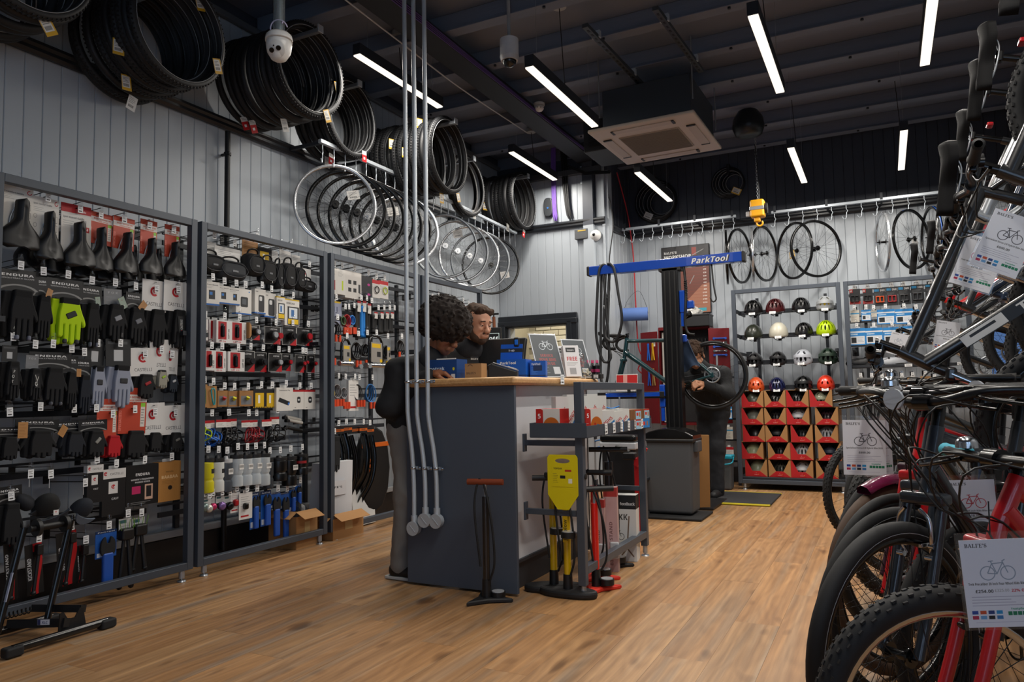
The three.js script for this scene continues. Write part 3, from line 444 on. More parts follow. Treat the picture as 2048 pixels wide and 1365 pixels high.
pr('lezyne', 100, 120, (x, w, h) => { fill(x, '#121214'); x.strokeStyle = '#b9b9b5'; x.lineWidth = 4; x.strokeRect(2, 2, w - 4, h - 4); txt(x, 'LEZYNE', 56, 18, 13, '#ddd'); x.fillStyle = '#b31520'; x.beginPath(); x.moveTo(w, h); x.lineTo(w, h - 50); x.lineTo(w - 50, h); x.fill(); });
pr('krafttag', 70, 150, (x) => { fill(x, '#a87a48'); fill(x, '#7a5a34', 20, 4, 30, 10); });
pr('kraftpair', 90, 100, (x) => { fill(x, '#9a6e40'); fill(x, '#6f7174', 12, 34, 66, 54); });
pr('torch', 110, 150, (x) => { fill(x, '#d6d3cd'); txt(x, 'Commuter Pro', 54, 20, 10, '#333'); x.save(); x.translate(22, 64); x.rotate(0.4); fill(x, '#1b1c1e', 0, 0, 72, 26); fill(x, '#2b6fd0', 64, 6, 10, 14); x.restore(); });
pr('flare', 80, 140, (x) => { fill(x, '#d6d3cd'); fill(x, '#a8131c', 0, 0, 80, 16); x.fillStyle = '#26282a'; x.beginPath(); x.roundRect(30, 50, 24, 44, 10); x.fill(); x.fillStyle = '#c9ccd0'; x.beginPath(); x.arc(42, 72, 7, 0, 7); x.fill(); txt(x, 'R1', 18, 126, 9, '#333'); });
pr('yellowlight', 80, 120, (x) => { fill(x, '#17171a'); fill(x, '#d3aa12', 12, 26, 50, 86); fill(x, '#e8e5dc', 28, 40, 12, 50); for (let i = 0; i < 8; i++) fill(x, '#d3aa12', i * 10, 112, 5, 8); });
pr('cagecard', 70, 60, (x) => { fill(x, '#d8d5cf'); fill(x, '#a8131c', 0, 0, 70, 20); lines(x, '#777', 10, 30, 44, 3, 7); });
pr('whitecard', 70, 100, (x) => { fill(x, '#d8d6d2'); lines(x, '#888', 10, 16, 48, 5, 8); fill(x, '#a8131c', 10, 84, 40, 6); });
pr('greycard', 60, 40, (x) => { fill(x, '#bdbcb9'); fill(x, '#3a5f63', 6, 6, 30, 10); lines(x, '#888', 8, 24, 40, 2, 6); });
pr('toolcard', 60, 200, (x) => { fill(x, '#1c55a5'); fill(x, '#122b54', 0, 0, 60, 22); txt(x, 'ParkTool', 30, 12, 11, '#ddd'); fill(x, '#cfd6e0', 6, 160, 22, 30); });
pr('redstripe', 80, 200, (x) => { fill(x, '#d6d4cf'); fill(x, '#b01c22', 46, 90, 14, 74); lines(x, '#888', 10, 20, 50, 5, 9); });
pr('limestripe', 80, 200, (x) => { fill(x, '#d6d4cf'); fill(x, '#b9d11c', 46, 90, 14, 74); lines(x, '#888', 10, 20, 50, 5, 9); });
pr('squares', 100, 180, (x) => { fill(x, '#d1cec9'); for (const [a, b] of [[20, 60], [50, 60], [20, 110], [50, 110]]) fill(x, '#1c1d20', a, b, 18, 26); fill(x, '#303236', 80, 80, 12, 56); });
pr('pinkdots', 70, 180, (x) => { fill(x, '#1d1e22'); for (const y of [60, 130]) { x.fillStyle = '#b82a86'; x.beginPath(); x.arc(46, y, 9, 0, 7); x.fill(); } });
pr('toolpack', 100, 170, (x) => { fill(x, '#8a8fa3'); fill(x, '#c5a318', 10, 0, 80, 14); for (const a of [20, 40, 60]) fill(x, '#5a6076', a, 40, 10, 36); fill(x, '#1d1e22', 56, 104, 36, 36); x.strokeStyle = '#dfe3ea'; x.strokeRect(10, 96, 30, 40); });
pr('lockcard', 80, 130, (x) => { fill(x, '#8a8680'); fill(x, '#cfa914', 6, 10, 60, 26); fill(x, '#1b1b1d', 40, 60, 26, 34); fill(x, '#cfa914', 60, 108, 18, 20); });
pr('orangestrip', 120, 40, (x) => { fill(x, '#141416'); fill(x, '#c25a14', 0, 12, 120, 14); txt(x, 'MUDGUARD', 60, 19, 10, '#1a1a1a'); });
pr('tubecard', 70, 120, (x) => { fill(x, '#d2d0cc'); fill(x, '#b3141d', 0, 0, 70, 26); lines(x, '#888', 8, 36, 50, 4, 8); });
pr('paperbag', 200, 200, (x) => { fill(x, '#cfcfd2'); txt(x, "BALFE'S", 90, 90, 40, '#1b1b1d'); });
pr('barcode', 40, 40, (x) => { fill(x, '#dedcd8'); for (let i = 0; i < 9; i++) fill(x, '#333', 5 + i * 3.4, 8, 1 + (i % 3) * 0.7, 18); });
pr('tyretag', 40, 60, (x) => { fill(x, '#cfa022'); fill(x, '#d9d7d2', 4, 6, 30, 42); lines(x, '#555', 7, 12, 22, 4, 5); for (let i = 0; i < 7; i++) fill(x, '#333', 8 + i * 3.2, 34, 1.6, 10); });
pr('tyretagwhite', 40, 60, (x) => { fill(x, '#d6d4d0'); lines(x, '#666', 6, 10, 26, 4, 6); for (let i = 0; i < 7; i++) fill(x, '#333', 8 + i * 3.2, 38, 1.6, 10); });
pr('tyretagred', 40, 60, (x) => { fill(x, '#c01c22'); fill(x, '#d9d7d2', 0, 0, 40, 22); lines(x, '#666', 6, 6, 26, 2, 6); fill(x, '#eee', 12, 34, 14, 12); });

// ---------------------------------------------------------------- shapes of goods
function gloveGeo(w, h, d, short) {
  return G(`glove${w.toFixed(2)},${h.toFixed(2)},${d},${short}`, () => {
    const s = new THREE.Shape(), cr = short ? 0.18 : 0.42, tips = short ? [0.06, 0.0, 0.02, 0.1] : [0.08, 0.0, 0.02, 0.14], fw = 0.19;
    s.moveTo(-0.27, 1); s.lineTo(0.27, 1); s.bezierCurveTo(0.3, 0.85, 0.36, 0.75, 0.42, 0.66);
    s.bezierCurveTo(0.52, 0.54, 0.55, 0.44, 0.5, 0.4); s.bezierCurveTo(0.45, 0.37, 0.42, 0.44, 0.37, 0.5);
    let x = 0.37;
    for (let i = 0; i < 4; i++) { const t = tips[i], x2 = x - fw; s.lineTo(x, t + 0.06); s.bezierCurveTo(x - 0.01, t - 0.02, x2 + 0.03, t - 0.02, x2 + 0.02, t + 0.06); if (i < 3) { s.lineTo(x2 + 0.015, cr); s.lineTo(x2, cr); } x = x2; }
    s.lineTo(-0.37, 0.6); s.bezierCurveTo(-0.36, 0.75, -0.3, 0.85, -0.27, 1);
    const g = new THREE.ExtrudeGeometry(s, { depth: 0.08, bevelEnabled: true, bevelThickness: 0.07, bevelSize: 0.035, bevelOffset: -0.035, bevelSegments: 2, curveSegments: 5 });
    return g.translate(0, 0, -0.04).scale(w, h, d / 0.22);
  });
}
// saddle: rear at y = 0, nose at y = 1, top towards +z
function saddleGeo() {
  return G('saddle', () => {
    const N = 26, K = 12, pos = [], idx = [];
    const hw = (t) => { const a = Math.min(1, t / 0.1), rear = Math.sqrt(1 - (1 - a) * (1 - a)); const n = t > 0.93 ? Math.sqrt(Math.max(0, 1 - ((t - 0.93) / 0.07) ** 2)) : 1, m = t < 0.22 ? 0 : Math.min(1, (t - 0.22) / 0.42), sm = m * m * (3 - 2 * m); return (0.275 * (1 - sm) + 0.085 * sm) * (0.55 + 0.45 * rear) * n; };
    for (let side = 0; side < 2; side++) for (let i = 0; i <= N; i++) for (let k = 0; k <= K; k++) {
      const t = i / N, s = k / K * 2 - 1, w = Math.max(0.002, hw(t)), x = s * w, lobes = t < 0.12 ? 0.05 * (1 - Math.abs(s)) * (1 - t / 0.12) : 0, fall = 0.11 * Math.pow(Math.abs(s), 2.4) + 0.03 * Math.max(0, t - 0.8) * 5 * 0.4;
      const groove = t > 0.16 && t < 0.82 ? 0.028 * Math.exp(-((s / (0.14 + 0.1 * t)) ** 2)) : 0, kick = 0.05 * Math.max(0, 0.25 - t) * 4;
      pos.push(x, t + lobes, side ? 0.055 + kick - fall - 0.055 + 0.012 - 0.02 * (1 - Math.abs(s)) : 0.105 + kick - fall - groove);
    }
    const row = K + 1, off = (N + 1) * row;
    for (let i = 0; i < N; i++) for (let k = 0; k < K; k++) { const a = i * row + k, b = a + 1, c = a + row, d = c + 1; idx.push(a, b, c, b, d, c, off + a, off + c, off + b, off + b, off + c, off + d); }
    for (let i = 0; i < N; i++) { const a = i * row, b = a + row, c = i * row + K, d = c + row; idx.push(a, b, off + a, b, off + b, off + a, c, off + c, d, d, off + c, off + d); }
    for (let k = 0; k < K; k++) { const a = k, b = k + 1, c = N * row + k, d = c + 1; idx.push(a, off + a, b, b, off + a, off + b, c, d, off + c, d, off + d, off + c); }
    const g = new THREE.BufferGeometry(); g.setAttribute('position', new THREE.Float32BufferAttribute(pos, 3)); g.setIndex(idx); const m = toCreasedNormals(g, 0.9); m.setAttribute('uv', new THREE.BufferAttribute(new Float32Array(m.attributes.position.count * 2), 2)); return m;
  });
}
const saddleRails = () => G('srails', () => mg([-1, 1].map((s) => tube([[s * 0.03, 0.93, 0.02], [s * 0.05, 0.8, -0.1], [s * 0.09, 0.6, -0.14], [s * 0.09, 0.35, -0.14], [s * 0.13, 0.16, -0.02]], 0.013, 14, 6))));
const bottleGeo = (w, h) => G(`bottle${w.toFixed(3)},${h.toFixed(3)}`, () => { const r = w / 2; return lathe([[0, 0], [r * 0.94, 0], [r, h * 0.02], [r, h * 0.28], [r * 0.86, h * 0.32], [r * 0.86, h * 0.37], [r, h * 0.41], [r, h * 0.8], [r * 0.92, h * 0.84], [0, h * 0.84]], 18); });
const cageGeo = () => G('cage', () => mg([tube([[-0.35, 0.1, 0.3], [-0.5, 0.3, 0.75], [-0.48, 0.75, 0.8], [-0.3, 1, 0.35], [-0.06, 0.92, 0.05], [-0.06, 0.3, 0.02], [-0.06, 0.0, 0.1], [-0.25, 0.02, 0.5]], 0.055, 36, 6), tube([[0.35, 0.1, 0.3], [0.5, 0.3, 0.75], [0.48, 0.75, 0.8], [0.3, 1, 0.35], [0.06, 0.92, 0.05], [0.06, 0.3, 0.02], [0.06, 0.0, 0.1], [0.25, 0.02, 0.5]], 0.055, 36, 6), tube([[-0.5, 0.3, 0.75], [0, 0.22, 1.0], [0.5, 0.3, 0.75]], 0.05, 12, 6), at(bx(0.2, 0.7, 0.06), 0, 0.5, 0)]));
const capGeo = () => G('cap', () => { const g = new THREE.SphereGeometry(0.5, 20, 10, 0, PI * 2, 0, PI * 0.55); g.scale(0.92, 1.0, 1.1); return g; });
const brimGeo = () => G('brim', () => { const s = new THREE.Shape(); s.absarc(0, 0, 0.5, 0.25, PI - 0.25, false); s.bezierCurveTo(-0.2, 0.24, 0.2, 0.24, 0.48, 0.12); return ext(s, 0.03, 0.01); });

// every builder draws into a Group whose origin is the goods' base centre; +z faces the shopper
const K = {
  saddle(t, w, h, o) { part(t, 'seat_pad', saddleGeo(), M(o.c ?? 0x101012, o.r ?? 0.42), [0, 0, 0.03], [0.04, 0, rnd(-0.05, 0.05)], [w / 0.55, h, h * 0.9]); part(t, 'rails', saddleRails(), steel, [0, 0, 0.03], null, [w / 0.55, h, h * 0.9]); if (o.card) card(t, 'card', o.card, o.cw, o.ch, 0.004, [o.cx, o.cy, -0.012], [0, 0, rnd(-0.04, 0.04)]); },
  gloves(t, w, h, o) {
    const m = M(o.c ?? 0x121316, 0.85), g = gloveGeo(w * 0.86, h * 0.96, 0.035, o.short);
    part(t, 'glove', g, m, [-w * 0.06, 0, -0.03], [0, 0.1, 0.05], [-1, 1, 1]); const b = part(t, 'glove', g, m, [w * 0.05, 0, 0.005], [0, -0.12, -0.04]);
    part(b, 'cuff', G(`cuff${w.toFixed(2)},${h.toFixed(2)}`, () => rb(w * 0.52, h * 0.16, 0.036, 0.008, 2)), M(o.cc ?? 0x0e0f11, 0.9), [0, h * 0.9, 0]);
    if (o.trim) part(b, 'palm_patch', rb(w * 0.3, h * 0.12, 0.012, 0.004), M(o.trim, 0.6), [w * 0.02, h * 0.62, 0.016], [0, 0, o.tr ?? 0.5]);
    if (o.tips) for (let i = 0; i < 2; i++) part(b, 'fingertip', rb(w * 0.12, h * 0.1, 0.022, 0.008), M(o.tips, 0.7), [w * (0.23 - i * 0.34), h * 0.07, 0.012]);
    if (o.word) card(b, 'print', o.word, w * 0.3, h * 0.42, 0.001, [0, h * 0.6, 0.0225], [0, 0, 0.1]);
    if (o.card) card(t, 'header_card', o.card, o.cw ?? w * 0.8, o.ch ?? h * 0.4, 0.003, [o.cx ?? 0, h + (o.ch ?? h * 0.4) * 0.42, -0.008], [0, 0, rnd(-0.05, 0.05)]);
    if (o.tag) card(t, 'swing_tag', o.tag, w * 0.34, w * 0.5, 0.002, [o.tx ?? w * 0.3, h * 1.02, 0.02], [0, 0.2, o.ta ?? rnd(-0.6, 0.6)]);
  },
  pack(t, w, h, o) { const d = o.d ?? 0.03; card(t, 'carton', o.k, w, h, d, [0, h / 2, -d / 2], [0, o.ry ?? 0, 0]); if (!o.notab) part(t, 'hang_tab', rb(w * 0.4, 0.02, 0.0015, 0.0005), M(0xc9c9c6, 0.4), [0, h + 0.006, -d / 2]); if (o.win) part(t, 'product', o.win, o.wm ?? black, o.wp ? [o.wp[0] * w, o.wp[1] * h, o.wp[2]] : [0, h * 0.5, 0.004], o.wr); },
  hex(t, w, h, o) { card(t, 'card', 'lezyne', w, h, 0.004, [0, h / 2, -0.02]); if (o.kraft) part(t, 'sleeve', G('slv', () => ext(poly([[-0.004, 0], [0.012, 0.02], [0.012, 0.08], [-0.004, 0.1]]), 0.03)), kraft, [-w * 0.5, h * 0.05, 0]); part(t, 'lamp_body', cy(w * 0.2, w * 0.22, 0.03, 18), M(o.c ?? 0x1a1a1c, 0.35), [o.x ?? 0, h * 0.5, 0.012], [PI / 2, 0, 0]); part(t, 'lens', cy(w * 0.13, w * 0.15, 0.012, 16), M(o.l ?? 0xa0a4a8, 0.2), [o.x ?? 0, h * 0.5, 0.03], [PI / 2, 0, 0]); if (o.two) part(t, 'tail_lamp', cy(w * 0.14, w * 0.15, 0.026, 16), M(0xa3121c, 0.25), [w * 0.24, h * 0.48, 0.012], [PI / 2, 0, 0]); },
  bottle(t, w, h, o) { const b = part(t, 'body', bottleGeo(w, h), o.m, [0, 0, 0], [0, 0, rnd(-0.04, 0.04)]); part(t, 'lid', cy(w * 0.5, w * 0.5, h * 0.1, 18), M(o.cap ?? 0x151517, 0.5), [0, h * 0.88, 0]); part(t, 'spout', cy(w * 0.14, w * 0.2, h * 0.09, 12), M(o.cap ?? 0x151517, 0.5), [0, h * 0.965, 0]); if (o.band) part(t, 'band', cy(w * 0.502, w * 0.502, h * 0.12, 18, true), M(o.band, 0.5), [0, h * 0.58, 0]); if (o.lab) card(t, 'sticker', 'barcode', w * 0.45, h * 0.16, 0.001, [w * 0.05, h * 0.58, w * 0.505]); if (o.word) { const e = part(t, 'lettering', cy(w * 0.503, w * 0.503, h * 0.26, 18, true), M(o.word, 0.5), [0, h * 0.6, 0]); } part(t, 'neck_tie', to(0.006, 0.0015, 4, 10), clear, [0, h * 1.01, 0]); },
  cage(t, w, h, o) { part(t, 'cage', cageGeo(), M(o.c, 0.3, o.metal ?? 0), [0, 0, -0.02], [-0.25, 0.25, -0.45], [w * 0.72, h * 0.78, 0.075]); card(t, 'card', 'cagecard', w * 0.9, h * 0.36, 0.003, [0, h * 1.0, -0.014]); },
  bell(t, w, h, o) { part(t, 'dome', at(sp(1, 16, 10), 0, 0, 0), M(o.c, 0.25, 0.4), [0, h * 0.35, 0.012], null, [w * 0.42, w * 0.42, 0.018]); part(t, 'clamp', to(w * 0.3, 0.004, 6, 16), black, [0, h * 0.35, -0.006]); card(t, 'card', 'greycard', w, h * 0.5, 0.003, [0, h * 0.8, -0.008]); },
  bag(t, w, h, o) { const d = o.d ?? 0.1; part(t, 'body', G(`bag${w.toFixed(2)},${h.toFixed(2)},${d}`, () => new RoundedBoxGeometry(w, h, d, 4, Math.min(w, h, d) * 0.42)), M(o.c ?? 0x151619, 0.7), [0, h / 2, -d * 0.3], [0, 0, o.rz ?? 0]); part(t, 'seam', G(`seam${w.toFixed(2)},${h.toFixed(2)}`, () => tube([[-w * 0.46, h * 0.5, 0], [-w * 0.3, h * 0.8, 0], [0, h * 0.88, 0], [w * 0.3, h * 0.8, 0], [w * 0.46, h * 0.5, 0], [w * 0.3, h * 0.2, 0], [0, h * 0.12, 0], [-w * 0.3, h * 0.2, 0]], 0.003, 30, 5, true)), M(0x2b2d31, 0.6), [0, 0, d * 0.19]); part(t, 'badge', rb(w * 0.2, 0.012, 0.004, 0.001), M(0x6d7074, 0.4), [0, h * 0.42, d * 0.21]); part(t, 'strap', tube([[-w * 0.3, h * 0.9, -d * 0.3], [-w * 0.25, h * 1.12, -d * 0.2], [0, h * 1.2, -d * 0.1], [w * 0.25, h * 1.12, -d * 0.2], [w * 0.3, h * 0.9, -d * 0.3]], 0.006, 14, 5), black); if (o.card) card(t, 'card', o.card, w * 0.9, 0.13, 0.003, [o.cx ?? 0, h + 0.02, -d * 0.5]); },
  cap(t, w, h, o) { part(t, 'crown', capGeo(), M(o.c, 0.85), [0, h * 0.5, -0.02], [o.rx ?? 0.6, 0, o.rz ?? 0.35], [w * 0.78, h * 0.62, 0.075]); part(t, 'brim', brimGeo(), M(o.b ?? o.c, 0.7), [w * 0.1, h * 0.42, 0.02], [0.5, 0, PI + (o.rz ?? 0.35)], [w * 0.8, h * 0.6, 0.3]); if (o.logo) card(t, 'badge', 'castelli', 0.024, 0.024, 0.001, [0.0, h * 0.42, 0.058]); part(t, 'hang_string', bar([0, h * 0.85, 0], [0, h * 1.08, 0], 0.0015, 4), white); },
  kick(t, w, h, o) { card(t, 'card', 'kickstand', w, h, 0.003, [0, h / 2, -0.02], [0, 0, o.rz ?? 0.08]); part(t, 'leg', mg([bar([w * 0.1, h * 0.85, 0], [-w * 0.25, h * 0.08, 0.012], 0.008, 8), at(rb(0.03, 0.05, 0.03, 0.006), w * 0.1, h * 0.88, 0), at(sp(0.012), -w * 0.26, h * 0.06, 0.012)]), black); },
  tripod(t, w, h, o) { card(t, 'card', 'greycard', w * 0.8, 0.06, 0.003, [0, h - 0.03, -0.01]); for (const k of [-1, 1]) part(t, 'leg', mg([bar([k * 0.01, h * 0.75, 0], [k * w * 0.3, 0.02, 0.01 * k], 0.009, 8, 0.013), at(sp(0.014), k * w * 0.3, 0.016, 0.01 * k)]), black); part(t, 'hinge', rb(0.07, 0.06, 0.05, 0.012), black, [0, h * 0.78, 0]); part(t, 'net', G('net', () => mg([0, 1, 2, 3].map((i) => bar([-0.03 + i * 0.02, 0, 0], [-0.045 + i * 0.03, 0.06, 0], 0.002, 4)))), M(0x5f8a2a, 0.6), [0, h * 0.82, 0.01]); },
  tool(t, w, h, o) { card(t, 'card', 'toolcard', w, h * (o.cf ?? 1), 0.003, [0, h - h * (o.cf ?? 1) / 2, -0.012]); part(t, 'handle', rb(w * 0.5, h * 0.62, 0.022, 0.009, 2), M(0x1b4fa8, 0.45), [0, h * 0.32, 0.004]); part(t, 'head', ext(smooth([[-w * 0.28, 0], [w * 0.28, 0], [w * 0.34, h * 0.2], [w * 0.14, h * 0.3], [w * 0.06, h * 0.2], [-w * 0.06, h * 0.2], [-w * 0.14, h * 0.3], [-w * 0.34, h * 0.2]]), 0.012, 0.002), o.m ?? matt, [0, h * 0.6, 0.004]); },
  coil(t, w, h, o) { const R = Math.min(w, h * 0.8) / 2, g = G(`coil${R.toFixed(3)}`, () => mg([0, 1, 2, 3].map((i) => at(to(R * (1 - i * 0.06), 0.006, 6, 28), (i - 1.5) * 0.004, 0, -i * 0.014, 0.1 * (i - 1), 0.2 * (i - 2), 0, [0.62, 1, 1])))); part(t, 'cable', g, M(o.c ?? 0x131315, 0.4), [0, h * 0.55, 0]); for (let i = 0; i < (o.q ?? 2); i++) part(t, 'connector', cy(0.011, 0.011, 0.05, 10), M(o.o ?? 0xd2461e, 0.45), [(-0.5 + i) * w * 0.3, h * 0.12, 0.012]); if (o.key) part(t, 'lock_head', cy(0.017, 0.017, 0.08, 14), steel, [0, h * 0.03, 0.01], [PI / 2, 0, 0.3]); if (o.card) card(t, 'card', o.card, w * 0.55, h * 0.5, 0.003, [w * 0.06, h * 0.5, 0.014], [0, 0.15, 0]); },
  dlock(t, w, h, o) { part(t, 'shackle', mg([tube([[-w * 0.36, h * 0.12, 0], [-w * 0.36, h * 0.7, 0], [-w * 0.25, h * 0.92, 0], [0, h, 0], [w * 0.25, h * 0.92, 0], [w * 0.36, h * 0.7, 0], [w * 0.36, h * 0.12, 0]], 0.009, 30, 8)]), gloss); part(t, 'crossbar', cy(0.019, 0.019, w * 0.95, 14), chrome, [0, h * 0.07, 0], [0, 0, PI / 2]); card(t, 'card', 'lockcard', w * 0.7, h * 0.62, 0.004, [0, h * 0.48, 0.012], [0, 0.1, 0]); for (const k of [-1, 1]) part(t, 'end_cap', cy(0.0195, 0.0195, 0.02, 12), M(0x9a9da1, 0.3, 0.8), [k * w * 0.47, h * 0.07, 0], [0, 0, PI / 2]); },
  guard(t, w, h, o) { part(t, 'blade', G(`guard${h.toFixed(2)}`, () => { const s = new THREE.Shape(); s.absarc(0, 0, 0.03, 0, PI, false); s.absarc(0, 0, 0.026, PI, 0, true); return new THREE.ExtrudeGeometry(s, { steps: 24, bevelEnabled: false, extrudePath: new THREE.CatmullRomCurve3([V3(0, h * 0.88, 0), V3(0.01, h * 0.6, 0.03), V3(0, h * 0.3, 0.02), V3(-0.03, 0, -0.06)]) }); }), gloss, [0, 0, 0], [0, o.ry ?? 0, o.rz ?? 0]); card(t, 'card', 'orangestrip', Math.max(0.08, w), 0.05, 0.004, [0, h * 0.94, 0.01]); part(t, 'stay', mg([bar([0.02, h * 0.5, 0], [0.05, h * 0.85, 0.01], 0.002, 5), bar([-0.02, h * 0.5, 0], [-0.04, h * 0.82, 0.01], 0.002, 5)]), black); },
};
let hangN = 0, hookFrame = null, XP = -3.52, RY = PI / 2;
// hang one item: kind, description, z along the wall, centre height, width, height
function hang(kind, label, cat, c, y, w, h, o = {}, group) {
  const onBack = hookFrame?.userData.back; hangN = (hangN + 1) % 7; o = { ...o, dx: (o.dx ?? 0) - hangN * 0.0023, z: (o.z ?? -7.78) - hangN * 0.0023 };
  const name = o.n ?? { saddle: 'bicycle_saddle', gloves: 'cycling_gloves', pack: 'boxed_accessory', hex: 'light_set', bottle: 'drinks_bottle', cage: 'bottle_cage', bell: 'bicycle_bell', bag: 'bicycle_bag', cap: 'racing_hat', kick: 'kickstand_pack', tripod: 'bicycle_prop_stand', tool: 'workshop_tool', coil: 'cable_lock', dlock: 'shackle_lock', guard: 'mudguard' }[kind];
  const t = onBack ? thing(name, label, cat, c, y - h / 2, o.z ?? -7.78, 0, group) : thing(name, label, cat, XP + (o.dx ?? 0), y - h / 2, c, RY, group);
  K[kind](t, w, h, o);
  if (hookFrame && !o.nohook) { const top = y + h / 2 + (o.hy ?? 0.02); if (onBack) hook(hookFrame, c - hookFrame.position.x, top, -0.36); else hook(hookFrame, -(c - hookFrame.position.z), top, -0.35 + (o.dx ?? 0)); }
  return t;
}
// ---------------------------------------------------------------- long wall: first display (saddles, gloves, caps, kickstands)
const XFR = -3.47;
const F1 = displayFrame('display stand of saddles and gloves closest to the camera', XFR, -2.365, PI / 2, 1.075, [1.93, 1.58, 1.25, 0.93, 0.63, 0.36], 0.42, 'slate display frames along the long wall');
hookFrame = F1;
{
  const sd = [
    ['wide black comfort saddle on white card, first on the top row', '-1.964,1.804,0.178,0.237', { card: 'saddlecard', cw: 0.23, ch: 0.33, cx: 0, cy: 0.22, r: 0.5 }], ['black saddle on white card, second on the top row', '-2.099,1.772,0.126,0.239', { card: 'saddlecard', cw: 0.19, ch: 0.3, cx: 0, cy: 0.2 }], ['black dotted saddle on white card with red header', '-2.258,1.758,0.163,0.229', { card: 'saddlecardred', cw: 0.22, ch: 0.36, cx: 0, cy: 0.2 }], ['black saddle on orange card next to the red headed card', '-2.369,1.754,0.127,0.229', { card: 'orangecard', cw: 0.19, ch: 0.24, cx: 0.02, cy: 0.23 }], ['grey nosed saddle on orange card, fifth on the top row', '-2.491,1.756,0.116,0.225', { card: 'orangecard', cw: 0.19, ch: 0.24, cx: 0.02, cy: 0.24 }], ['slim saddle on turned orange card, sixth on the top row', '-2.645,1.763,0.116,0.204', { card: 'orangecard', cw: 0.17, ch: 0.25, cx: 0.0, cy: 0.22 }], ['slim cutaway saddle with red line, last on the top row', '-2.801,1.770,0.111,0.204', { card: 'orangecard', cw: 0.16, ch: 0.25, cx: 0.0, cy: 0.22 }]];
  const cr = [[-1.958,1.884,0.160,0.198], [-2.099,1.849,0.129,0.224], [-2.254,1.821,0.152,0.283], [-2.386,1.869,0.124,0.163], [-2.505,1.866,0.120,0.171], [-2.655,1.873,0.101,0.191], [-2.807,1.879,0.095,0.183]];
  sd.forEach(([l, q, o], i) => { const [c, y, w, h] = q.split(',').map(Number), k = cr[i]; o.cw = k[2]; o.ch = k[3]; o.cx = c - k[0]; o.cy = k[1] - (y - h / 2); const dims = [c, y, Math.max(w, 0.13), h]; const t = hang('saddle', l, 'saddle', ...dims, { ...o, hy: 0.06 }, 'saddles on the top row'); if (i) hang('saddle', l.replace(/^(\S+ )/, 'hidden twin behind the $1'), 'saddle', c + 0.03, y - 0.035, dims[2], h, { dx: -0.1, nohook: true }, 'saddles on the top row'); });
}
pr('foxword', 60, 140, (x) => { fill(x, '#141518'); x.save(); x.translate(30, 20); x.rotate(0.3); txt(x, 'F', 0, 10, 34, '#c9c9c6'); txt(x, 'O', 0, 50, 34, '#c9c9c6'); txt(x, 'X', 0, 90, 34, '#c9c9c6'); x.restore(); });
pr('foxhead', 60, 100, (x) => { fill(x, '#141518'); x.strokeStyle = '#cfcfcb'; x.lineWidth = 6; x.beginPath(); x.moveTo(14, 8); x.lineTo(30, 50); x.lineTo(50, 20); x.moveTo(30, 50); x.lineTo(24, 90); x.stroke(); x.beginPath(); x.arc(20, 70, 12, 0, 5); x.stroke(); });
pr('castsleeve', 40, 150, (x) => { fill(x, '#131416'); x.save(); x.translate(20, 140); x.rotate(-PI / 2); txt(x, 'CASTELLI', 24, 0, 20, '#d8d8d5', 'sans-serif', 'left', 'bold', 100); x.restore(); swirl(x, 20, 132, 8, '#c01822'); });
for (const [l, c, y, w, h, o] of [
  ['black winter gloves with grey fingertips, first on upper glove row', -1.978,1.387,0.149,0.241, { card: 'endura', tips: 0x6b6f7e, cw: 0.19 }], ['plain black gloves with kraft tag, second on upper glove row', -2.082,1.384,0.088,0.223, { card: 'endura', tag: 'kraftcard' }], ['neon yellow cycling gloves with black palms', -2.202,1.380,0.164,0.233, { c: 0xb4d800, card: 'endura', trim: 0x1a1b1d, tips: 0x33353a, cw: 0.18 }], ['black gloves with grey tips beside the neon yellow pair', -2.326,1.369,0.089,0.230, { card: 'endura', tips: 0x6b6f7e, tag: 'greencard', cw: 0.13 }], ['black gloves with silver wrist stripe and colourful tag', -2.453,1.389,0.124,0.203, { card: 'foxgrey', trim: 0x8a8d93, tag: 'greencard', ta: 0.5 }], ['black gloves with kraft tag hung crooked, upper glove row', -2.573,1.383,0.115,0.205, { card: 'endura', trim: 0x70737a, tag: 'kraftcard', ta: -0.7 }], ['black gloves on white logo card, seventh on upper glove row', -2.699,1.380,0.122,0.215, { card: 'castelli', cw: 0.15, ch: 0.17 }], ['black gloves with white lettering down the cuff, upper glove row end', -2.827,1.384,0.116,0.225, { card: 'castelli', cw: 0.16, ch: 0.17, word: 'castsleeve' }],
]) hang('gloves', l, 'gloves', c, y, w, h, { hy: 0.1, ...o }, 'gloves on the upper glove row');
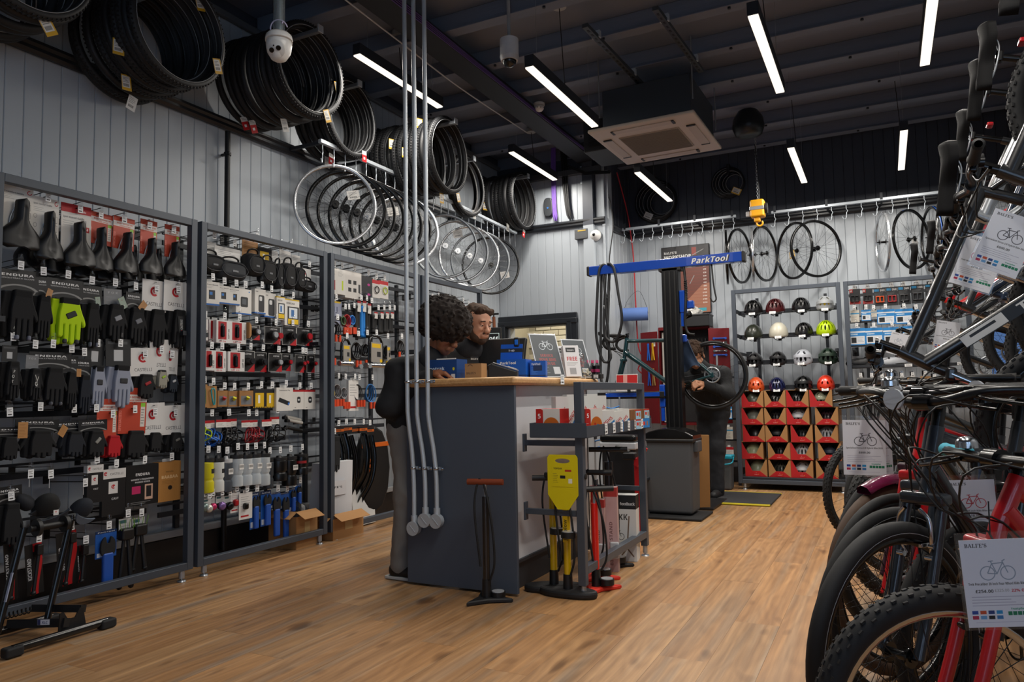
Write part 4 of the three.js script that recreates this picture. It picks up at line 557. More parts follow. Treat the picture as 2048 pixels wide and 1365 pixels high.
for (const [l, c, y, w, h, o] of [
  ['black gloves with three white letters down the back', -1.955,1.087,0.081,0.184, { card: 'darkcard', word: 'foxword' }], ['black gloves with white fox outline under grey card', -2.056,1.071,0.072,0.156, { card: 'foxgrey', word: 'foxhead' }], ['thick black gloves below a navy header card, middle glove row', -2.143,1.062,0.125,0.188, { card: 'endura', tips: 0x55585f, cw: 0.2 }], ['narrow black gloves in shadow left of the navy pair', -2.229,1.042,0.066,0.192, { card: 'endura', cw: 0.1 }], ['dark navy gloves with white side lettering and kraft tag', -2.297,1.024,0.078,0.201, { c: 0x171d28, card: 'endura', cw: 0.1, tag: 'kraftcard', tx: -0.03 }], ['pale lilac grey gloves with black cuffs beside the navy pair', -2.366,1.055,0.094,0.235, { c: 0x9298a8, trim: 0x2a2c30, tr: 0, card: 'darkcard', cw: 0.1, ch: 0.13 }], ['pale lilac grey gloves with black cuffs, second and fuller pair', -2.484,1.064,0.131,0.229, { c: 0x9298a8, trim: 0x2a2c30, tr: 0, card: 'darkcard', cw: 0.14, ch: 0.14 }], ['black short gloves with red stripe under large white logo card', -2.629,1.063,0.116,0.136, { short: 1, trim: 0x9c1a22, card: 'castelli', cw: 0.16, ch: 0.15 }], ['beige and lime short gloves under small white logo card', -2.730,1.102,0.077,0.106, { c: 0x9a978a, trim: 0x9fc23a, short: 1, card: 'castelli', cw: 0.12, ch: 0.18 }], ['navy and white mitts at the end of the middle glove row', -2.799,1.080,0.072,0.107, { c: 0x1d2530, trim: 0xb9bcc0, short: 1, card: 'castelli', cw: 0.1, ch: 0.18 }],
]) hang('gloves', l, 'gloves', c, y, w, h, { hy: 0.1, ...o }, 'gloves on the middle glove row');
for (const [l, c, y, w, h, o] of [
  ['black mitts under navy card, first on lower glove row', -1.956,0.784,0.091,0.109, { card: 'endura', cw: 0.2 }], ['black fingerless gloves with white tab and two kraft tags', -2.092,0.794,0.145,0.132, { card: 'endura', cw: 0.2, tag: 'kraftcard', tx: -0.08 }], ['navy black mitts with kraft tag, third on lower glove row', -2.257,0.783,0.107,0.128, { c: 0x1a1e26, card: 'endura', cw: 0.17, tag: 'kraftcard', tx: -0.06 }], ['black mitts with grey palms beside the red mitts', -2.356,0.778,0.112,0.136, { card: 'endura', trim: 0x8e8d86, tr: 0.9, cw: 0.15 }], ['bright red fingerless gloves hanging below a red card', -2.451,0.759,0.101,0.114, { c: 0xb81420, cc: 0xa0101a, card: 'orangecard', cw: 0.11, ch: 0.2, cx: -0.02 }], ['black mitts on red card with green corner strip', -2.575,0.761,0.148,0.149, { card: 'orangecard', cw: 0.16, ch: 0.24 }], ['black mitts with red tab on white logo card, lower glove row', -2.696,0.764,0.094,0.109, { card: 'castelli', cw: 0.15, ch: 0.17 }], ['black and grey mitts on white logo card by the frame post', -2.828,0.756,0.093,0.112, { trim: 0x6d6c68, card: 'castelli', cw: 0.15, ch: 0.16 }],
]) hang('gloves', l, 'gloves', c, y, w, h, { short: 1, hy: 0.1, ...o }, 'gloves on the lower glove row');
hang('gloves', 'black balaclava style liner on black card, first on the cap row', 'headwear', -1.972,0.447,0.103,0.192, { n: 'head_liner', short: 1, card: 'endura', cw: 0.12 });
hang('cap', 'dark navy casual cap hung by a string, second on the cap row', 'cap', -2.060,0.527,0.093,0.211, { c: 0x15181f, rz: 0.9 }, 'caps on the cap row');
hang('cap', 'black racing cap with small red and white badge and upturned brim', 'cap', -2.143,0.497,0.172,0.253, { c: 0x0f1012, b: 0x232a35, logo: 1 }, 'caps on the cap row');
hang('cap', 'navy cap with pale brim lining, last on the cap row', 'cap', -2.311,0.461,0.147,0.209, { c: 0x151a24, b: 0x5a6472, rz: -0.4 }, 'caps on the cap row');
hang('pack', 'white logo card over black arm warmers on the cap row', 'arm warmers', -2.373,0.580,0.084,0.186, { k: 'jacketpack', n: 'arm_warmers_pack' });
hang('pack', 'clear zip pack of dark garment with white logo header', 'garment pack', -2.476,0.526,0.128,0.235, { k: 'jacketpack', d: 0.02, n: 'garment_pack' });
hang('pack', 'black carton of womens padded shorts with pink photo', 'carton', -2.639,0.544,0.191,0.210, { k: 'womens', d: 0.06, n: 'garment_carton' });
hang('pack', 'kraft carton with pale lettering and black dot beside the frame post', 'carton', -2.806,0.544,0.144,0.214, { k: 'baabaa', d: 0.05, n: 'garment_carton' });
[[-2.024,0.237,0.053,0.289, 'first'], [-2.121,0.214,0.077,0.234, 'second'], [-2.278,0.232,0.100,0.256, 'third'], [-2.347,0.192,0.054,0.178, 'fourth']].forEach(([c, y, w, h, n]) => hang('kick', `black and red kickstand card, ${n} along the lowest hook row`, 'kickstand', c, y, w, h, { dx: -0.04 }, 'kickstand cards'));
hang('tool', 'bright blue card with black pump arm on the lowest hook row', 'pump arm', -2.446,0.190,0.113,0.298, { cf: 0.45, n: 'accessory_arm' });
hang('tripod', 'black double leg kickstand under green netted card', 'kickstand', -2.549,0.203,0.086,0.358, {}, 'double leg kickstands');
hang('tripod', 'second double leg kickstand with splayed foot by the bottom rail', 'kickstand', -2.627,0.235,0.090,0.278, {}, 'double leg kickstands');

// ---------------------------------------------------------------- second display (bags, lights, bottles, tools)
const F2 = displayFrame('display stand of bags, lights and bottles between glove and lock displays', XFR, -3.465, PI / 2, 1.07, [1.93, 1.64, 1.38, 1.15, 0.92, 0.71, 0.5, 0.32], 0.42, 'slate display frames along the long wall');
hookFrame = F2;
for (const [l, c, y, w, h, o] of [
  ['round black handlebar bag under white card', -3.081,1.795,0.183,0.118, { card: 'whitecard', d: 0.13 }], ['charcoal roll shaped frame bag beside the round handlebar bag', -3.224,1.774,0.220,0.117, { c: 0x24282e, card: 'whitecard', d: 0.1 }], ['tall glossy black saddle bag under kraft card', -3.406,1.836,0.145,0.143, { card: 'kraftcard', d: 0.1 }], ['black pouch under yellow card on the bag row', -3.525,1.807,0.132,0.155, { card: 'yellowlight', d: 0.08 }], ['narrow black bag hanging right of the yellow card', -3.619,1.792,0.065,0.170, { card: 'whitecard', d: 0.09 }], ['black wedge saddle bag in the bag row, seventh from the post', -3.716,1.807,0.117,0.178, { card: 'whitecard', d: 0.09 }], ['black wedge saddle bag left of the white logo card', -3.821,1.803,0.092,0.161, { card: 'whitecard', d: 0.09 }], ['small black roll bag below the white logo card', -3.896,1.763,0.154,0.083, { card: 'castelli', d: 0.08 }],
]) hang('bag', l, 'bag', c, y, w, h, { hy: 0.1, ...o }, 'bags on the bag row');
[['mount', -2.997,1.598,0.033,0.135], ['mount', -3.063,1.612,0.115,0.141], ['mount', -3.153,1.615,0.094,0.109], ['mount', -3.244,1.615,0.077,0.107], ['headunit', -3.319,1.590,0.124,0.160], ['case', -3.457,1.606,0.092,0.159], ['case', -3.545,1.591,0.100,0.160], ['phonemount', -3.624,1.579,0.074,0.152], ['phonemount', -3.730,1.560,0.136,0.177]].forEach(([k, c, y, w, h], i) => hang('pack', `white phone mount carton with ${{ mount: 'clamp picture', headunit: 'square computer picture', case: 'phone case picture', phonemount: 'yellow printed panel' }[k]}, ${ORD[i]} on the mount row`, 'phone mount', c, y, w, h, { k, d: 0.035, ry: i < 4 ? -0.15 : 0, n: 'phone_mount_carton' }, 'cartons on the mount row'));
const lightBody = rb(0.016, 0.07, 0.02, 0.006, 2);
[['redlightflat', -3.011,1.394,0.070,0.123], ['redlight', -3.161,1.392,0.104,0.134], ['redlight', -3.281,1.394,0.127,0.135]].forEach(([k, c, y, w, h], i) => { hang('pack', `red and white boxed front light, ${ORD[i]} on the upper light row`, 'light', c, y, w, h, { k, d: 0.03, n: 'boxed_light', ...(i ? { win: lightBody, wm: gloss, wp: [-0.08, 0.52, 0.006] } : {}) }, 'boxed lights on the upper light row'); if (i) for (let j = 1; j < 3; j++) hang('pack', `red boxed light, ${ORD[j]} in the stack behind the ${ORD[i]} front light`, 'light', c + 0.022 * j, y + 0.004 * j, w, h, { k, d: 0.028, dx: -0.035 * j, nohook: 1, n: 'boxed_light' }, 'boxed lights stacked behind'); });
[[-3.409,1.407,0.112,0.096, { kraft: 1 }, 'round light in black and kraft sleeve at the end of the red boxes'], [-3.578,1.398,0.140,0.114, { two: 1, l: 0x9a9da0, x: -0.02 }, 'front and rear light pair in black sleeve'], [-3.732,1.402,0.132,0.121, { c: 0x101011, l: 0x1c1c1e }, 'long black light sleeve right of the light pair'], [-3.881,1.408,0.159,0.122, { c: 0x101011, l: 0xa3121c }, 'black light sleeve with red lens by the post']].forEach(([c, y, w, h, o, l]) => hang('hex', l, 'light', c, y, w, h, { ...o }, 'sleeved lights on the upper light row'));
[['redlight', -3.002,1.220,0.056,0.116], ['redlightflat', -3.061,1.217,0.063,0.119], ['redlight', -3.135,1.214,0.084,0.125], ['redlight', -3.261,1.216,0.128,0.120]].forEach(([k, c, y, w, h], i) => hang('pack', `slim red and white boxed light, ${ORD[i]} on the lower light row`, 'light', c, y, w, h, { k, d: 0.04, n: 'boxed_light', win: lightBody, wm: gloss, wp: [-0.08, 0.5, 0.008] }, 'boxed lights on the lower light row'));
[[-3.364,1.222,0.123,0.131], [-3.490,1.222,0.118,0.126], [-3.608,1.222,0.118,0.118, 0x9a9da0], [-3.722,1.228,0.098,0.116, 0xa3121c], [-3.818,1.221,0.086,0.120, 0xa3121c], [-3.869,1.231,0.078,0.102, 0xa3121c], [-3.934,1.224,0.079,0.123, 0xa3121c]].forEach(([c, y, w, h, l], i) => hang('hex', `black sleeved light with ${l === 0xa3121c ? 'red' : l ? 'silver' : 'dark'} lens, ${ORD[i + 4]} on the lower light row`, 'light', c, y, w, h, { l: l ?? 0x202022, dx: i % 2 ? -0.02 : 0 }, 'sleeved lights on the lower light row'));
[['krafttag', -3.014,1.009,0.070,0.133, 0x4a6a3a, 'kraft packed green loop light'], ['krafttag', -3.084,1.003,0.068,0.128, 0x1b9ba8, 'kraft packed teal loop light'], ['kraftpair', -3.165,0.992,0.075,0.096, 0xa3121c, 'kraft packed red clip light'], ['kraftpair', -3.244,0.990,0.071,0.095, 0xc9c414, 'kraft packed yellow clip light'], ['kraftpair', -3.337,0.991,0.110,0.096, 0xc9c414, 'wide kraft pack with yellow and red clip lights']].forEach(([k, c, y, w, h, col, l], i) => hang('pack', `${l} on the small light row`, 'light', c, y, w, h, { k, d: 0.025, n: 'clip_light_pack', win: i < 2 ? G('loop', () => tube([[-0.012, 0.04, 0], [0.012, 0.04, 0], [0.006, -0.04, 0], [-0.004, -0.04, 0]], 0.004, 20, 5, true)) : cy(0.012, 0.008, 0.018, 12), wm: M(col, 0.4), wp: [0, 0.5, 0.012], wr: i < 2 ? [0, 0, 0.1] : [0.6, 0, 0] }, 'kraft packed lights'));
[['yellowlight', -3.452,0.990,0.111,0.118, 'first black and yellow light pack'], ['yellowlight', -3.567,0.989,0.108,0.120, 'second black and yellow light pack'], ['torch', -3.671,0.982,0.151,0.153, 'white pack with black torch light picture'], ['flare', -3.801,0.978,0.103,0.132, 'white and red pack with white lens light'], ['flare', -3.913,0.977,0.110,0.133, 'white and red pack with round light next to the post']].forEach(([k, c, y, w, h, l], i) => hang('pack', `${l} on the small light row`, 'light', c, y, w, h, { k, d: 0.03, dx: i === 1 ? -0.02 : 0, n: 'boxed_light' }, 'boxed lights on the small light row'));
[[-3.011,0.798,0.073,0.105, 0xb4cc14, 'lime yellow'], [-3.061,0.778,0.082,0.126, 0x1d5fb8, 'first bright blue'], [-3.104,0.778,0.092,0.127, 0x1d5fb8, 'second bright blue'], [-3.162,0.781,0.086,0.127, 0x111113, 'first glossy black'], [-3.214,0.779,0.088,0.126, 0x111113, 'second glossy black'], [-3.277,0.779,0.096,0.130, 0x111113, 'third glossy black'], [-3.357,0.776,0.071,0.117, 0x8e1420, 'first dark red'], [-3.402,0.774,0.069,0.116, 0x8e1420, 'second dark red'], [-3.447,0.774,0.070,0.117, 0x8e1420, 'third dark red'], [-3.522,0.773,0.092,0.121, 0x111113, 'small black'], [-3.612,0.778,0.089,0.133, 0x111113, 'white carded black']].forEach(([c, y, w, h, col, l], i) => hang('cage', `${l} bottle cage on the bottle cage row`, 'bottle cage', c, y, Math.max(w, 0.075), h, { c: col, metal: 0.2, dx: -(i % 3) * 0.02, hy: 0.06, nohook: i % 2 === 1 }, 'bottle cages'));
[[-3.821,0.852,0.147,0.031], [-3.840,0.831,0.141,0.031], [-3.829,0.780,0.162,0.031]].forEach(([c, y, w, h], i) => { const t = thing('mini_pump', `${i < 2 ? 'white' : 'black'} mini pump, ${ORD[i]} in the small pile right of the cages`, 'pump', -3.6, y, c, PI / 2); part(t, 'barrel', at(cy(0.012, 0.012, w, 10), 0, 0, 0, 0, 0, PI / 2), i < 2 ? M(0xc9c6be, 0.4) : black, null, [0, 0, -0.2]); part(t, 'head', rb(0.03, 0.022, 0.03, 0.006), black, [-w / 2, 0.006, 0]); });
const frosted = M(0xdfe6ea, 0.35, 0, { transmission: 0.45, thickness: 0 });
[[-2.990,0.568,0.050,0.182, { m: M(0xb03c3c, 0.4), band: 0xd5d2cc }, 'red bottle half hidden by the post'], [-3.051,0.558,0.087,0.211, { m: M(0xc3b914, 0.4), cap: 0x1a1a1c, band: 0x1a1a1c }, 'yellow bottle with black lettering band'], [-3.130,0.552,0.081,0.210, { m: M(0xc7c9c6, 0.4), band: 0x1a1a1c, cap: 0x1a1a1c }, 'white bottle with black lettering band'], [-3.195,0.543,0.077,0.208, { m: M(0x3f444b, 0.4), cap: 0xb8b9ba, lab: 1 }, 'dark grey bottle with white dots'], [-3.264,0.564,0.077,0.202, { m: frosted, lab: 1 }, 'first frosted clear bottle'], [-3.337,0.560,0.081,0.198, { m: frosted, lab: 1 }, 'second frosted clear bottle'], [-3.411,0.558,0.082,0.200, { m: frosted, lab: 1 }, 'third frosted clear bottle'], [-3.485,0.551,0.088,0.213, { m: frosted, lab: 1 }, 'fourth frosted clear bottle'], [-3.532,0.520,0.063,0.200, { m: M(0x33383e, 0.4) }, 'charcoal insulated bottle'], [-3.625,0.537,0.107,0.159, { m: M(0x0f1012, 0.3), lab: 0 }, 'black bottle with blue base mark'], [-3.723,0.518,0.098,0.202, { m: M(0x0f1012, 0.3), lab: 1, band: 0x1a1b1e }, 'black bottle with white label'], [-3.817,0.551,0.092,0.143, { m: M(0x101113, 0.3), band: 0x9a1c22 }, 'short black bottle with red top card']].forEach(([c, y, w, h, o, l], i) => hang('bottle', `${l} on the bottle row`, 'bottle', c, y, w, h, { ...o, hy: 0.03 }, 'bottles on the bottle row'));
[[-3.029,0.384,0.059,0.083, 0x7c8f8c, 'silver green'], [-3.089,0.380,0.050,0.084, 0xc23a6a, 'hot pink'], [-3.155,0.375,0.060,0.085, 0x7d5f9a, 'purple'], [-3.216,0.367,0.058,0.084, 0x17181a, 'black'], [-3.048,0.374,0.054,0.079, 0xc9c6bd, 'cream']].forEach(([c, y, w, h, col, l], i) => hang('bell', `${l} bell on grey card, bell row`, 'bell', c, y, w, h, { c: col, dx: i === 4 ? 0.02 : 0 }, 'bells'));
[[-3.270,0.366,0.074,0.119], [-3.339,0.337,0.104,0.159]].forEach(([c, y, w, h], i) => hang('pack', `white carded red bell kit, ${ORD[i]} beside the coloured bells`, 'bell kit', c, y, w, h, { k: 'whitecard', d: 0.004, n: 'bell_kit', win: rb(0.03, 0.04, 0.03, 0.01), wm: i ? gloss : M(0xa3121c, 0.4), wp: [-0.1, 0.5, 0.012] }, 'carded bell kits'));
[[-3.421,0.295,0.072,0.223, 'slim tweezer tool on long blue card', 1], [-3.523,0.295,0.086,0.218, 'black pliers tool on blue card', 1], [-3.609,0.243,0.093,0.280, 'blue pedal spanner beside the tyre levers', 0.35], [-3.697,0.223,0.084,0.298, 'thick blue handled chain tool', 0.35], [-3.773,0.314,0.060,0.158, 'small blue carded tool with green part', 1], [-3.835,0.341,0.054,0.139, 'smallest blue carded tool by the post', 1]].forEach(([c, y, w, h, l, cf], i) => hang('tool', `${l}, bottom row`, 'tool', c, y, w, h, { cf, dx: -i * 0.004 }, 'blue workshop tools'));

// ---------------------------------------------------------------- third display (locks, tubes, mudguards)
const F3 = displayFrame('display stand of locks and mudguards behind the counter staff', XFR, -4.595, PI / 2, 1.12, [1.93, 1.66, 1.3, 1.0, 0.75, 0.5], 0.42, 'slate display frames along the long wall');
hookFrame = F3;
[['redstripe', -4.140,1.827,0.090,0.188, 'white pump carton with red stripe'], ['limestripe', -4.231,1.832,0.092,0.186, 'white pump carton with lime stripe'], ['squares', -4.373,1.826,0.192,0.204, 'white carton with black square windows'], ['pinkdots', -4.540,1.820,0.130,0.191, 'black carton with two pink dots'], ['tubecard', -4.645,1.832,0.117,0.141, 'red and white carded brake cable'], ['tubecard', -4.757,1.837,0.124,0.141, 'red and white gear cable with lime coil']].forEach(([k, c, y, w, h, l], i) => { hang('pack', `${l} on the top row of the lock display`, 'carton', c, y, w, h, { k, d: i < 4 ? 0.08 : 0.01, n: i < 4 ? 'boxed_pump' : 'cable_pack', ...(i >= 4 ? { win: to(0.026, 0.004, 5, 18), wm: i === 4 ? black : M(0xaec614, 0.4), wp: [0.1, 0.45, 0.01] } : {}) }, 'cartons on the top row of the lock display'); });
hang('pack', 'grey blue multi tool pack with yellow header on the lock display', 'tool pack', -4.176,1.601,0.150,0.170, { k: 'toolpack', d: 0.03, n: 'tool_pack' });
[[-4.259,1.539,0.059,0.172, 0x46603a, 'olive'], [-4.305,1.543,0.087,0.174, 0xa8141c, 'red'], [-4.368,1.552,0.066,0.184, 0x1a74c4, 'blue'], [-4.184,1.469,0.141,0.145, 0x141416, 'black']].forEach(([c, y, w, h, col, l]) => hang('coil', `${l} coiled cable lock below the tool pack`, 'cable lock', c, y, w, h, { c: col }, 'coloured coil locks'));
[[-4.447,1.559,0.087,0.240, 0x0f1012, 'first black'], [-4.513,1.564,0.052,0.243, 0x1778c8, 'bright blue'], [-4.573,1.560,0.061,0.227, 0x0f1012, 'second black'], [-4.655,1.553,0.075,0.147, 0x0f1012, 'third black'], [-4.733,1.559,0.074,0.149, 0x0f1012, 'fourth black'], [-4.804,1.567,0.063,0.146, 0x0f1012, 'fifth black'], [-4.870,1.574,0.059,0.143, 0x0f1012, 'sixth black']].forEach(([c, y, w, h, col, l], i) => { const t = thing('handlebar_grip_pack', `${l} rolled grip pack on the lock display`, 'grips', -3.55, y - h / 2, c, PI / 2, 'rolled grip packs'); part(t, 'grip', G(`grip${h.toFixed(2)}`, () => lathe([[0, 0], [0.022, 0], [0.022, 0.02], [0.017, 0.03], [0.017, h - 0.03], [0.022, h - 0.02], [0.022, h], [0, h]], 14)), M(col, 0.7), [-0.018, 0, 0]); part(t, 'grip', G(`grip${h.toFixed(2)}`, () => cy(0.02, 0.02, h, 12)), M(col, 0.7), [0.02, 0, -0.01]); card(t, 'card', 'tubecard', 0.04, h * 0.35, 0.003, [0, h * 0.98, 0.02]); hook(F3, -(c - F3.position.z), y + h / 2 + 0.05, -0.35); });
[[-4.139,1.331,0.088,0.227, { q: 2 }, 'first'], [-4.425,1.323,0.128,0.229, { q: 2, key: 1 }, 'second'], [-4.533,1.334,0.079,0.238, { q: 1, key: 1 }, 'third'], [-4.780,1.329,0.099,0.224, { q: 1, o: 0xc9a50f, card: 'lockcard' }, 'fourth'], [-4.969,1.380,0.214,0.144, { q: 1 }, 'fifth']].forEach(([c, y, w, h, o, l]) => hang('coil', `${l} black coiled lock with orange sleeves, shackle lock row`, 'cable lock', c, y, Math.max(w, 0.09), h, o, 'black coiled locks'));
[[-4.258,1.315,0.131,0.190, 'shackle lock with yellow and grey card, first on its row'], [-4.616,1.335,0.232,0.247, 'larger shackle lock with chrome crossbar and yellow card']].forEach(([c, y, w, h, l]) => hang('dlock', l, 'shackle lock', c, y, w, h, { dx: 0.02 }, 'shackle locks'));
[[-4.135,1.012,0.082,0.168, 0xc9a50f, 'yellow'], [-4.203,1.022,0.099,0.190, 0x77777a, 'silver'], [-4.280,1.008,0.070,0.208, 0x8a8d90, 'steel'], [-4.421,1.013,0.115,0.192, 0x17181a, 'black'], [-4.581,1.004,0.138,0.213, 0x2b6fae, 'blue tipped']].forEach(([c, y, w, h, col, l]) => hang('coil', `${l} cable lock tangle on the row below the shackle locks`, 'cable lock', c, y, Math.max(w, 0.08), h, { c: col, q: 3 }, 'cable lock tangles'));
hang('pack', 'white carded combination lock among the cable tangles', 'lock', -4.372,1.000,0.113,0.226, { k: 'whitecard', d: 0.02, n: 'lock_pack' });
hang('gloves', 'black sock pack with green tag beside the mudguards', 'socks', -4.150,0.588,0.112,0.265, { n: 'sock_pack', short: 1, card: 'darkcard', cw: 0.05, ch: 0.06 });
[[-4.256,0.545,0.116,0.458, 'first', 0.1, 0], [-4.346,0.543,0.127,0.475, 'second', -0.1, 0.03], [-4.443,0.474,0.131,0.605, 'third', 0.2, 0.06], [-4.530,0.512,0.093,0.520, 'fourth', -0.2, -0.04], [-4.611,0.471,0.104,0.584, 'fifth', 0.1, -0.08]].forEach(([c, y, w, h, l, ry, rz]) => hang('guard', `${l} curved black mudguard under orange strip card`, 'mudguard', c, y, w, h, { ry, rz, dx: -0.05 }, 'mudguards'));
{
  const [c, y, w, h] = [-4.766,0.417,0.363,0.689], t = thing('wheel_bag', 'large round black wheel bag with orange band and three orange symbols', 'wheel bag', -3.66, y - h / 2, c, PI / 2);
  part(t, 'bag', G('wb', () => { const s = new THREE.Shape(); s.absellipse(0, h / 2, w * 0.55, h / 2, 0, PI * 2); return ext(s, 0.07, 0.02, 2); }), black, [0, 0, 0]); part(t, 'band', rb(w * 0.95, 0.035, 0.006, 0.002), M(0xc45c12, 0.5), [0, h * 0.78, 0.037]); for (let i = 0; i < 3; i++) part(t, 'symbol', cy(0.017, 0.017, 0.004, 14), M(0xc45c12, 0.5), [-w * 0.18, h * (0.6 - i * 0.055), 0.037], [PI / 2, 0, 0]);
}
{
  const b = thing('paper_bag', 'large white paper carrier bag standing in a carton below the locks', 'bag', -3.56, 0.15, -4.17, PI / 2 - 0.15);
  part(b, 'sack', G('sack', () => { const g = new THREE.BoxGeometry(0.3, 0.36, 0.12, 4, 4, 2), p = g.attributes.position; for (let i = 0; i < p.count; i++) { p.setX(i, p.getX(i) * (1 + 0.12 * (p.getY(i) + 0.18)) + 0.06 * p.getY(i)); p.setZ(i, p.getZ(i) * (1.1 - 0.9 * (p.getY(i) + 0.18)) + 0.012 * Math.sin(p.getX(i) * 30)); } g.computeVertexNormals(); return g; }), M(0xc6c7ca, 0.6), [0, 0.2, 0]);
  for (const s of [-1, 1]) part(b, 'handle', tube([[-0.05, 0.37, s * 0.02], [-0.05, 0.43, s * 0.03], [0.05, 0.43, s * 0.03], [0.05, 0.37, s * 0.02]], 0.004, 16, 5), M(0xcfcfcf, 0.6));
  card(b, 'print', 'paperbag', 0.2, 0.1, 0.001, [-0.03, 0.2, 0.072], [0, 0, 0]);
  const box = (label, x, y, z, w, h, d, m) => { const t = thing('carton', label, 'carton', x, y, z, PI / 2); part(t, 'body', mg([at(bx(w, h, 0.004), 0, h / 2, d / 2), at(bx(w, h, 0.004), 0, h / 2, -d / 2), at(bx(0.004, h, d), w / 2, h / 2, 0), at(bx(0.004, h, d), -w / 2, h / 2, 0), at(bx(w, 0.004, d), 0, 0.002, 0)]), m); part(t, 'flap', mg([at(bx(w * 0.95, 0.003, 0.09), 0, h + 0.01, d / 2 + 0.03, 0.5, 0, 0), at(bx(0.08, 0.003, d * 0.95), -w / 2 - 0.02, h + 0.012, 0, 0, 0, 0.5)]), m); part(t, 'tape', bx(w * 0.25, h * 0.4, 0.001), M(0xb79a68, 0.4), [0, h * 0.6, d / 2 + 0.003]); return t; };
  box('brown open carton on the floor below the blue tools', -3.6, 0.0, -3.83, 0.2, 0.21, 0.24, kraft); box('brown carton under the white paper bag', -3.58, 0.0, -4.22, 0.33, 0.145, 0.26, kraft);
  const p = thing('plastic_sack', 'crumpled dark plastic bag stuffed in the brown open carton', 'plastic bag', -3.6, 0.12, -3.83); part(p, 'film', G('film', () => { const g = new THREE.IcosahedronGeometry(0.09, 3), q = g.attributes.position; for (let i = 0; i < q.count; i++) { const k = 1 + 0.35 * noise.noise(q.getX(i) * 30, q.getY(i) * 30, q.getZ(i) * 30); q.setXYZ(i, q.getX(i) * k, q.getY(i) * k * 1.1, q.getZ(i) * k); } g.computeVertexNormals(); return g; }), M(0x2a2b2e, 0.25), [0, 0.09, 0]);
  const w = thing('leaning_board', 'plain white board leaning under the mudguards', 'board', -3.64, 0.01, -4.62, PI / 2); part(w, 'board', rb(0.27, 0.32, 0.02, 0.002), white, [0, 0.16, 0], [-0.08, 0, 0]);
}
// ---------------------------------------------------------------- fourth display, mostly behind the two staff
const F4 = displayFrame('display stand of inner tubes farthest along the long wall', XFR, -5.71, PI / 2, 1.04, [1.93, 1.6, 1.25], 0.42, 'slate display frames along the long wall');
hookFrame = F4;
for (let i = 0; i < 8; i++) hang('pack', `inner tube pack ${ORD[i]} along the farthest display, near the doorway`, 'inner tube', -5.34 - i * 0.105, 1.78 - (i % 2) * 0.02, 0.075, 0.15, { k: i < 3 ? 'pinkdots' : i === 3 ? 'kraftcard' : 'tubecard', d: 0.06, n: 'inner_tube_pack' }, 'inner tube packs');
for (let i = 0; i < 6; i++) hang('pack', `second row inner tube pack ${ORD[i]} behind the staff heads`, 'inner tube', -5.36 - i * 0.13, 1.46, 0.08, 0.15, { k: i % 2 ? 'tubecard' : 'pinkdots', d: 0.06, n: 'inner_tube_pack' }, 'lower inner tube packs');
// ---------------------------------------------------------------- wheels, tyres and bicycles
const tyreTorus = (R, w, n = 56) => to(R - w / 2, w / 2, 12, n);
function knobs(R, w, n, rows, size) { return G(`knobs${R},${w},${n},${rows}`, () => { const l = [], b = new THREE.BoxGeometry(size, size * 0.42, size * 0.8); for (let i = 0; i < n; i++) for (let r = 0; r < rows; r++) { const a = (i + (r % 2) * 0.5) / n * PI * 2, f = rows > 1 ? (r / (rows - 1) * 2 - 1) : 0, t = f * 1.05, rr = R - w / 2 + w / 2 * Math.cos(t); l.push(at(b, Math.cos(a) * rr, Math.sin(a) * rr, Math.sin(t) * w / 2, 0, 0, a - PI / 2)); } return mg(l); }); }
function spokesGeo(R, n = 28, r = 0.001) { return G(`spk${R},${n},${r}`, () => { const l = []; for (let i = 0; i < n; i++) { const s = i % 2 ? 1 : -1, a = i / n * PI * 2, b = a + (i % 4 < 2 ? 0.9 : -0.9); l.push(bar([Math.cos(b) * 0.024, Math.sin(b) * 0.024, s * 0.028], [Math.cos(a) * R, Math.sin(a) * R, s * 0.002], r, 4)); } return mg(l); }); }
const rimGeo = (R, d = 0.022, w = 0.022) => G(`rim${R},${d},${w}`, () => lathe([[R - d, -w * 0.25], [R - d * 0.6, -w * 0.5], [R, -w * 0.5], [R - 0.004, -w * 0.3], [R - 0.004, w * 0.3], [R, w * 0.5], [R - d * 0.6, w * 0.5], [R - d, w * 0.25], [R - d, -w * 0.25]], 56).rotateX(PI / 2));
const hubGeo = () => G('hub', () => mg([at(cy(0.012, 0.012, 0.075, 10), 0, 0, 0, PI / 2), at(cy(0.026, 0.026, 0.006, 16), 0, 0, 0.03, PI / 2), at(cy(0.026, 0.026, 0.006, 16), 0, 0, -0.03, PI / 2), at(cy(0.005, 0.005, 0.11, 8), 0, 0, 0, PI / 2)]));
const discGeo = (r) => G('disc' + r, () => { const l = [at(to(r - 0.008, 0.008, 4, 36), 0, 0, 0, 0, 0, 0, [1, 1, 0.15])]; for (let i = 0; i < 6; i++) l.push(at(bx(0.006, r - 0.01, 0.002), Math.cos(i * PI / 3 + 0.4) * r * 0.45, Math.sin(i * PI / 3 + 0.4) * r * 0.45, 0, 0, 0, i * PI / 3 + 0.4 - PI / 2 + 0.5)); return mg(l); });
const cassGeo = () => G('cass', () => mg([0, 1, 2, 3, 4, 5].map((i) => at(cy(0.048 - i * 0.006, 0.048 - i * 0.006, 0.002, 20), 0, 0, 0.014 + i * 0.0045, PI / 2))));
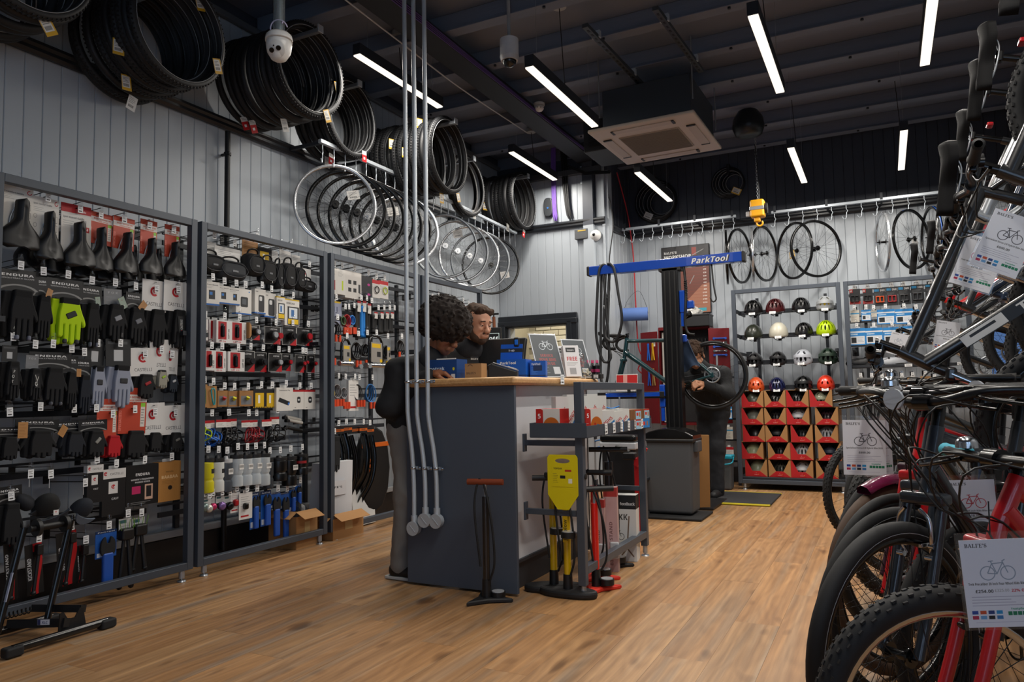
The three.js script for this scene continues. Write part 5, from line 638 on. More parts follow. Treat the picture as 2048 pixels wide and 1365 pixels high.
// wheel in the local x-y plane, as a part whose own mesh is the rim
function wheel(parent, name, R, o = {}) {
  const tw = o.tw ?? 0, rr = R - tw * 0.82, w = part(parent, name, rimGeo(+rr.toFixed(3), o.rd ?? 0.022, o.rw ?? 0.022), o.rim ?? gloss, o.p, o.r);
  part(w, 'spokes', spokesGeo(+(rr - 0.012).toFixed(3), o.n ?? 28, o.sr ?? 0.001), o.spoke ?? M(0x2a2b2e, 0.3, 0.8)); part(w, 'hub', hubGeo(), o.hub ?? gloss);
  if (tw) { const t = part(w, 'tyre', tyreTorus(R, tw), o.tyre ?? rubber); if (o.knob) part(t, 'tread', knobs(R, tw, o.knob, o.rows ?? 4, o.ks ?? 0.014), o.tyre ?? rubber); if (o.wall) part(t, 'side_stripe', to(R - tw * 0.78, tw * 0.2, 6, 56), M(o.wall, 0.5)); if (o.line) for (const s of [-1, 1]) part(t, 'reflective_line', to(R - tw * 0.62, 0.0012, 4, 56), M(0xb9bcbf, 0.3), [0, 0, s * tw * 0.46]); }
  if (o.disc) part(w, 'brake_disc', discGeo(o.disc), steel, [0, 0, o.discSide ?? -0.034]); if (o.cass) part(w, 'cassette', cassGeo(), steel);
  return w;
}
const bikeIcon = (x, cx, cy, s, c, w = 1.5) => { x.save(); x.translate(cx, cy); x.scale(s, s); x.strokeStyle = c; x.lineWidth = w / s * 1.2; x.beginPath(); x.arc(-24, 10, 17, 0, 7); x.stroke(); x.beginPath(); x.arc(24, 10, 17, 0, 7); x.stroke(); x.beginPath(); x.moveTo(-24, 10); x.lineTo(-12, -14); x.lineTo(14, -16); x.lineTo(-2, 12); x.lineTo(-24, 10); x.moveTo(-2, 12); x.lineTo(-14, -20); x.moveTo(24, 10); x.lineTo(13, -20); x.lineTo(20, -24); x.moveTo(-20, -20); x.lineTo(-8, -21); x.stroke(); x.restore(); };
const priceCard = (k, ic, name, price, off) => pr(k, 200, 280, (x, w, h) => { fill(x, '#dfe1e8'); txt(x, "BALFE'S", 16, 20, 16, '#2a2a2c', 'serif', 'left'); bikeIcon(x, 106, 96, 1.25, ic, 2.4); txt(x, name, 100, 142, 11, '#444', 'sans-serif', 'center', 'bold', 170); txt(x, price, off ? 60 : 100, 164, 15, '#333'); if (off) { txt(x, '£325.00', 112, 164, 12, '#999', 'sans-serif', 'center', 'normal'); txt(x, off, 164, 164, 13, '#b3202a'); } lines(x, '#aab', 20, 182, 160, 4, 9, 2); ['#2a4a9a', '#c8502a', '#2a3f7a', '#2a90c8', '#b02a4a', '#6aa0d0', '#222', '#3a78b0'].forEach((c, i) => fill(x, c, 16 + (i % 4) * 24, 226 + Math.floor(i / 4) * 16, 18, 11)); txt(x, 'Trustpilot', 152, 222, 9, '#1d7a55'); for (let i = 0; i < 5; i++) fill(x, '#1d7a55', 122 + i * 14, 230, 12, 12); lines(x, '#bbc', 24, 262, 150, 1); });
priceCard('price_a', '#35363a', 'Specialized Sirrus 2.0 Hybrid Bike 2023', '£600.00'); priceCard('price_b', '#b3202a', 'Trek Wahoo 24 inch Kids Bike 2023', '£410.00'); priceCard('price_c', '#8a98a8', 'Trek Precaliber 20 inch Four Wheel Kids Bike', '£254.00', '22% Off');
pr('trek', 400, 70, (x) => { fill(x, '#151618'); fill(x, '#cfd0cf', 0, 6, 150, 58); fill(x, '#151618', 30, 20, 90, 14); txt(x, 'TREK', 272, 38, 66, '#d9d9d6', 'sans-serif', 'center', 'bold', 220); });
const gripGeo = G('gripf', () => lathe([[0.011, 0], [0.019, 0.002], [0.0165, 0.012], [0.0155, 0.06], [0.0165, 0.115], [0.018, 0.124], [0.011, 0.126]], 14));
function bicycle(label, o) {
  const t = thing('bicycle', label, 'bicycle', 0, 0, 0, 0, o.group), k = o.key;
  const R = o.R ?? 0.34, wb = o.wb ?? 1.05, tw = o.tw ?? 0.042, bbx = wb * 0.40, bby = R - 0.06, stx = wb * 0.285, sty = o.sty ?? 0.78, hx = wb * 0.80, hy = o.hy ?? 0.92, hbx = hx + 0.05, hby = hy - (o.hl ?? 0.14), fm = M(o.c, o.fr ?? 0.3, o.fmet ?? 0, o.coat === false ? undefined : { clearcoat: 0.6 }), tr = o.tr ?? 0.019;
  part(t, 'frame', G('fr' + k, () => { const l = [bar([bbx, bby, 0], [hbx - 0.01, hby + 0.03, 0], tr * 1.25, 12), bar([stx, sty - 0.03, 0], [hx + 0.012, hy - 0.03, 0], tr, 12), bar([bbx, bby, 0], [stx - 0.008, sty + 0.02, 0], tr * 0.9, 12), bar([hbx, hby, 0], [hx, hy, 0], tr * 1.05, 14), at(cy(0.026, 0.026, 0.07, 16), bbx, bby, 0, PI / 2)]; for (const s of [-1, 1]) { l.push(tube([[stx, sty - 0.06, s * 0.012], [stx - wb * 0.1, sty - 0.2, s * 0.045], [0, R + 0.01, s * 0.062]], tr * 0.5, 12, 8), tube([[bbx, bby, s * 0.02], [bbx - 0.14, bby + 0.015, s * 0.05], [0, R - 0.005, s * 0.062]], tr * 0.6, 12, 8), at(rb(0.04, 0.05, 0.008, 0.003), 0, R, s * 0.064)); } return mg(l); }), fm);
  const sus = o.sus, ax = wb, fk = [hbx + 0.02, hby - 0.05];
  const fmat = o.fc !== undefined ? M(o.fc, 0.3, 0, { clearcoat: 0.6 }) : fm, zl = (s) => s * (tw * 0.5 + 0.028), mid = [ax - (ax - fk[0]) * 0.44, R + (fk[1] - R) * 0.44];
  const fork = part(t, 'fork', G('fk' + k, () => mg([bar([hbx, hby, 0], [fk[0] - 0.005, fk[1], 0], 0.02, 10), at(rb(0.05, 0.035, tw * 1.3 + 0.07, 0.012, 2), fk[0], fk[1], 0)])), fmat);
  for (const s of [-1, 1]) { if (sus) { part(fork, 'fork_leg', G('fl' + k + s, () => bar([mid[0], mid[1], zl(s)], [ax, R - 0.02, zl(s)], 0.021, 12, 0.023)), fmat); part(fork, 'stanchion', G('stn' + k + s, () => bar([fk[0], fk[1], zl(s)], [mid[0], mid[1], zl(s)], 0.0165, 12)), o.stan ?? chrome); } else part(fork, 'fork_leg', G('fl' + k + s, () => tube([[fk[0], fk[1], zl(s)], [ax - (ax - fk[0]) * 0.45, R + (fk[1] - R) * 0.4, zl(s)], [ax, R, zl(s)]], 0.0145, 12, 10)), fmat); }
  const wo = { tw, rim: o.rim, spoke: o.spoke, tyre: o.tyre, knob: o.knob, rows: o.rows, ks: o.ks, wall: o.wall, line: o.line, disc: o.disc, n: o.sn ?? 28, sr: o.sr, rd: o.rd };
  if (!o.nofront) wheel(t, 'front_wheel', R, { ...wo, p: [ax, R, 0] });
  wheel(t, 'rear_wheel', R, { ...wo, cass: true, p: [0, R, 0] });
  const bh = o.bh ?? 0.09, sx = o.stem ?? 0.07, bX = hx + sx - 0.02, bY = hy + bh, half = o.bw ?? 0.32;
  part(t, 'stem', G('st' + k, () => mg([bar([hx, hy, 0], [hx - bh * 0.3, hy + bh, 0], 0.017, 12), bar([hx - bh * 0.25, hy + bh - 0.012, 0], [bX, bY, 0], 0.017, 10), at(cy(0.023, 0.023, 0.045, 14), bX, bY, 0, PI / 2), at(cy(0.02, 0.02, 0.012, 12), hx - bh * 0.32, hy + bh + 0.008, 0)])), o.stemM ?? gloss);
  const bm = o.barM ?? M(0x0e0e10, 0.32);
  if (o.bars === 'drop') {
    const hb = part(t, 'handlebar', G('drop', () => mg([-1, 1].map((s) => tube([[0, 0, 0], [0, 0, s * 0.16], [0.05, 0, s * 0.2], [0.1, -0.02, s * 0.205], [0.12, -0.07, s * 0.205], [0.08, -0.125, s * 0.21], [0.0, -0.14, s * 0.215]], 0.0155, 40, 8)))), rubber, [bX, bY, 0]);
    for (const s of [-1, 1]) { const h = part(hb, 'brake_hood', G('hood', () => mg([at(rb(0.075, 0.035, 0.03, 0.012, 2), 0.035, 0.012, 0, 0, 0, 0.35), at(rb(0.03, 0.04, 0.026, 0.01, 2), 0.075, 0.04, 0), tube([[0.07, 0.01, 0], [0.085, -0.05, 0], [0.065, -0.11, 0]], 0.006, 10, 6)])), rubber, [0.07, 0, s * 0.205]); }
  } else {
    const sw = o.sweep ?? 0.03, up = o.rise ?? 0.015, pts = (s) => [[0, 0, 0], [0, up * 0.2, s * 0.07], [-sw * 0.2, up, s * 0.16], [-sw, up, s * half]];
    const hb = part(t, 'handlebar', G('hbar' + k, () => mg([-1, 1].map((s) => tube(pts(s), 0.0125, 20, 10)))), bm, [bX, bY, 0]);
    for (const s of [-1, 1]) {
      const a = V3(-sw * 0.62, up, s * (half - 0.12)), b = V3(-sw, up, s * half), g = part(hb, 'grip', gripGeo, M(o.grip ?? 0x141416, 0.75)); g.position.copy(a); g.quaternion.setFromUnitVectors(V3(0, 1, 0), b.clone().sub(a).normalize());
      part(hb, 'brake_lever', G('lever' + k + s, () => mg([at(rb(0.03, 0.026, 0.04, 0.008), 0.01, -0.004, s * (half - 0.155)), tube([[0.03, -0.008, s * (half - 0.16)], [0.055, -0.02, s * (half - 0.12)], [0.05, -0.03, s * (half - 0.06)], [0.045, -0.036, s * (half - 0.015)]], 0.0055, 14, 6), at(cy(0.016, 0.016, 0.02, 12), -0.01, -0.022, s * (half - 0.16))])), o.leverM ?? gloss, [-sw * 0.4, up, 0]);
    }
    if (o.bell) part(hb, 'bell', G('bell', () => mg([at(sp(0.024, 16, 8), 0, 0.022, 0, 0, 0, 0, [1, 0.65, 1]), at(cy(0.024, 0.024, 0.012, 18), 0, 0.016, 0)])), chrome, [0.0, up + 0.008, 0.1]);
    if (o.reflector) part(hb, 'reflector', G('refl', () => at(cy(0.03, 0.03, 0.008, 18), 0, 0, 0, 0, 0, PI / 2)), M(0xc9ced4, 0.12, 0.3), [0.03, 0.01, 0.07]);
  }
  part(t, 'cables', G('cab' + k, () => mg([-1, 1].flatMap((s) => [tube([[bX + 0.03, bY - 0.0, s * (half - 0.17)], [bX + 0.13, bY - 0.02, s * 0.1], [bX + 0.1, bY - 0.12, s * 0.04], [hbx + 0.0, hby + 0.0, s * 0.022], [(bbx + hbx) / 2, (bby + hby) / 2, s * 0.024]], 0.0025, 24, 5), tube([[bX + 0.02, bY - 0.01, s * (half - 0.14)], [bX + 0.16, bY + 0.02, s * 0.06], [bX + 0.12, bY - 0.1, s * -0.02], [hbx + 0.03, hby - 0.04, s * 0.03], [ax - 0.05, R + 0.12, -0.05]], 0.0025, 24, 5)]))), black);
  const sx0 = stx - 0.03, sh = o.sh ?? 0.96;
  part(t, 'seatpost', G('sp' + k, () => mg([bar([stx - 0.005, sty, 0], [sx0 - 0.005, sh - 0.04, 0], 0.0138, 10), at(rb(0.045, 0.025, 0.04, 0.006), sx0 - 0.005, sh - 0.045, 0)])), o.postM ?? gloss);
  const sl = o.sl ?? 0.27, sd = part(t, 'saddle', saddleGeo(), M(o.sc ?? 0x0b0b0d, 0.7, 0, { specularIntensity: 0.35 }), [sx0 - sl * 0.52, sh, 0], null, 1);
  sd.quaternion.setFromRotationMatrix(new THREE.Matrix4().makeBasis(V3(0, 0, 1), V3(1, 0, 0), V3(0, 1, 0))); sd.scale.set(sl * 0.98, sl, sl);
  part(sd, 'rails', saddleRails(), steel);
  part(t, 'chainring', G('cr', () => mg([at(to(0.078, 0.004, 4, 36), 0, 0, 0, 0, 0, 0, [1, 1, 0.5]), ...[0, 1, 2, 3].map((i) => at(bx(0.012, 0.07, 0.004), Math.cos(i * PI / 2) * 0.042, Math.sin(i * PI / 2) * 0.042, 0, 0, 0, i * PI / 2 - PI / 2))])), gloss, [bbx, bby, 0.046]);
  const ca = o.crank ?? 0.5;
  for (const s of [-1, 1]) { const c = part(t, 'crank', G('crk', () => mg([at(rb(0.165, 0.022, 0.012, 0.005), 0.08, 0, 0), at(cy(0.016, 0.016, 0.02, 12), 0, 0, 0, PI / 2)])), gloss, [bbx, bby, s * 0.068], [0, 0, s > 0 ? ca : ca + PI]); part(c, 'pedal', G('ped', () => mg([at(rb(0.09, 0.02, 0.012, 0.004), 0, 0, 0.035), at(rb(0.09, 0.02, 0.012, 0.004), 0, 0, -0.035), at(rb(0.012, 0.02, 0.08, 0.004), 0.042, 0, 0), at(rb(0.012, 0.02, 0.08, 0.004), -0.042, 0, 0), at(rb(0.02, 0.018, 0.075, 0.004), 0, 0, 0)])), black, [0.165, 0, s * 0.05], [0, 0, -(s > 0 ? ca : ca + PI)]); }
  part(t, 'chain', G('chn' + k, () => mg([bar([bbx, bby + 0.078, 0.046], [0, R + 0.034, 0.036], 0.0035, 5), bar([bbx, bby - 0.078, 0.046], [0.02, R - 0.13, 0.04], 0.0035, 5)])), M(0x6d7075, 0.35, 0.9));
  part(t, 'rear_derailleur', G('rd' + k, () => mg([at(rb(0.03, 0.05, 0.02, 0.006), 0.005, R - 0.045, 0.07), bar([0.005, R - 0.06, 0.05], [0.025, R - 0.14, 0.042], 0.006, 6), at(cy(0.016, 0.016, 0.008, 12), 0.012, R - 0.075, 0.045, PI / 2), at(cy(0.016, 0.016, 0.008, 12), 0.025, R - 0.14, 0.042, PI / 2)])), gloss);
  if (o.vbrake) for (const s of [-1, 1]) part(t, 'brake_arm', G('vb' + s, () => mg([tube([[0, 0, s * 0.036], [0.012, 0.05, s * 0.046], [0.012, 0.1, s * 0.042], [0.016, 0.125, s * 0.02]], 0.006, 12, 6), at(rb(0.05, 0.012, 0.012, 0.003), 0, 0.03, s * 0.022), at(cy(0.008, 0.008, 0.02, 10), 0.014, 0, s * 0.04, PI / 2), at(cy(0.007, 0.007, 0.014, 8), 0.01, 0.03, s * 0.045, PI / 2)])), o.vm ?? gloss, [fk[0] + (ax - fk[0]) * 0.16 + 0.02, R + (R - tw) * 0.86 - 0.01, 0]);
  if (o.guards) for (const [n, x] of [['front_mudguard', ax], ['rear_mudguard', 0]]) part(t, n, G('mud' + R + n, () => { const s = new THREE.Shape(); s.absarc(0, 0, tw * 0.72, 0, PI, false); s.absarc(0, 0, tw * 0.72 - 0.003, PI, 0, true); const pts = []; for (let i = 0; i <= 20; i++) { const a = (n[0] === 'f' ? 1.15 : 0.4) + i / 20 * (n[0] === 'f' ? 1.6 : 2.3); pts.push(V3(Math.cos(a) * (R + 0.006), Math.sin(a) * (R + 0.006), 0)); } const g = new THREE.TubeGeometry(new THREE.CatmullRomCurve3(pts), 30, tw * 0.62, 8, false); const p = g.attributes.position; for (let i = 0; i < p.count; i++) { const r = Math.hypot(p.getX(i), p.getY(i)), f = Math.max(r, R + 0.004) / r; p.setXY(i, p.getX(i) * f, p.getY(i) * f); } g.computeVertexNormals(); return g; }), M(o.guards, 0.25, 0, { clearcoat: 0.8 }), [x, R, 0]);
  if (o.logo) { const d = Math.atan2(hby + 0.03 - bby, hbx - bbx); for (const s of [-1, 1]) card(t, 'lettering', 'trek', 0.42, 0.046, 0.0012, [bbx + (hbx - bbx) * 0.55, bby + (hby + 0.03 - bby) * 0.55, s * (tr * 1.27)], [0, s > 0 ? 0 : PI, s > 0 ? d : -d]); }
  if (o.light) part(t, 'rear_reflector', rb(0.02, 0.03, 0.06, 0.006), M(0xa8121c, 0.2), [sx0 - 0.06, sh - 0.12, 0]);
  return t;
}
// a price card in a clear sleeve tied to a bicycle, at a place in the shop
function priceTag(b, key, x, y, z, ry, rz = 0, rx = 0) { b.updateMatrixWorld(true); const q = part(b, 'price_sleeve', rb(0.165, 0.235, 0.004, 0.002), clear), m = new THREE.Matrix4().compose(V3(x, y, z), new THREE.Quaternion().setFromEuler(new THREE.Euler(rx, ry, rz, 'YXZ')), V3(1, 1, 1)).premultiply(b.matrixWorld.clone().invert()); m.decompose(q.position, q.quaternion, q.scale); card(q, 'price_card', key, 0.15, 0.21, 0.0015, [0, -0.005, 0.0035]); part(q, 'tie', bar([0, 0.11, 0], [0.01, 0.19, -0.01], 0.0018, 5), black); }
// set a bicycle with its front axle over (x, z), pointing into the aisle
function park(b, x, z, yaw, wb, s = 0.95, lean = 0) { const a = PI + yaw, fx = Math.cos(a), fz = -Math.sin(a); b.scale.setScalar(s); b.rotation.set(lean, a, 0, 'YXZ'); b.position.set(x - fx * wb * s, 0.001, z - fz * wb * s); return b; }
const ROW = 'bicycles parked in the floor row', YW = 0.9;
{
  const P = (label, o, x, z, yaw = YW, s = 0.95) => park(bicycle(label, { group: ROW, ...o }), x, z, yaw, o.wb ?? 1.05, s);
  const kid = P('red childs bicycle with knobbly tyre and silver rim closest to the camera', { key: 'kid', R: 0.3, wb: 0.92, tw: 0.056, c: 0xb3121a, sty: 0.62, hy: 0.83, hl: 0.1, bh: 0.04, bw: 0.27, rise: 0.0, sweep: 0.05, sh: 0.74, sl: 0.23, rim: chrome, knob: 46, rows: 6, ks: 0.0105, grip: 0x4aa9bf, vbrake: 1, bell: 1, sr: 0.0012 }, 0.085, -1.8, 0.47);
  const dark = P('dark bicycle with smooth wide tyre, second from the camera', { key: 'city', c: 0x20262e, tw: 0.045, line: 1, vbrake: 1, vm: chrome, bh: 0.07, rise: 0.03, sweep: 0.12, bw: 0.29, bell: 1, reflector: 1 }, 0.0, -2.1, 0.95);
  P('black hybrid bicycle with treaded tyre and chrome brake bolts', { key: 'hyb', R: 0.32, c: 0x17191c, tw: 0.045, knob: 90, rows: 2, ks: 0.008, vbrake: 1, vm: gloss, bw: 0.3, reflector: 1 }, 0.2, -2.42, 0.8);
  P('charcoal bicycle with grey reflective tyre line, half hidden behind darker wheels', { key: 'flat', c: 0x2b323a, tw: 0.04, line: 1, bw: 0.31, disc: 0.08, reflector: 1 }, 0.0, -2.36, 0.93);
  const redb = P('bright red road style bicycle with broad red fork', { key: 'redb', c: 0xc0101a, tr: 0.024, tw: 0.035, bw: 0.3, bh: 0.06, disc: 0.08 }, 0.0, -2.66, 0.95);
  P('city bicycle with brown tyres and plum mudguards', { key: 'dutch', c: 0x3a1d2c, tw: 0.05, tyre: M(0x4a3526, 0.7), guards: 0x6a1840, bh: 0.1, rise: 0.04, sweep: 0.16, bw: 0.29, grip: 0x3c3a38, bell: 1 }, 0.0, -2.92, 0.9);
  const erg = P('black hybrid bicycle with ergonomic grips and large price card', { key: 'flat2', c: 0x17191d, tw: 0.042, bw: 0.33, disc: 0.08, grip: 0x44484c, reflector: 1 }, 0.0, -3.35, 0.9);
  P('black mountain bicycle with chunky tyre in the middle of the floor row', { key: 'mtbf', R: 0.36, wb: 1.15, tw: 0.058, knob: 60, rows: 5, c: 0x14171b, sus: 1, disc: 0.09, bw: 0.35, hy: 0.97 }, 0.02, -3.95, 0.9);
  P('grey bicycle with slim tyre behind the chunky mountain bicycle', { key: 'flat', c: 0x3a3f45, tw: 0.04, bw: 0.31, disc: 0.08 }, 0.0, -4.5, 0.85);
  P('dark blue bicycle with black bars, second from the helmet display', { key: 'flat2', c: 0x1a2a44, tw: 0.042, bw: 0.33, disc: 0.08 }, 0.0, -5.0, 0.7);
  P('black bicycle whose front wheel juts farthest out near the helmet cartons', { key: 'mtbg', R: 0.345, tw: 0.048, knob: 70, rows: 4, c: 0x16181b, disc: 0.09, bw: 0.33 }, -0.17, -5.3, 0.9);
  priceTag(kid, 'price_c', 0.17, 0.61, -1.7, 0.3, 0.06); kid.children[kid.children.length - 1].scale.multiplyScalar(0.78); priceTag(dark, 'price_b', 0.2, 0.64, -2.45, 0.2, 0.04); dark.children[dark.children.length - 1].scale.multiplyScalar(0.8); priceTag(erg, 'price_a', -0.085, 0.76, -3.163, 0.2, -0.02); priceTag(redb, 'price_a', -0.04, 0.75, -3.26, 0.9, 0.03);
}
// the upper tier hangs by the rear wheel on the wall, saddles towards the aisle
{
  const th = 0.14, fwd = V3(-Math.sin(th), -Math.cos(th), 0), up = V3(-Math.cos(th), Math.sin(th), 0), side = new THREE.Vector3().crossVectors(fwd, up), m = new THREE.Matrix4().makeBasis(fwd, up, side), q = new THREE.Quaternion().setFromRotationMatrix(m);
  const base = { key: 'hang', R: 0.36, wb: 1.18, tw: 0.056, knob: 56, rows: 5, sus: 1, disc: 0.09, bw: 0.36, sty: 0.8, hy: 0.98, hl: 0.12, sh: 1.0, rise: 0.02, bh: 0.07, tr: 0.022, group: 'bicycles hung on the upper wall tier' };
  const L = [[-2.72, 0x17181b, {}, 'black mountain bicycle hanging closest to the camera'], [-3.02, 0x17181b, { logo: 1, sh: 0.88, key: 'hangl' }, 'white lettered black mountain bicycle hanging lower than its neighbours', null, 0, 0.1, 1.74], [-3.38, 0x9da2a8, { fmet: 0.6, light: 1 }, 'silver framed bicycle hanging with highest saddle in view', ['price_a', 0.326, 1.389, -2.49, 0.15, -0.45]], [-3.75, 0x15171a, { stan: gloss }, 'black bicycle hanging second from the top corner', ['price_b', 0.297, 1.392, -2.865, 0.1, -0.4]], [-4.4, 0x18191c, { light: 1 }, 'black bicycle hanging third with red rear reflector', ['price_a', 0.324, 1.273, -4.85, 0.2, -0.2]], [-5.0, 0x152338, {}, 'dark blue bicycle hanging in the middle of the upper tier', null, 0, 0.52, 2.2], [-5.6, 0x1a1c20, {}, 'graphite bicycle hanging just before the red framed one', null, 0, 0.52, 2.14], [-6.2, 0xc21019, {}, 'red framed bicycle hanging among black ones', ['price_c', 0.1, 1.33, -6.5, 0.2, -0.3], 0, 0.47, 2.24], [-6.65, 0x15171a, {}, 'black bicycle hanging second from the back wall', null, 0, 0.36, 2.17], [-7.1, 0x202327, {}, 'dark bicycle hanging last before the back wall', null, 0, 0.25, 2.08]];
  for (const [z, c, o, l, tg, flipUp, sx = 0.4, sy = 2.28] of L) {
    const b = bicycle(l, { ...base, c, ...o }), s = 0.97; b.scale.setScalar(s);
    b.quaternion.copy(q); const sad = fwd.clone().multiplyScalar(0.3 * s).addScaledVector(up, 1.02 * s); b.position.set(sx - sad.x, sy - sad.y, z);
    if (tg) { priceTag(b, ...tg); b.children[b.children.length - 1].scale.multiplyScalar(0.82); }
    const h = thing('bicycle_wall_hook', `wall hook holding the ${l}`.split(' ').slice(0, 15).join(' '), 'wall hook', XR - 0.01, 2.5, z + 0.0); part(h, 'plate', rb(0.02, 0.2, 0.07, 0.004), darkSlate, [0, 0, 0]); part(h, 'arm', tube([[0, 0.06, 0.05], [-0.2, 0.06, 0.05], [-0.38, 0.03, 0.04], [-0.42, 0.06, 0.02], [-0.43, 0.1, 0.0]], 0.008, 20, 6), darkSlate);
  }
}
// ---------------------------------------------------------------- tyres on pegs above the displays
{
  const tyreGeo = (R, w) => G(`folded${R},${w}`, () => lathe([[R - 0.036, -w * 0.36], [R - 0.024, -w * 0.5], [R - 0.008, -w * 0.4], [R, -w * 0.12], [R, w * 0.12], [R - 0.008, w * 0.4], [R - 0.024, w * 0.5], [R - 0.036, w * 0.36], [R - 0.022, w * 0.42], [R - 0.007, w * 0.1], [R - 0.007, -w * 0.1], [R - 0.022, -w * 0.42], [R - 0.036, -w * 0.36]], 56).rotateZ(PI / 2));
  const beadGeo = (R, w) => G(`bead${R},${w}`, () => mg([-1, 1].map((s) => at(to(R - 0.03, 0.0022, 4, 56), s * w * 0.49, 0, 0, 0, PI / 2, 0))));
  const tread = (R, w) => G(`trd${R},${w}`, () => { const l = [], b = new THREE.BoxGeometry(w * 0.24, 0.005, 0.008); for (let i = 0; i < 84; i++) for (const s of [-1, 0, 1]) { const a = (i + (s ? 0.5 : 0)) / 84 * PI * 2; l.push(at(b, s * w * 0.3, Math.cos(a) * (R - Math.abs(s) * 0.004), Math.sin(a) * (R - Math.abs(s) * 0.004), a)); } return mg(l); });
  const line = M(0x8e9194, 0.35), tm = [M(0x141518, 0.62), M(0x101114, 0.55), M(0x1a1b1e, 0.7)];
  const B = [['closest bunch, cut by the picture edge', -3.3, 3.0, -1.86, 0.31, 9, 0.05], ['large bunch with yellow tags', -3.33, 3.0, -2.66, 0.31, 11, 0.046], ['bunch behind the turret camera', -3.28, 3.14, -3.64, 0.31, 13, 0.044], ['narrow bunch above the first rims', -3.52, 3.1, -4.35, 0.3, 8, 0.042], ['dense bunch behind the steel conduits', -3.18, 3.0, -5.19, 0.32, 12, 0.05], ['pair beyond the dense bunch', -3.5, 3.0, -6.06, 0.3, 2, 0.045], ['knobbly bunch over the doorway corner', -3.42, 3.08, -7.1, 0.31, 7, 0.056]];
  B.forEach(([nm, x1, y, z, R, n, w], bi) => {
    const peg = thing('tyre_peg', `steel wall peg carrying the ${nm}`, 'peg', XL + 0.02, y + R - 0.05, z); const L = x1 - XL + 0.06;
    part(peg, 'arm', rb(L, 0.028, 0.03, 0.003), steel, [L / 2, 0, 0]); part(peg, 'end_stop', rb(0.012, 0.05, 0.05, 0.003), zinc, [L, 0.008, 0]); part(peg, 'plate', rb(0.015, 0.16, 0.08, 0.003), darkSlate, [0, 0, 0]);
    const sp0 = Math.min(0.058, (L - 0.16) / Math.max(1, n - 1)), knob = bi === 6 || bi === 1 || bi === 4;
    for (let i = 0; i < n; i++) {
      const x = x1 - i * sp0, front = i === 0, r = +(R * (i % 3 === 2 ? 0.965 : 1)).toFixed(3), kn = knob && i % 3 !== 1;
      const t = thing('tyre', `${front ? 'front tyre' : `${ORD[i]} tyre`} of the ${nm}`, 'tyre', x, y + R - r + rnd(-0.006, 0.004), z + rnd(-0.012, 0.012), 0, 'tyres on wall pegs');
      t.rotation.set(rnd(6), rnd(-0.05, 0.05), rnd(-0.03, 0.03), 'ZYX');
      part(t, 'carcass', tyreGeo(r, w), tm[i % 3]); if (i % 2 === 0 || front) part(t, 'bead', beadGeo(r, w), line); if (kn || front) part(t, 'tread', tread(r, w), tm[i % 3]);
      const tag = [[], [[0, 2, 'tyretag', 0], [3, 4.1, 'tyretag', 1], [5, 3.6, 'tyretag', 1], [7, 3.2, 'tyretagwhite', 1], [1, 0.6, 'tyretag', 0]], [[1, 1.6, 'tyretag', 0], [0, 2.6, 'tyretag', 0], [4, 3.3, 'tyretagwhite', 1], [9, 3.5, 'tyretagred', 1], [10, 3.6, 'tyretagred', 1]], [[0, 2.6, 'tyretagred', 0], [3, 3.5, 'tyretagred', 1], [5, 3.3, 'tyretagwhite', 1]], [[4, 4.6, 'tyretag', 1], [6, 4.9, 'tyretag', 1], [1, 3.2, 'tyretag', 1], [2, 5.4, 'tyretag', 1]], [[1, 2.4, 'tyretagwhite', 0], [0, 4, 'tyretag', 0]], [[2, 3.6, 'tyretagwhite', 1], [5, 4.4, 'tyretag', 1], [0, 3.1, 'tyretagred', 1]]][bi] ?? [];
      if (bi === 0 && i === 1) { const c = card(t, 'tag', 'tyretag', 0.06, 0.1, 0.001, [0.03, 0, 0]); c.position.set(0.035, -0.3, -0.09); t.rotation.set(0, 0, 0); c.rotation.set(0.3, PI / 2, 0.3); }
      for (const [ti, a, k, out] of tag) if (ti === i) { t.rotation.x = 0; const rr = out ? r + 0.005 : r - 0.04; const c = card(t, 'tag', k, 0.055, 0.085, 0.0012, [out ? 0 : w * 0.6, Math.cos(a) * rr, -Math.sin(a) * rr]); out ? c.rotation.set(0, PI / 2 - 0.4, 0) : c.rotation.set(0, PI / 2, 0.3); if (Math.cos(a) < -0.7) { c.position.y -= 0.04; c.rotation.set(0, PI / 2, rnd(-0.5, 0.5)); } }
    }
  });
}
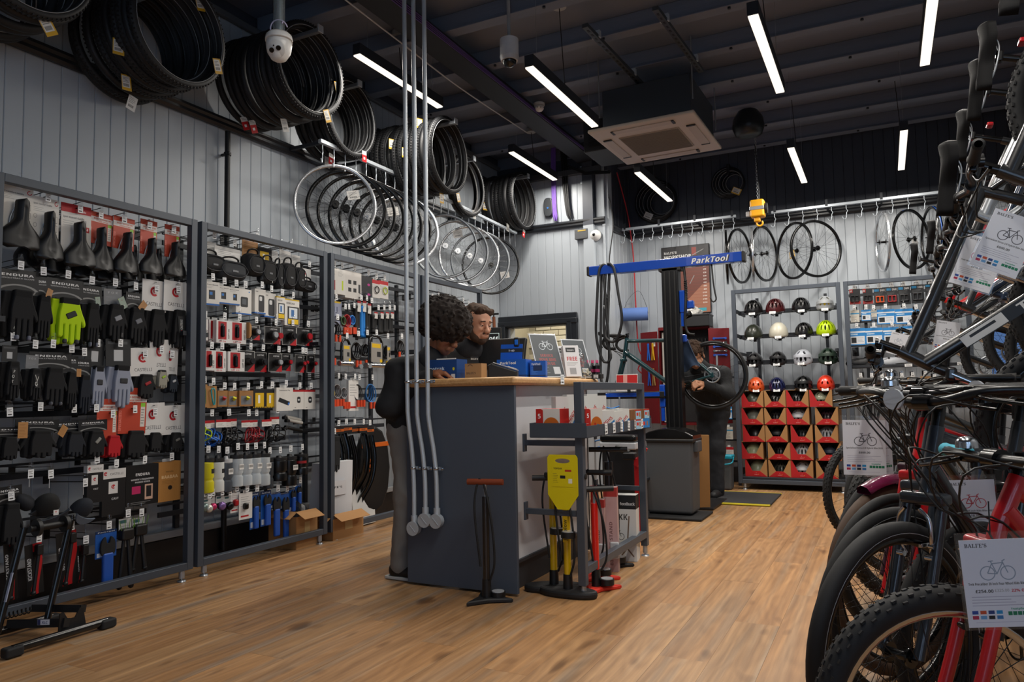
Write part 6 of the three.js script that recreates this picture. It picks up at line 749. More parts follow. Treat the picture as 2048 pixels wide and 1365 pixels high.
// ---------------------------------------------------------------- rims on hook rails
const hookShape = (l = 0.11) => G('sh' + l, () => tube([[0, 0, 0], [0, -l * 0.35, 0], [0.012, -l * 0.55, 0], [0.002, -l * 0.72, 0], [0, -l, 0], [-0.01, -l - 0.03, 0], [-0.03, -l - 0.034, 0], [-0.044, -l - 0.012, 0]], 0.004, 28, 6));
{
  const rail = (label, a, b, n) => {
    const A = V3(...a), Bv = V3(...b), len = A.distanceTo(Bv), t = thing('hook_rail', label, 'hook rail', (a[0] + b[0]) / 2, (a[1] + b[1]) / 2, (a[2] + b[2]) / 2, Math.atan2(-(b[2] - a[2]), b[0] - a[0]));
    part(t, 'rail', rb(len, 0.028, 0.03, 0.003), zinc, [0, 0, 0], [0, 0, Math.asin((b[1] - a[1]) / len)]);
    for (let i = 0; i < n; i++) { const u = -len / 2 + 0.03 + i * (len - 0.06) / (n - 1); part(t, 'hook', hookShape(), zinc, [u, -0.012 + (b[1] - a[1]) / len * u, 0], [0, 0.5, 0]); } return [t, len];
  };
  const [r1] = rail('zinc hook rail above the display frames, closer half', [-3.55, 2.835, -4.03], [-3.55, 2.835, -5.1], 9), [r2] = rail('zinc hook rail above the display frames, farther half by the doorway', [-3.55, 2.81, -5.5], [-3.55, 2.76, -7.2], 14);
  for (const [r, us] of [[r1, [-0.5, 0, 0.5]], [r2, [-0.78, 0, 0.6]]]) for (const u of us) part(r, 'wall_arm', rb(0.025, 0.025, 0.33, 0.003), darkSlate, [u, 0.0, -0.18]);
  const [r3] = rail('zinc hook rail over the workshop poster', [-2.62, 2.855, -8.06], [-1.34, 2.855, -8.06], 12), [r4] = rail('zinc hook rail over the helmet and pedal displays', [-0.98, 2.845, -8.06], [0.59, 2.845, -8.06], 12);
  for (const [r, h] of [[r3, 0.6], [r4, 0.75]]) for (const u of [-h, -h / 3, h / 3, h]) part(r, 'wall_arm', mg([at(rb(0.02, 0.02, 0.28, 0.003), 0, 0.006, -0.15), at(bx(0.025, 0.07, 0.008), 0, 0.03, 0.012)]), darkSlate, [u, 0, 0]);
  const W = (label, x, y, z, ry, R, o) => { const t = thing('wheel', label, 'wheel', x, y - R, z, ry, 'wheels hung on hook rails'); const isB = o.rim === 'blue', w = wheel(t, 'rim', R, { sn: 28, ...o, rim: isB ? gloss : o.rim, p: [0, R, 0] }); if (isB) part(w, 'blue_decal', to(R - 0.008, 0.0075, 6, 36, 2.4), M(0x123f86, 0.3), null, [0, 0, -0.4]); if (o.card) card(t, 'label_tag', o.card, 0.09, 0.07, 0.001, [o.cx ?? 0.05, R + (o.cy ?? 0.1), 0.03], [0, 0, 0.2]); return t; };
  const silver = M(0xc9ccd0, 0.2, 0.75), blk = gloss, blue = 'blue', grey = M(0x8f9397, 0.35, 0.9);
  const first = [[silver, 'polished silver rim hung at the front of the rail'], [blk, 'black rim hung second on the rail'], [blk, 'black deep rim hung third with slim hub'], [blk, 'black rim hung fourth on the rail'], [blue, 'black and blue rim hung fifth on the rail'], [blue, 'second blue edged rim, sixth on the rail'], [blk, 'black rim behind the conduits, seventh'], [silver, 'bright rim behind the conduits, eighth']];
  first.forEach(([m, l], i) => W(l, -3.55, 2.405 - i * 0.004, -4.2 - i * 0.125, PI / 4 + rnd(-0.05, 0.05), 0.3, { rim: m, spoke: M(0x303236, 0.3, 0.8), hub: i === 3 ? silver : blk, rd: i % 2 ? 0.028 : 0.022, card: i === 1 || i === 5 ? 'tyretagwhite' : null }));
  const second = [[grey, 'grey alloy rim hung first on the farther rail'], [grey, 'grey alloy rim with paper tag on the farther rail'], [silver, 'silver rim hung third on the farther rail'], [grey, 'grey rim hung fourth on the farther rail'], [blk, 'black rim with white decals hung last by the doorway']];
  second.forEach(([m, l], i) => W(l, -3.55, 2.36 - i * 0.012, -5.72 - i * 0.22, PI / 4.6 + rnd(-0.05, 0.05), 0.3, { rim: m, spoke: i === 4 ? M(0x303236, 0.3, 0.8) : steel, hub: i === 4 ? blk : silver, card: i === 1 ? 'tyretagwhite' : i === 4 ? 'tyretagwhite' : null, cx: i === 4 ? 0.14 : 0.0, cy: i === 4 ? -0.1 : 0.16 }));
  const hw = [[-1.47, -1.4, blk, 'black wheel hung edge on above the blue beam'], [-1.33, 1.32, blk, 'black wheel hung narrow beside the edge on wheel'], [-1.2, -1.42, silver, 'silver rim hung edge on above the beam end'], [-1.08, 1.25, blue, 'black and blue wheel hung beside the silver rim'], [-0.78, -0.86, blk, 'black wheel with tagged hub hung wide open over the helmets'], [-0.57, 0.7, blue, 'blue edged wheel overlapping the tagged black wheel'], [0.045, -1.36, silver, 'silver wheel hung alone over the pedal display'], [0.3, 0.98, blue, 'black and blue wheel hung near the bicycles'], [0.47, -1.32, blue, 'blue wheel seen edge on beside the hanging bicycles'], [0.58, 1.3, blk, 'last black wheel on the back rail, by the bicycles']];
  hw.forEach(([x, ry, m, l], i) => W(l, x * 0.987, 2.415, -8.045, ry, 0.295, { rim: m, spoke: m === silver ? steel : M(0x303236, 0.3, 0.8), rd: 0.024, card: i === 4 ? 'tyretag' : i === 7 ? 'tyretagwhite' : null, cx: 0, cy: -0.04, tw: 0 }));
  // coils of tyres on the dark wall
  for (const [l, x, y, z, R, n] of [['loose coil of black tyres behind the small ceiling lamp', -2.26, 3.2, ZB + 0.02, 0.24, 5], ['coil of black tyres with orange tag on the dark wall', -1.44, 3.3, ZB + 0.02, 0.17, 5]]) { const t = thing('tyre_coil', l, 'tyres', x, y - R, z); for (let i = 0; i < n; i++) { const c = part(t, 'tyre', to(R * (1 - 0.1 * i), 0.013, 8, 44), tmCoil(i), [0.02 * i - 0.02, R - 0.03 * i * R, 0.012 + 0.016 * (i % 3)]); part(c, 'bead', to(R * (1 - 0.1 * i) - 0.008, 0.0022, 4, 44), M(0x9a9da0, 0.35), [0, 0, 0.011]); } part(t, 'strap', rb(0.03, 0.12, 0.07, 0.006), black, [0, 2 * R - 0.03, 0.03]); card(t, 'tag', R < 0.2 ? 'tyretag' : 'tyretagwhite', 0.1, 0.07, 0.002, [R < 0.2 ? 0.08 : -0.1, R * 0.3, 0.06], [0, 0, -0.5]); }
}
function tmCoil(i) { return M(i % 2 ? 0x141519 : 0x0e0f12, 0.5); }
// ---------------------------------------------------------------- helmets
const helmetGeo = {};
{
  const ev = new Evaluator(); ev.useGroups = false; ev.attributes = ['position', 'normal'];
  const ell = (rx, ry, rz, a = 30, b = 20) => { const g = new THREE.SphereGeometry(1, a, b); g.deleteAttribute('uv'); return g.scale(rx, ry, rz); };
  const shell = (tall) => { const o = ell(0.1, 0.125 * tall, 0.135, 40, 28), p = o.attributes.position; for (let i = 0; i < p.count; i++) if (p.getY(i) < -0.02) p.setY(i, -0.02 + (p.getY(i) + 0.02) * 0.22); o.computeVertexNormals(); const A = new Brush(o), B = new Brush(ell(0.084, 0.108 * tall, 0.118)); A.updateMatrixWorld(); B.position.y = -0.004; B.updateMatrixWorld(); return ev.evaluate(A, B, SUBTRACTION); };
  const vents = (list) => { const l = list.map(([az, el, w, h]) => { const g = ell(w, h, 0.05, 10, 8); g.rotateX(-el); g.translate(0, 0, 0); const d = V3(Math.sin(az) * Math.cos(el) * 0.1, Math.sin(el) * 0.115, Math.cos(az) * Math.cos(el) * 0.13); g.rotateY(az * 0.9); return g.translate(d.x, d.y, d.z).toNonIndexed(); }); const m = mergeGeometries(l); return new Brush(mergeVertices(m)); };
  const sets = {
    road: [-1.25, -0.85, -0.42, 0, 0.42, 0.85, 1.25].flatMap((a) => [[a, 0.45, 0.0095, 0.032]]).concat([-0.7, -0.2, 0.2, 0.7].map((a) => [a, 1.02, 0.009, 0.03])),
    trail: [-1.1, -0.5, 0, 0.5, 1.1].map((a) => [a, 0.4, 0.015, 0.03]).concat([-0.6, 0.6].map((a) => [a, 1.0, 0.014, 0.028])),
    child: [-0.9, -0.35, 0.35, 0.9].map((a) => [a, 0.62, 0.011, 0.02]).concat([[-0.5, 0.12, 0.014, 0.009], [0.5, 0.12, 0.014, 0.009]]),
  };
  for (const k of Object.keys(sets)) { const A = shell(k === 'child' ? 1.05 : 1); let r = A; for (const s of sets[k]) { const c = vents([s]); c.updateMatrixWorld(); r.updateMatrixWorld(); r = ev.evaluate(r, c, SUBTRACTION); } const g = r.geometry.clone(); helmetGeo[k] = g; }
  helmetGeo.dome = shell(1.04).geometry.clone();
  for (const k in helmetGeo) { const g = toCreasedNormals(helmetGeo[k].index ? helmetGeo[k].toNonIndexed() : helmetGeo[k], 0.6); g.translate(0, 0.03, 0); helmetGeo[k] = g; }
}
function helmet(label, kind, c, x, y, z, w, o = {}) {
  const t = thing('cycle_helmet', label, 'helmet', x, y, z, o.ry ?? 0, o.group ?? 'helmets on display shelves'), s = w / 0.2;
  const sh = part(t, 'shell', helmetGeo[kind], M(c, o.rough ?? 0.35, 0, { clearcoat: o.coat ?? 0.3 }), [0, 0, 0], [o.rx ?? 0.12, 0, 0], s);
  part(t, 'liner', G('liner', () => { const g = new THREE.SphereGeometry(1, 18, 12, 0, PI * 2, 0, PI * 0.55); return g.scale(0.081, 0.105, 0.113); }), M(o.liner ?? 0x121214, 0.9), [0, 0.025 * s, 0], [o.rx ?? 0.12, 0, 0], s);
  if (kind === 'trail') part(t, 'peak', G('peak', () => { const g = new THREE.SphereGeometry(1, 18, 6, PI * 0.15, PI * 0.7, PI * 0.42, PI * 0.08); return g.scale(0.106, 0.14, 0.165).translate(0, 0.05, 0.0); }), M(c, 0.5), [0, 0, 0], [-0.05, 0, 0], s);
  if (!o.bare) { part(t, 'strap', G('strap', () => mg([tube([[-0.08, 0.02, 0.02], [-0.05, -0.03, 0.04], [-0.01, -0.05, 0.05]], 0.004, 8, 5), tube([[0.08, 0.02, 0.02], [0.06, -0.02, 0.05], [0.03, -0.045, 0.06]], 0.004, 8, 5)])), black, null, null, s * 0.8); card(t, 'price_label', 'ticket', 0.062, 0.026, 0.002, [0.0, -0.012, 0.14 * s], [-0.3, 0, rnd(-0.03, 0.03)]); }
  return t;
}
const ZH = -7.715;
const HF = displayFrame('slate helmet display stand above the red helmet cartons', -0.852, ZH, 0, 1.02, [], 0.6, 'slate display stands on the back wall');
HF.userData.back = true;
const HR = displayFrame('slate display stand of pedals and shoes behind the bicycles', 0.2, ZH, 0, 1.03, [1.93, 1.66, 1.42, 0.86], 0.6, 'slate display stands on the back wall');
HR.userData.back = true;
{
  const rows = [[[-1.173,1.827,0.187,0.172, 'road', 0x141416, 'matt black vented helmet'], [-0.960,1.818,0.185,0.157, 'road', 0x4c1418, 'dark red vented helmet'], [-0.717,1.826,0.177,0.147, 'road', 0x131315, 'black many vented helmet'], [-0.493,1.810,0.168,0.154, 'trail', 0xa9adb0, 'silver grey helmet with yellow inside']], [[-1.183,1.568,0.178,0.146, 'dome', 0x262a20, 'smooth dark olive helmet'], [-0.940,1.565,0.187,0.149, 'dome', 0xcbc7b6, 'smooth cream helmet'], [-0.698,1.569,0.173,0.160, 'road', 0x151517, 'black ridged helmet'], [-0.495,1.572,0.185,0.158, 'road', 0xb6d406, 'neon yellow helmet']], [[-1.179,1.299,0.156,0.173, 'trail', 0x19191b, 'black helmet half behind the stand wheel'], [-0.953,1.313,0.162,0.166, 'trail', 0x151517, 'black trail helmet'], [-0.716,1.302,0.176,0.173, 'trail', 0xb9bdc6, 'pale lilac white helmet'], [-0.490,1.313,0.183,0.175, 'trail', 0x26382c, 'dark green trail helmet']], [[-1.179,1.034,0.163,0.146, 'child', 0xd5521e, 'orange childs helmet'], [-0.975,1.043,0.162,0.172, 'road', 0x161c48, 'navy blue helmet'], [-0.727,1.054,0.176,0.172, 'trail', 0x121315, 'glossy black helmet'], [-0.521,1.051,0.167,0.175, 'child', 0xe0371a, 'bright red orange childs helmet']]];
  const rn = ['top', 'second', 'third', 'lowest'];
  rows.forEach((r, i) => {
    const yb = r.reduce((a, h) => a + h[1] - h[3] / 2, 0) / 4;
    const sh = part(HF, 'shelf_bar', mg([at(rb(0.96, 0.045, 0.012, 0.002), 0, 0, -0.14), at(rb(0.96, 0.012, 0.05, 0.002), 0, -0.016, -0.11)]), darkSlate, [0, yb + 0.05, -0.1]);
    for (const k of [-1, 1]) part(HF, 'side_arm', rb(0.02, 0.035, 0.5, 0.003), darkSlate, [k * 0.47, yb + 0.05, -0.26]);
    r.forEach(([c, y, w, h, k, col, l], j) => { part(HF, 'helmet_holder', mg([at(rb(0.1, 0.012, 0.16, 0.003), 0, 0, 0), at(bx(0.03, 0.03, 0.02), 0, -0.01, -0.09)]), darkSlate, [c + 0.852, yb + 0.022, -0.16]); helmet(`${l} on the ${rn[i]} helmet shelf`, k, col, c, yb + 0.03, ZH - 0.16, w, { liner: col === 0xa9adb0 ? 0xb59a18 : undefined, coat: i === 3 ? 1 : 0.3, ry: rnd(-0.12, 0.12), rx: i < 2 ? 0.12 : 0.3 }); });
  });
  pr('helmbase', 160, 50, (x, w, h) => { fill(x, '#b5171c'); txt(x, 'S', 80, 14, 14, '#e8c9c4'); txt(x, 'A L I G N  I I', 80, 34, 13, '#e5b3ac'); x.fillStyle = '#e0a020'; x.beginPath(); x.arc(128, 30, 5, 0, 7); x.fill(); }); pr('helmside', 60, 110, (x) => { fill(x, '#b5171c'); lines(x, '#e0a49c', 8, 20, 20, 5, 7, 2); fill(x, '#e6d6d0', 10, 82, 16, 16); });
  const B = [[-1.205,0.848,0.215,0.165], [-0.989,0.851,0.203,0.167], [-0.780,0.849,0.209,0.165], [-0.566,0.845,0.206,0.166], [-1.211,0.673,0.212,0.161], [-0.994,0.677,0.207,0.151], [-0.782,0.677,0.211,0.155], [-0.521,0.679,0.209,0.166], [-1.205,0.501,0.215,0.153], [-0.989,0.511,0.211,0.151], [-0.754,0.511,0.202,0.159], [-0.530,0.511,0.206,0.161], [-1.229,0.330,0.219,0.157], [-0.972,0.342,0.211,0.158], [-0.762,0.344,0.210,0.159], [-0.509,0.347,0.208,0.161], [-1.196,0.172,0.214,0.155], [-0.973,0.175,0.212,0.153], [-0.767,0.181,0.206,0.160], [-0.540,0.190,0.201,0.153]];
  const inside = [0x3d4236, 0x131315, 0x1a1a1c, 0x8a8d78, 0x6d7066, 0x131315, 0xb4b6ba, 0x24121a, 0x101012, 0x101012, 0x17181a, 0x9a9da2, 0xa3a886, 0x121214, 0xc0c2c6, 0x222a3a, 0x8b9078, 0x3a3c36, 0xc2c4c8, 0x101012];
  const hh = 0.26;
  B.forEach(([c, y, w, h], i) => {
    const row = Math.floor(i / 4), col = i % 4, yb = 0.127 + (4 - row) * 0.172, cw = w * 0.97, ch = 0.165;
    const t = thing('helmet_carton', `red and kraft helmet carton, ${ORD[col]} along the ${['top', 'second', 'middle', 'fourth', 'bottom'][row]} carton row`, 'carton', c, yb, ZH - 0.04, rnd(-0.05, 0.05), 'helmet cartons'), d = 0.3, redL = [1, 0, 1, 1, 1, 0, 1, 0, 1, 0, 1, 0, 1, 0, 1, 0, 1, 0, 1, 0][i];
    part(t, 'box', mg([at(bx(cw, 0.004, d), 0, 0.002, -d / 2), at(bx(cw, 0.004, d * 0.75), 0, ch, -d * 0.62), at(bx(0.004, ch, d), -cw / 2, ch / 2, -d / 2), at(bx(0.004, ch, d), cw / 2, ch / 2, -d / 2), at(bx(cw, ch, 0.004), 0, ch / 2, -d)]), kraft);
    const tri = (s) => G(`tri${s}${cw.toFixed(3)}`, () => { const b = 0.1; return ext(poly([[s * cw / 2, 0], [s * cw / 2, ch], [s * (cw / 2 - 0.012), ch], [s * (cw / 2 - 0.07), 0.05], [s * (cw / 2 - 0.06), 0.0]]), 0.004); });
    part(t, 'side_flap', tri(-1), redL ? M(0xb5171c, 0.5) : kraft, [0, 0, 0]); part(t, 'side_flap', tri(1), kraft, [0, 0, 0]);
    const base = part(t, 'front_panel', G(`base${cw.toFixed(3)}`, () => ext(poly([[-cw / 2, 0], [cw / 2, 0], [cw / 2 - 0.068, 0.055], [-cw / 2 + 0.068, 0.055]]), 0.004)), M(0xb5171c, 0.5), [0, 0, 0.004]);
    card(base, 'print', 'helmbase', cw * 0.36, 0.04, 0.001, [0, 0.027, 0.0028]);
    const hz = helmet(`${['olive', 'black', 'grey', 'sage'][i % 4]} helmet packed in the ${ORD[col]} carton of the ${['top', 'second', 'middle', 'fourth', 'bottom'][row]} row`, i % 4 === 0 ? 'dome' : i % 3 ? 'road' : 'trail', inside[i], c, yb + 0.02, ZH - 0.19, 0.17, { bare: 1, group: 'helmets packed in cartons' });
    hz.userData.label = `${{ 0x3d4236: 'olive', 0x8a8d78: 'sage', 0x6d7066: 'grey', 0xb4b6ba: 'white', 0x24121a: 'plum', 0x9a9da2: 'silver', 0xa3a886: 'pale green', 0xc0c2c6: 'white', 0x222a3a: 'navy', 0x8b9078: 'khaki', 0x3a3c36: 'dark olive', 0xc2c4c8: 'white' }[inside[i]] ?? 'black'} helmet inside the ${ORD[col]} carton of the ${['top', 'second', 'middle', 'fourth', 'bottom'][row]} row`;
  });
  part(HF, 'base_shelf', rb(1.0, 0.03, 0.5, 0.004), darkSlate, [0, 0.11, -0.25]);
}
// pedals, parts, shoes and socks
pr('pedalcard', 90, 110, (x) => { fill(x, '#26282b'); fill(x, '#2a86b8', 6, 8, 34, 14); txt(x, 'DMR', 64, 16, 16, '#ddd'); lines(x, '#888', 8, 30, 60, 3, 7); });
pr('pedalred', 90, 110, (x) => { fill(x, '#2a2a2c'); fill(x, '#b32018', 0, 0, 30, 28); txt(x, 'M', 15, 15, 20, '#eee'); fill(x, '#b32018', 0, 86, 90, 24); });
pr('shimano', 130, 110, (x) => { fill(x, '#1f7fc4'); fill(x, '#d7dbe0', 8, 52, 114, 50); fill(x, '#16181a', 16, 60, 40, 34); lines(x, '#678', 64, 62, 50, 4, 8); fill(x, '#d7dbe0', 0, 20, 130, 10); txt(x, 'SHIMANO', 40, 40, 12, '#e8eef4'); });
pr('smallcard', 70, 90, (x) => { fill(x, '#c9c4b8'); fill(x, '#2a86b8', 0, 22, 70, 8); lines(x, '#777', 8, 44, 44, 5, 8); });
pr('pinkcard', 70, 70, (x) => { fill(x, '#d9cfd2'); fill(x, '#d6689a', 0, 0, 70, 16); swirl(x, 30, 44, 10, '#b5121f'); });
pr('sockcard', 70, 60, (x) => { fill(x, '#b08350'); lines(x, '#6b4a22', 10, 14, 50, 4, 9, 2); });
hookFrame = HR;
{
  const ped = (c, y, w, h, k, col, l) => hang('pack', `${l} on the top pedal row`, 'pedals', c, y, w, h, { k, d: 0.004, n: 'pedal_pack', win: G('pdl' + w.toFixed(2), () => { const a = w * 0.78, b = w * 0.66; return mg([at(rb(a, b * 0.16, 0.02, 0.006), 0, b * 0.42, 0), at(rb(a, b * 0.16, 0.02, 0.006), 0, -b * 0.42, 0), at(rb(a * 0.14, b, 0.02, 0.006), a * 0.43, 0, 0), at(rb(a * 0.14, b, 0.02, 0.006), -a * 0.43, 0, 0), at(rb(a * 0.18, b, 0.02, 0.006), 0, 0, 0)]); }), wm: M(col, 0.4), wp: [0, 0.36, 0.012] }, 'pedals on the top pedal row');
  ped(-0.220,1.866,0.095,0.147, 'pedalred', 0x1b1b1d, 'black pedals on red and black card'); ped(-0.108,1.862,0.086,0.146, 'pedalred', 0x141416, 'slim black pedals beside a red stripe'); ped(-0.005,1.847,0.102,0.171, 'pedalcard', 0xd0501a, 'orange flat pedals'); ped(0.097,1.847,0.098,0.175, 'pedalcard', 0x9c1a1e, 'dark red flat pedals'); ped(0.199,1.849,0.102,0.174, 'pedalcard', 0x26272a, 'black pedals over an orange strip'); ped(0.308,1.851,0.106,0.173, 'pedalcard', 0x303236, 'grey pedals beside the hanging saddles'); ped(0.416,1.862,0.089,0.151, 'pedalcard', 0x2a2b2e, 'dark pedals half behind the red bicycle frame');
  [[-0.229,1.677,0.076,0.115, 'smallcard', 'cream brake pad pack'], [-0.131,1.681,0.081,0.104, 'shimano', 'small blue cable end pack'], [-0.063,1.692,0.048,0.062, 'smallcard', 'tiny cream bolt pack'], [0.036,1.657,0.150,0.139, 'shimano', 'blue and white brake carton'], [0.188,1.652,0.148,0.138, 'shimano', 'blue and white derailleur carton'], [0.287,1.648,0.049,0.112, 'shimano', 'narrow blue carton next to the bicycles']].forEach(([c, y, w, h, k, l]) => hang('pack', `${l} on the upper parts row`, 'parts pack', c, y, w, h, { k, d: 0.04, n: 'parts_carton' }, 'parts on the upper parts row'));
  [[-0.216,1.479,0.139,0.162], [-0.072,1.479,0.148,0.155], [0.083,1.474,0.156,0.159], [0.224,1.493,0.118,0.124]].forEach(([c, y, w, h], i) => hang('pack', `blue pedal carton, ${ORD[i]} on the lower parts row`, 'pedal carton', c, y, w, h, { k: 'shimano', d: 0.05, n: 'parts_carton' }, 'parts on the lower parts row'));
  const shelfY = 1.205; part(HR, 'shoe_shelf', rb(0.98, 0.025, 0.2, 0.003), darkSlate, [0, shelfY - 0.013, -0.16]); for (const x of [-0.26, -0.0, 0.42]) card(HR, 'price_label', 'ticket', 0.062, 0.026, 0.002, [x, shelfY - 0.013, -0.058]);
  const shoeGeo = G('shoe', () => { const g = new THREE.SphereGeometry(1, 24, 16), p = g.attributes.position; for (let i = 0; i < p.count; i++) { let x = p.getX(i), y = p.getY(i), z = p.getZ(i); const heel = x > 0.15 ? 1 + 0.5 * (x - 0.15) : 1; p.setXYZ(i, x * 0.135, Math.max(y, -0.45) * (0.05 * heel) + 0.022 + (x > 0.3 && y > 0 ? 0.012 : 0), z * 0.042 * (1 - 0.15 * x)); } g.computeVertexNormals(); return g; });
  for (const [l, x, c] of [['black cycling shoe on the shelf below the blue cartons', -0.2, 0x17181b], ['white cycling shoe with dial on the shelf below the blue cartons', 0.06, 0xb9bcc2]]) { const t = thing('cycling_shoe', l, 'shoe', x, shelfY, ZH - 0.15, 0.06); part(t, 'upper', shoeGeo, M(c, 0.5)); part(t, 'sole', rb(0.25, 0.014, 0.075, 0.006), black, [0, 0.007, 0]); part(t, 'collar', to(0.034, 0.008, 6, 18), M(0x101012, 0.8), [0.07, 0.078, 0], [PI / 2, 0.1, 0]); part(t, 'dial', cy(0.012, 0.012, 0.008, 14), black, [-0.02, 0.06, 0.025], [0.8, 0, 0]); part(t, 'strap', rb(0.03, 0.008, 0.07, 0.003), M(c === 0x17181b ? 0x232427 : 0x8f9298, 0.5), [-0.05, 0.052, 0], [0, 0, 0.3]); }
  [[-0.202,1.050,0.066,0.069, 'smallcard', 'white card'], [-0.108,1.045,0.076,0.074, 'pinkcard', 'pink topped card'], [-0.024,1.038,0.070,0.074, 'pinkcard', 'white logo card'], [0.059,1.009,0.073,0.137, 'endura', 'black card'], [0.142,1.002,0.085,0.147, 'endura', 'black card with lime band']].forEach(([c, y, w, h, k, l], i) => hang('pack', `${l} of socks, ${ORD[i]} on the sock row behind the handlebars`, 'socks', c, y, w, h, { k, d: 0.01, n: 'sock_pack' }, 'socks on the sock row'));
  [[0.230,0.975,0.093,0.206, 0xb54a14, 'burnt orange'], [0.332,0.978,0.084,0.215, 0x1d1e20, 'black and grey']].forEach(([c, y, w, h, col, l]) => { const t = hang('pack', `${l} sock hanging from kraft card on the sock row`, 'sock', c, y + h * 0.36, w, h * 0.28, { k: 'sockcard', d: 0.006, n: 'hanging_sock' }); part(t, 'sock', G('sock', () => ext(smooth([[-0.05, 0], [0.05, 0], [0.055, -0.12], [0.05, -0.2], [-0.045, -0.2], [-0.055, -0.1]]), 0.024, 0.008, 2)), M(col, 0.85), [0, 0.02, 0.004]); });
  [[0.405,0.974,0.065,0.159], [0.486,0.970,0.093,0.163], [0.614,0.975,0.143,0.167]].forEach(([c, y, w, h], i) => hang('pack', `black arm warmer card, ${ORD[i]} from the orange sock`, 'arm warmers', c, y, w, h, { k: 'endura', d: 0.012, n: 'arm_warmers_pack' }, 'arm warmer cards'));
}
hookFrame = null;
// narrow parts rack beside the helmet display
{
  const t = thing('parts_rack', 'slim rack of small spares between the mechanic and helmet display', 'rack', -1.6, 0, -8.0); for (const k of [-1, 1]) part(t, 'post', rb(0.03, 1.25, 0.03, 0.003), darkSlate, [k * 0.2, 0.625, 0]); for (let r = 0; r < 5; r++) part(t, 'bar', rb(0.4, 0.02, 0.012, 0.002), darkSlate, [0, 0.25 + r * 0.22, 0]);
  for (let r = 0; r < 4; r++) for (let c = 0; c < 3; c++) { const q = thing('spares_pack', `${['yellow and black', 'blue', 'clear bagged', 'white carded'][r]} spares pack, ${ORD[c]} of its row on the slim rack`, 'spares', -1.73 + c * 0.12, 0.9 - r * 0.21, -7.96, 0, 'spares on the slim rack'); card(q, 'card', ['yellowlight', 'shimano', 'smallcard', 'tubecard'][r], 0.09, 0.13, 0.01, [0, 0.065, 0]); part(q, 'hang_tab', rb(0.03, 0.02, 0.002, 0.001), white, [0, 0.14, 0]); }
}
// ---------------------------------------------------------------- workshop
pr('poster', 512, 740, (x, w, h) => {
  fill(x, '#232226'); fill(x, '#6b3a2e', 0, 150, w, 590); fill(x, '#2e2a2c', 0, 120, 180, 620); x.fillStyle = '#a06a52'; x.beginPath(); x.moveTo(120, 740); x.lineTo(430, 440); x.lineTo(512, 420); x.lineTo(512, 740); x.fill(); x.fillStyle = '#8c2f22'; x.fillRect(330, 20, 50, 90); x.strokeStyle = '#8a8a8a'; x.lineWidth = 9; x.beginPath(); x.moveTo(330, 110); x.lineTo(460, 50); x.moveTo(300, 420); x.lineTo(350, 330); x.stroke();
  txt(x, "BALFE'S", 24, 62, 34, '#e8e8e6', 'serif', 'left'); txt(x, 'WORKSHOP', 24, 112, 54, '#e8e8e6', 'sans-serif', 'left'); ['TYRE INSTALL', 'TYRE INSTALL - HUB GEAR', 'TYRE INSTALL - CHAIN CASE', 'TRUE WHEEL', 'BUILD WHEEL', 'SERVICE', 'BRAKE BLEED', 'FORK SERVICE', 'BRONZE (60 MIN)', 'SILVER (90 MIN)', 'GOLD SERVICE', 'ELITE (240 MIN)', 'FULL (480 MIN)'].forEach((s, i) => { txt(x, s, 30, 200 + i * 36, 17, '#e0dcd8', 'sans-serif', 'left'); txt(x, ['£12', '£30', '£30', '£30', '£30', '£30', '£60', '£60', '£60', '£120', '£150', '£180', '£210'][i], 480, 200 + i * 36, 20, '#e0dcd8', 'sans-serif', 'right'); fill(x, '#8c3a2e', 24, 217 + i * 36, 464, 2); }); fill(x, '#3aa0b0', 200, 690, 270, 34);
});
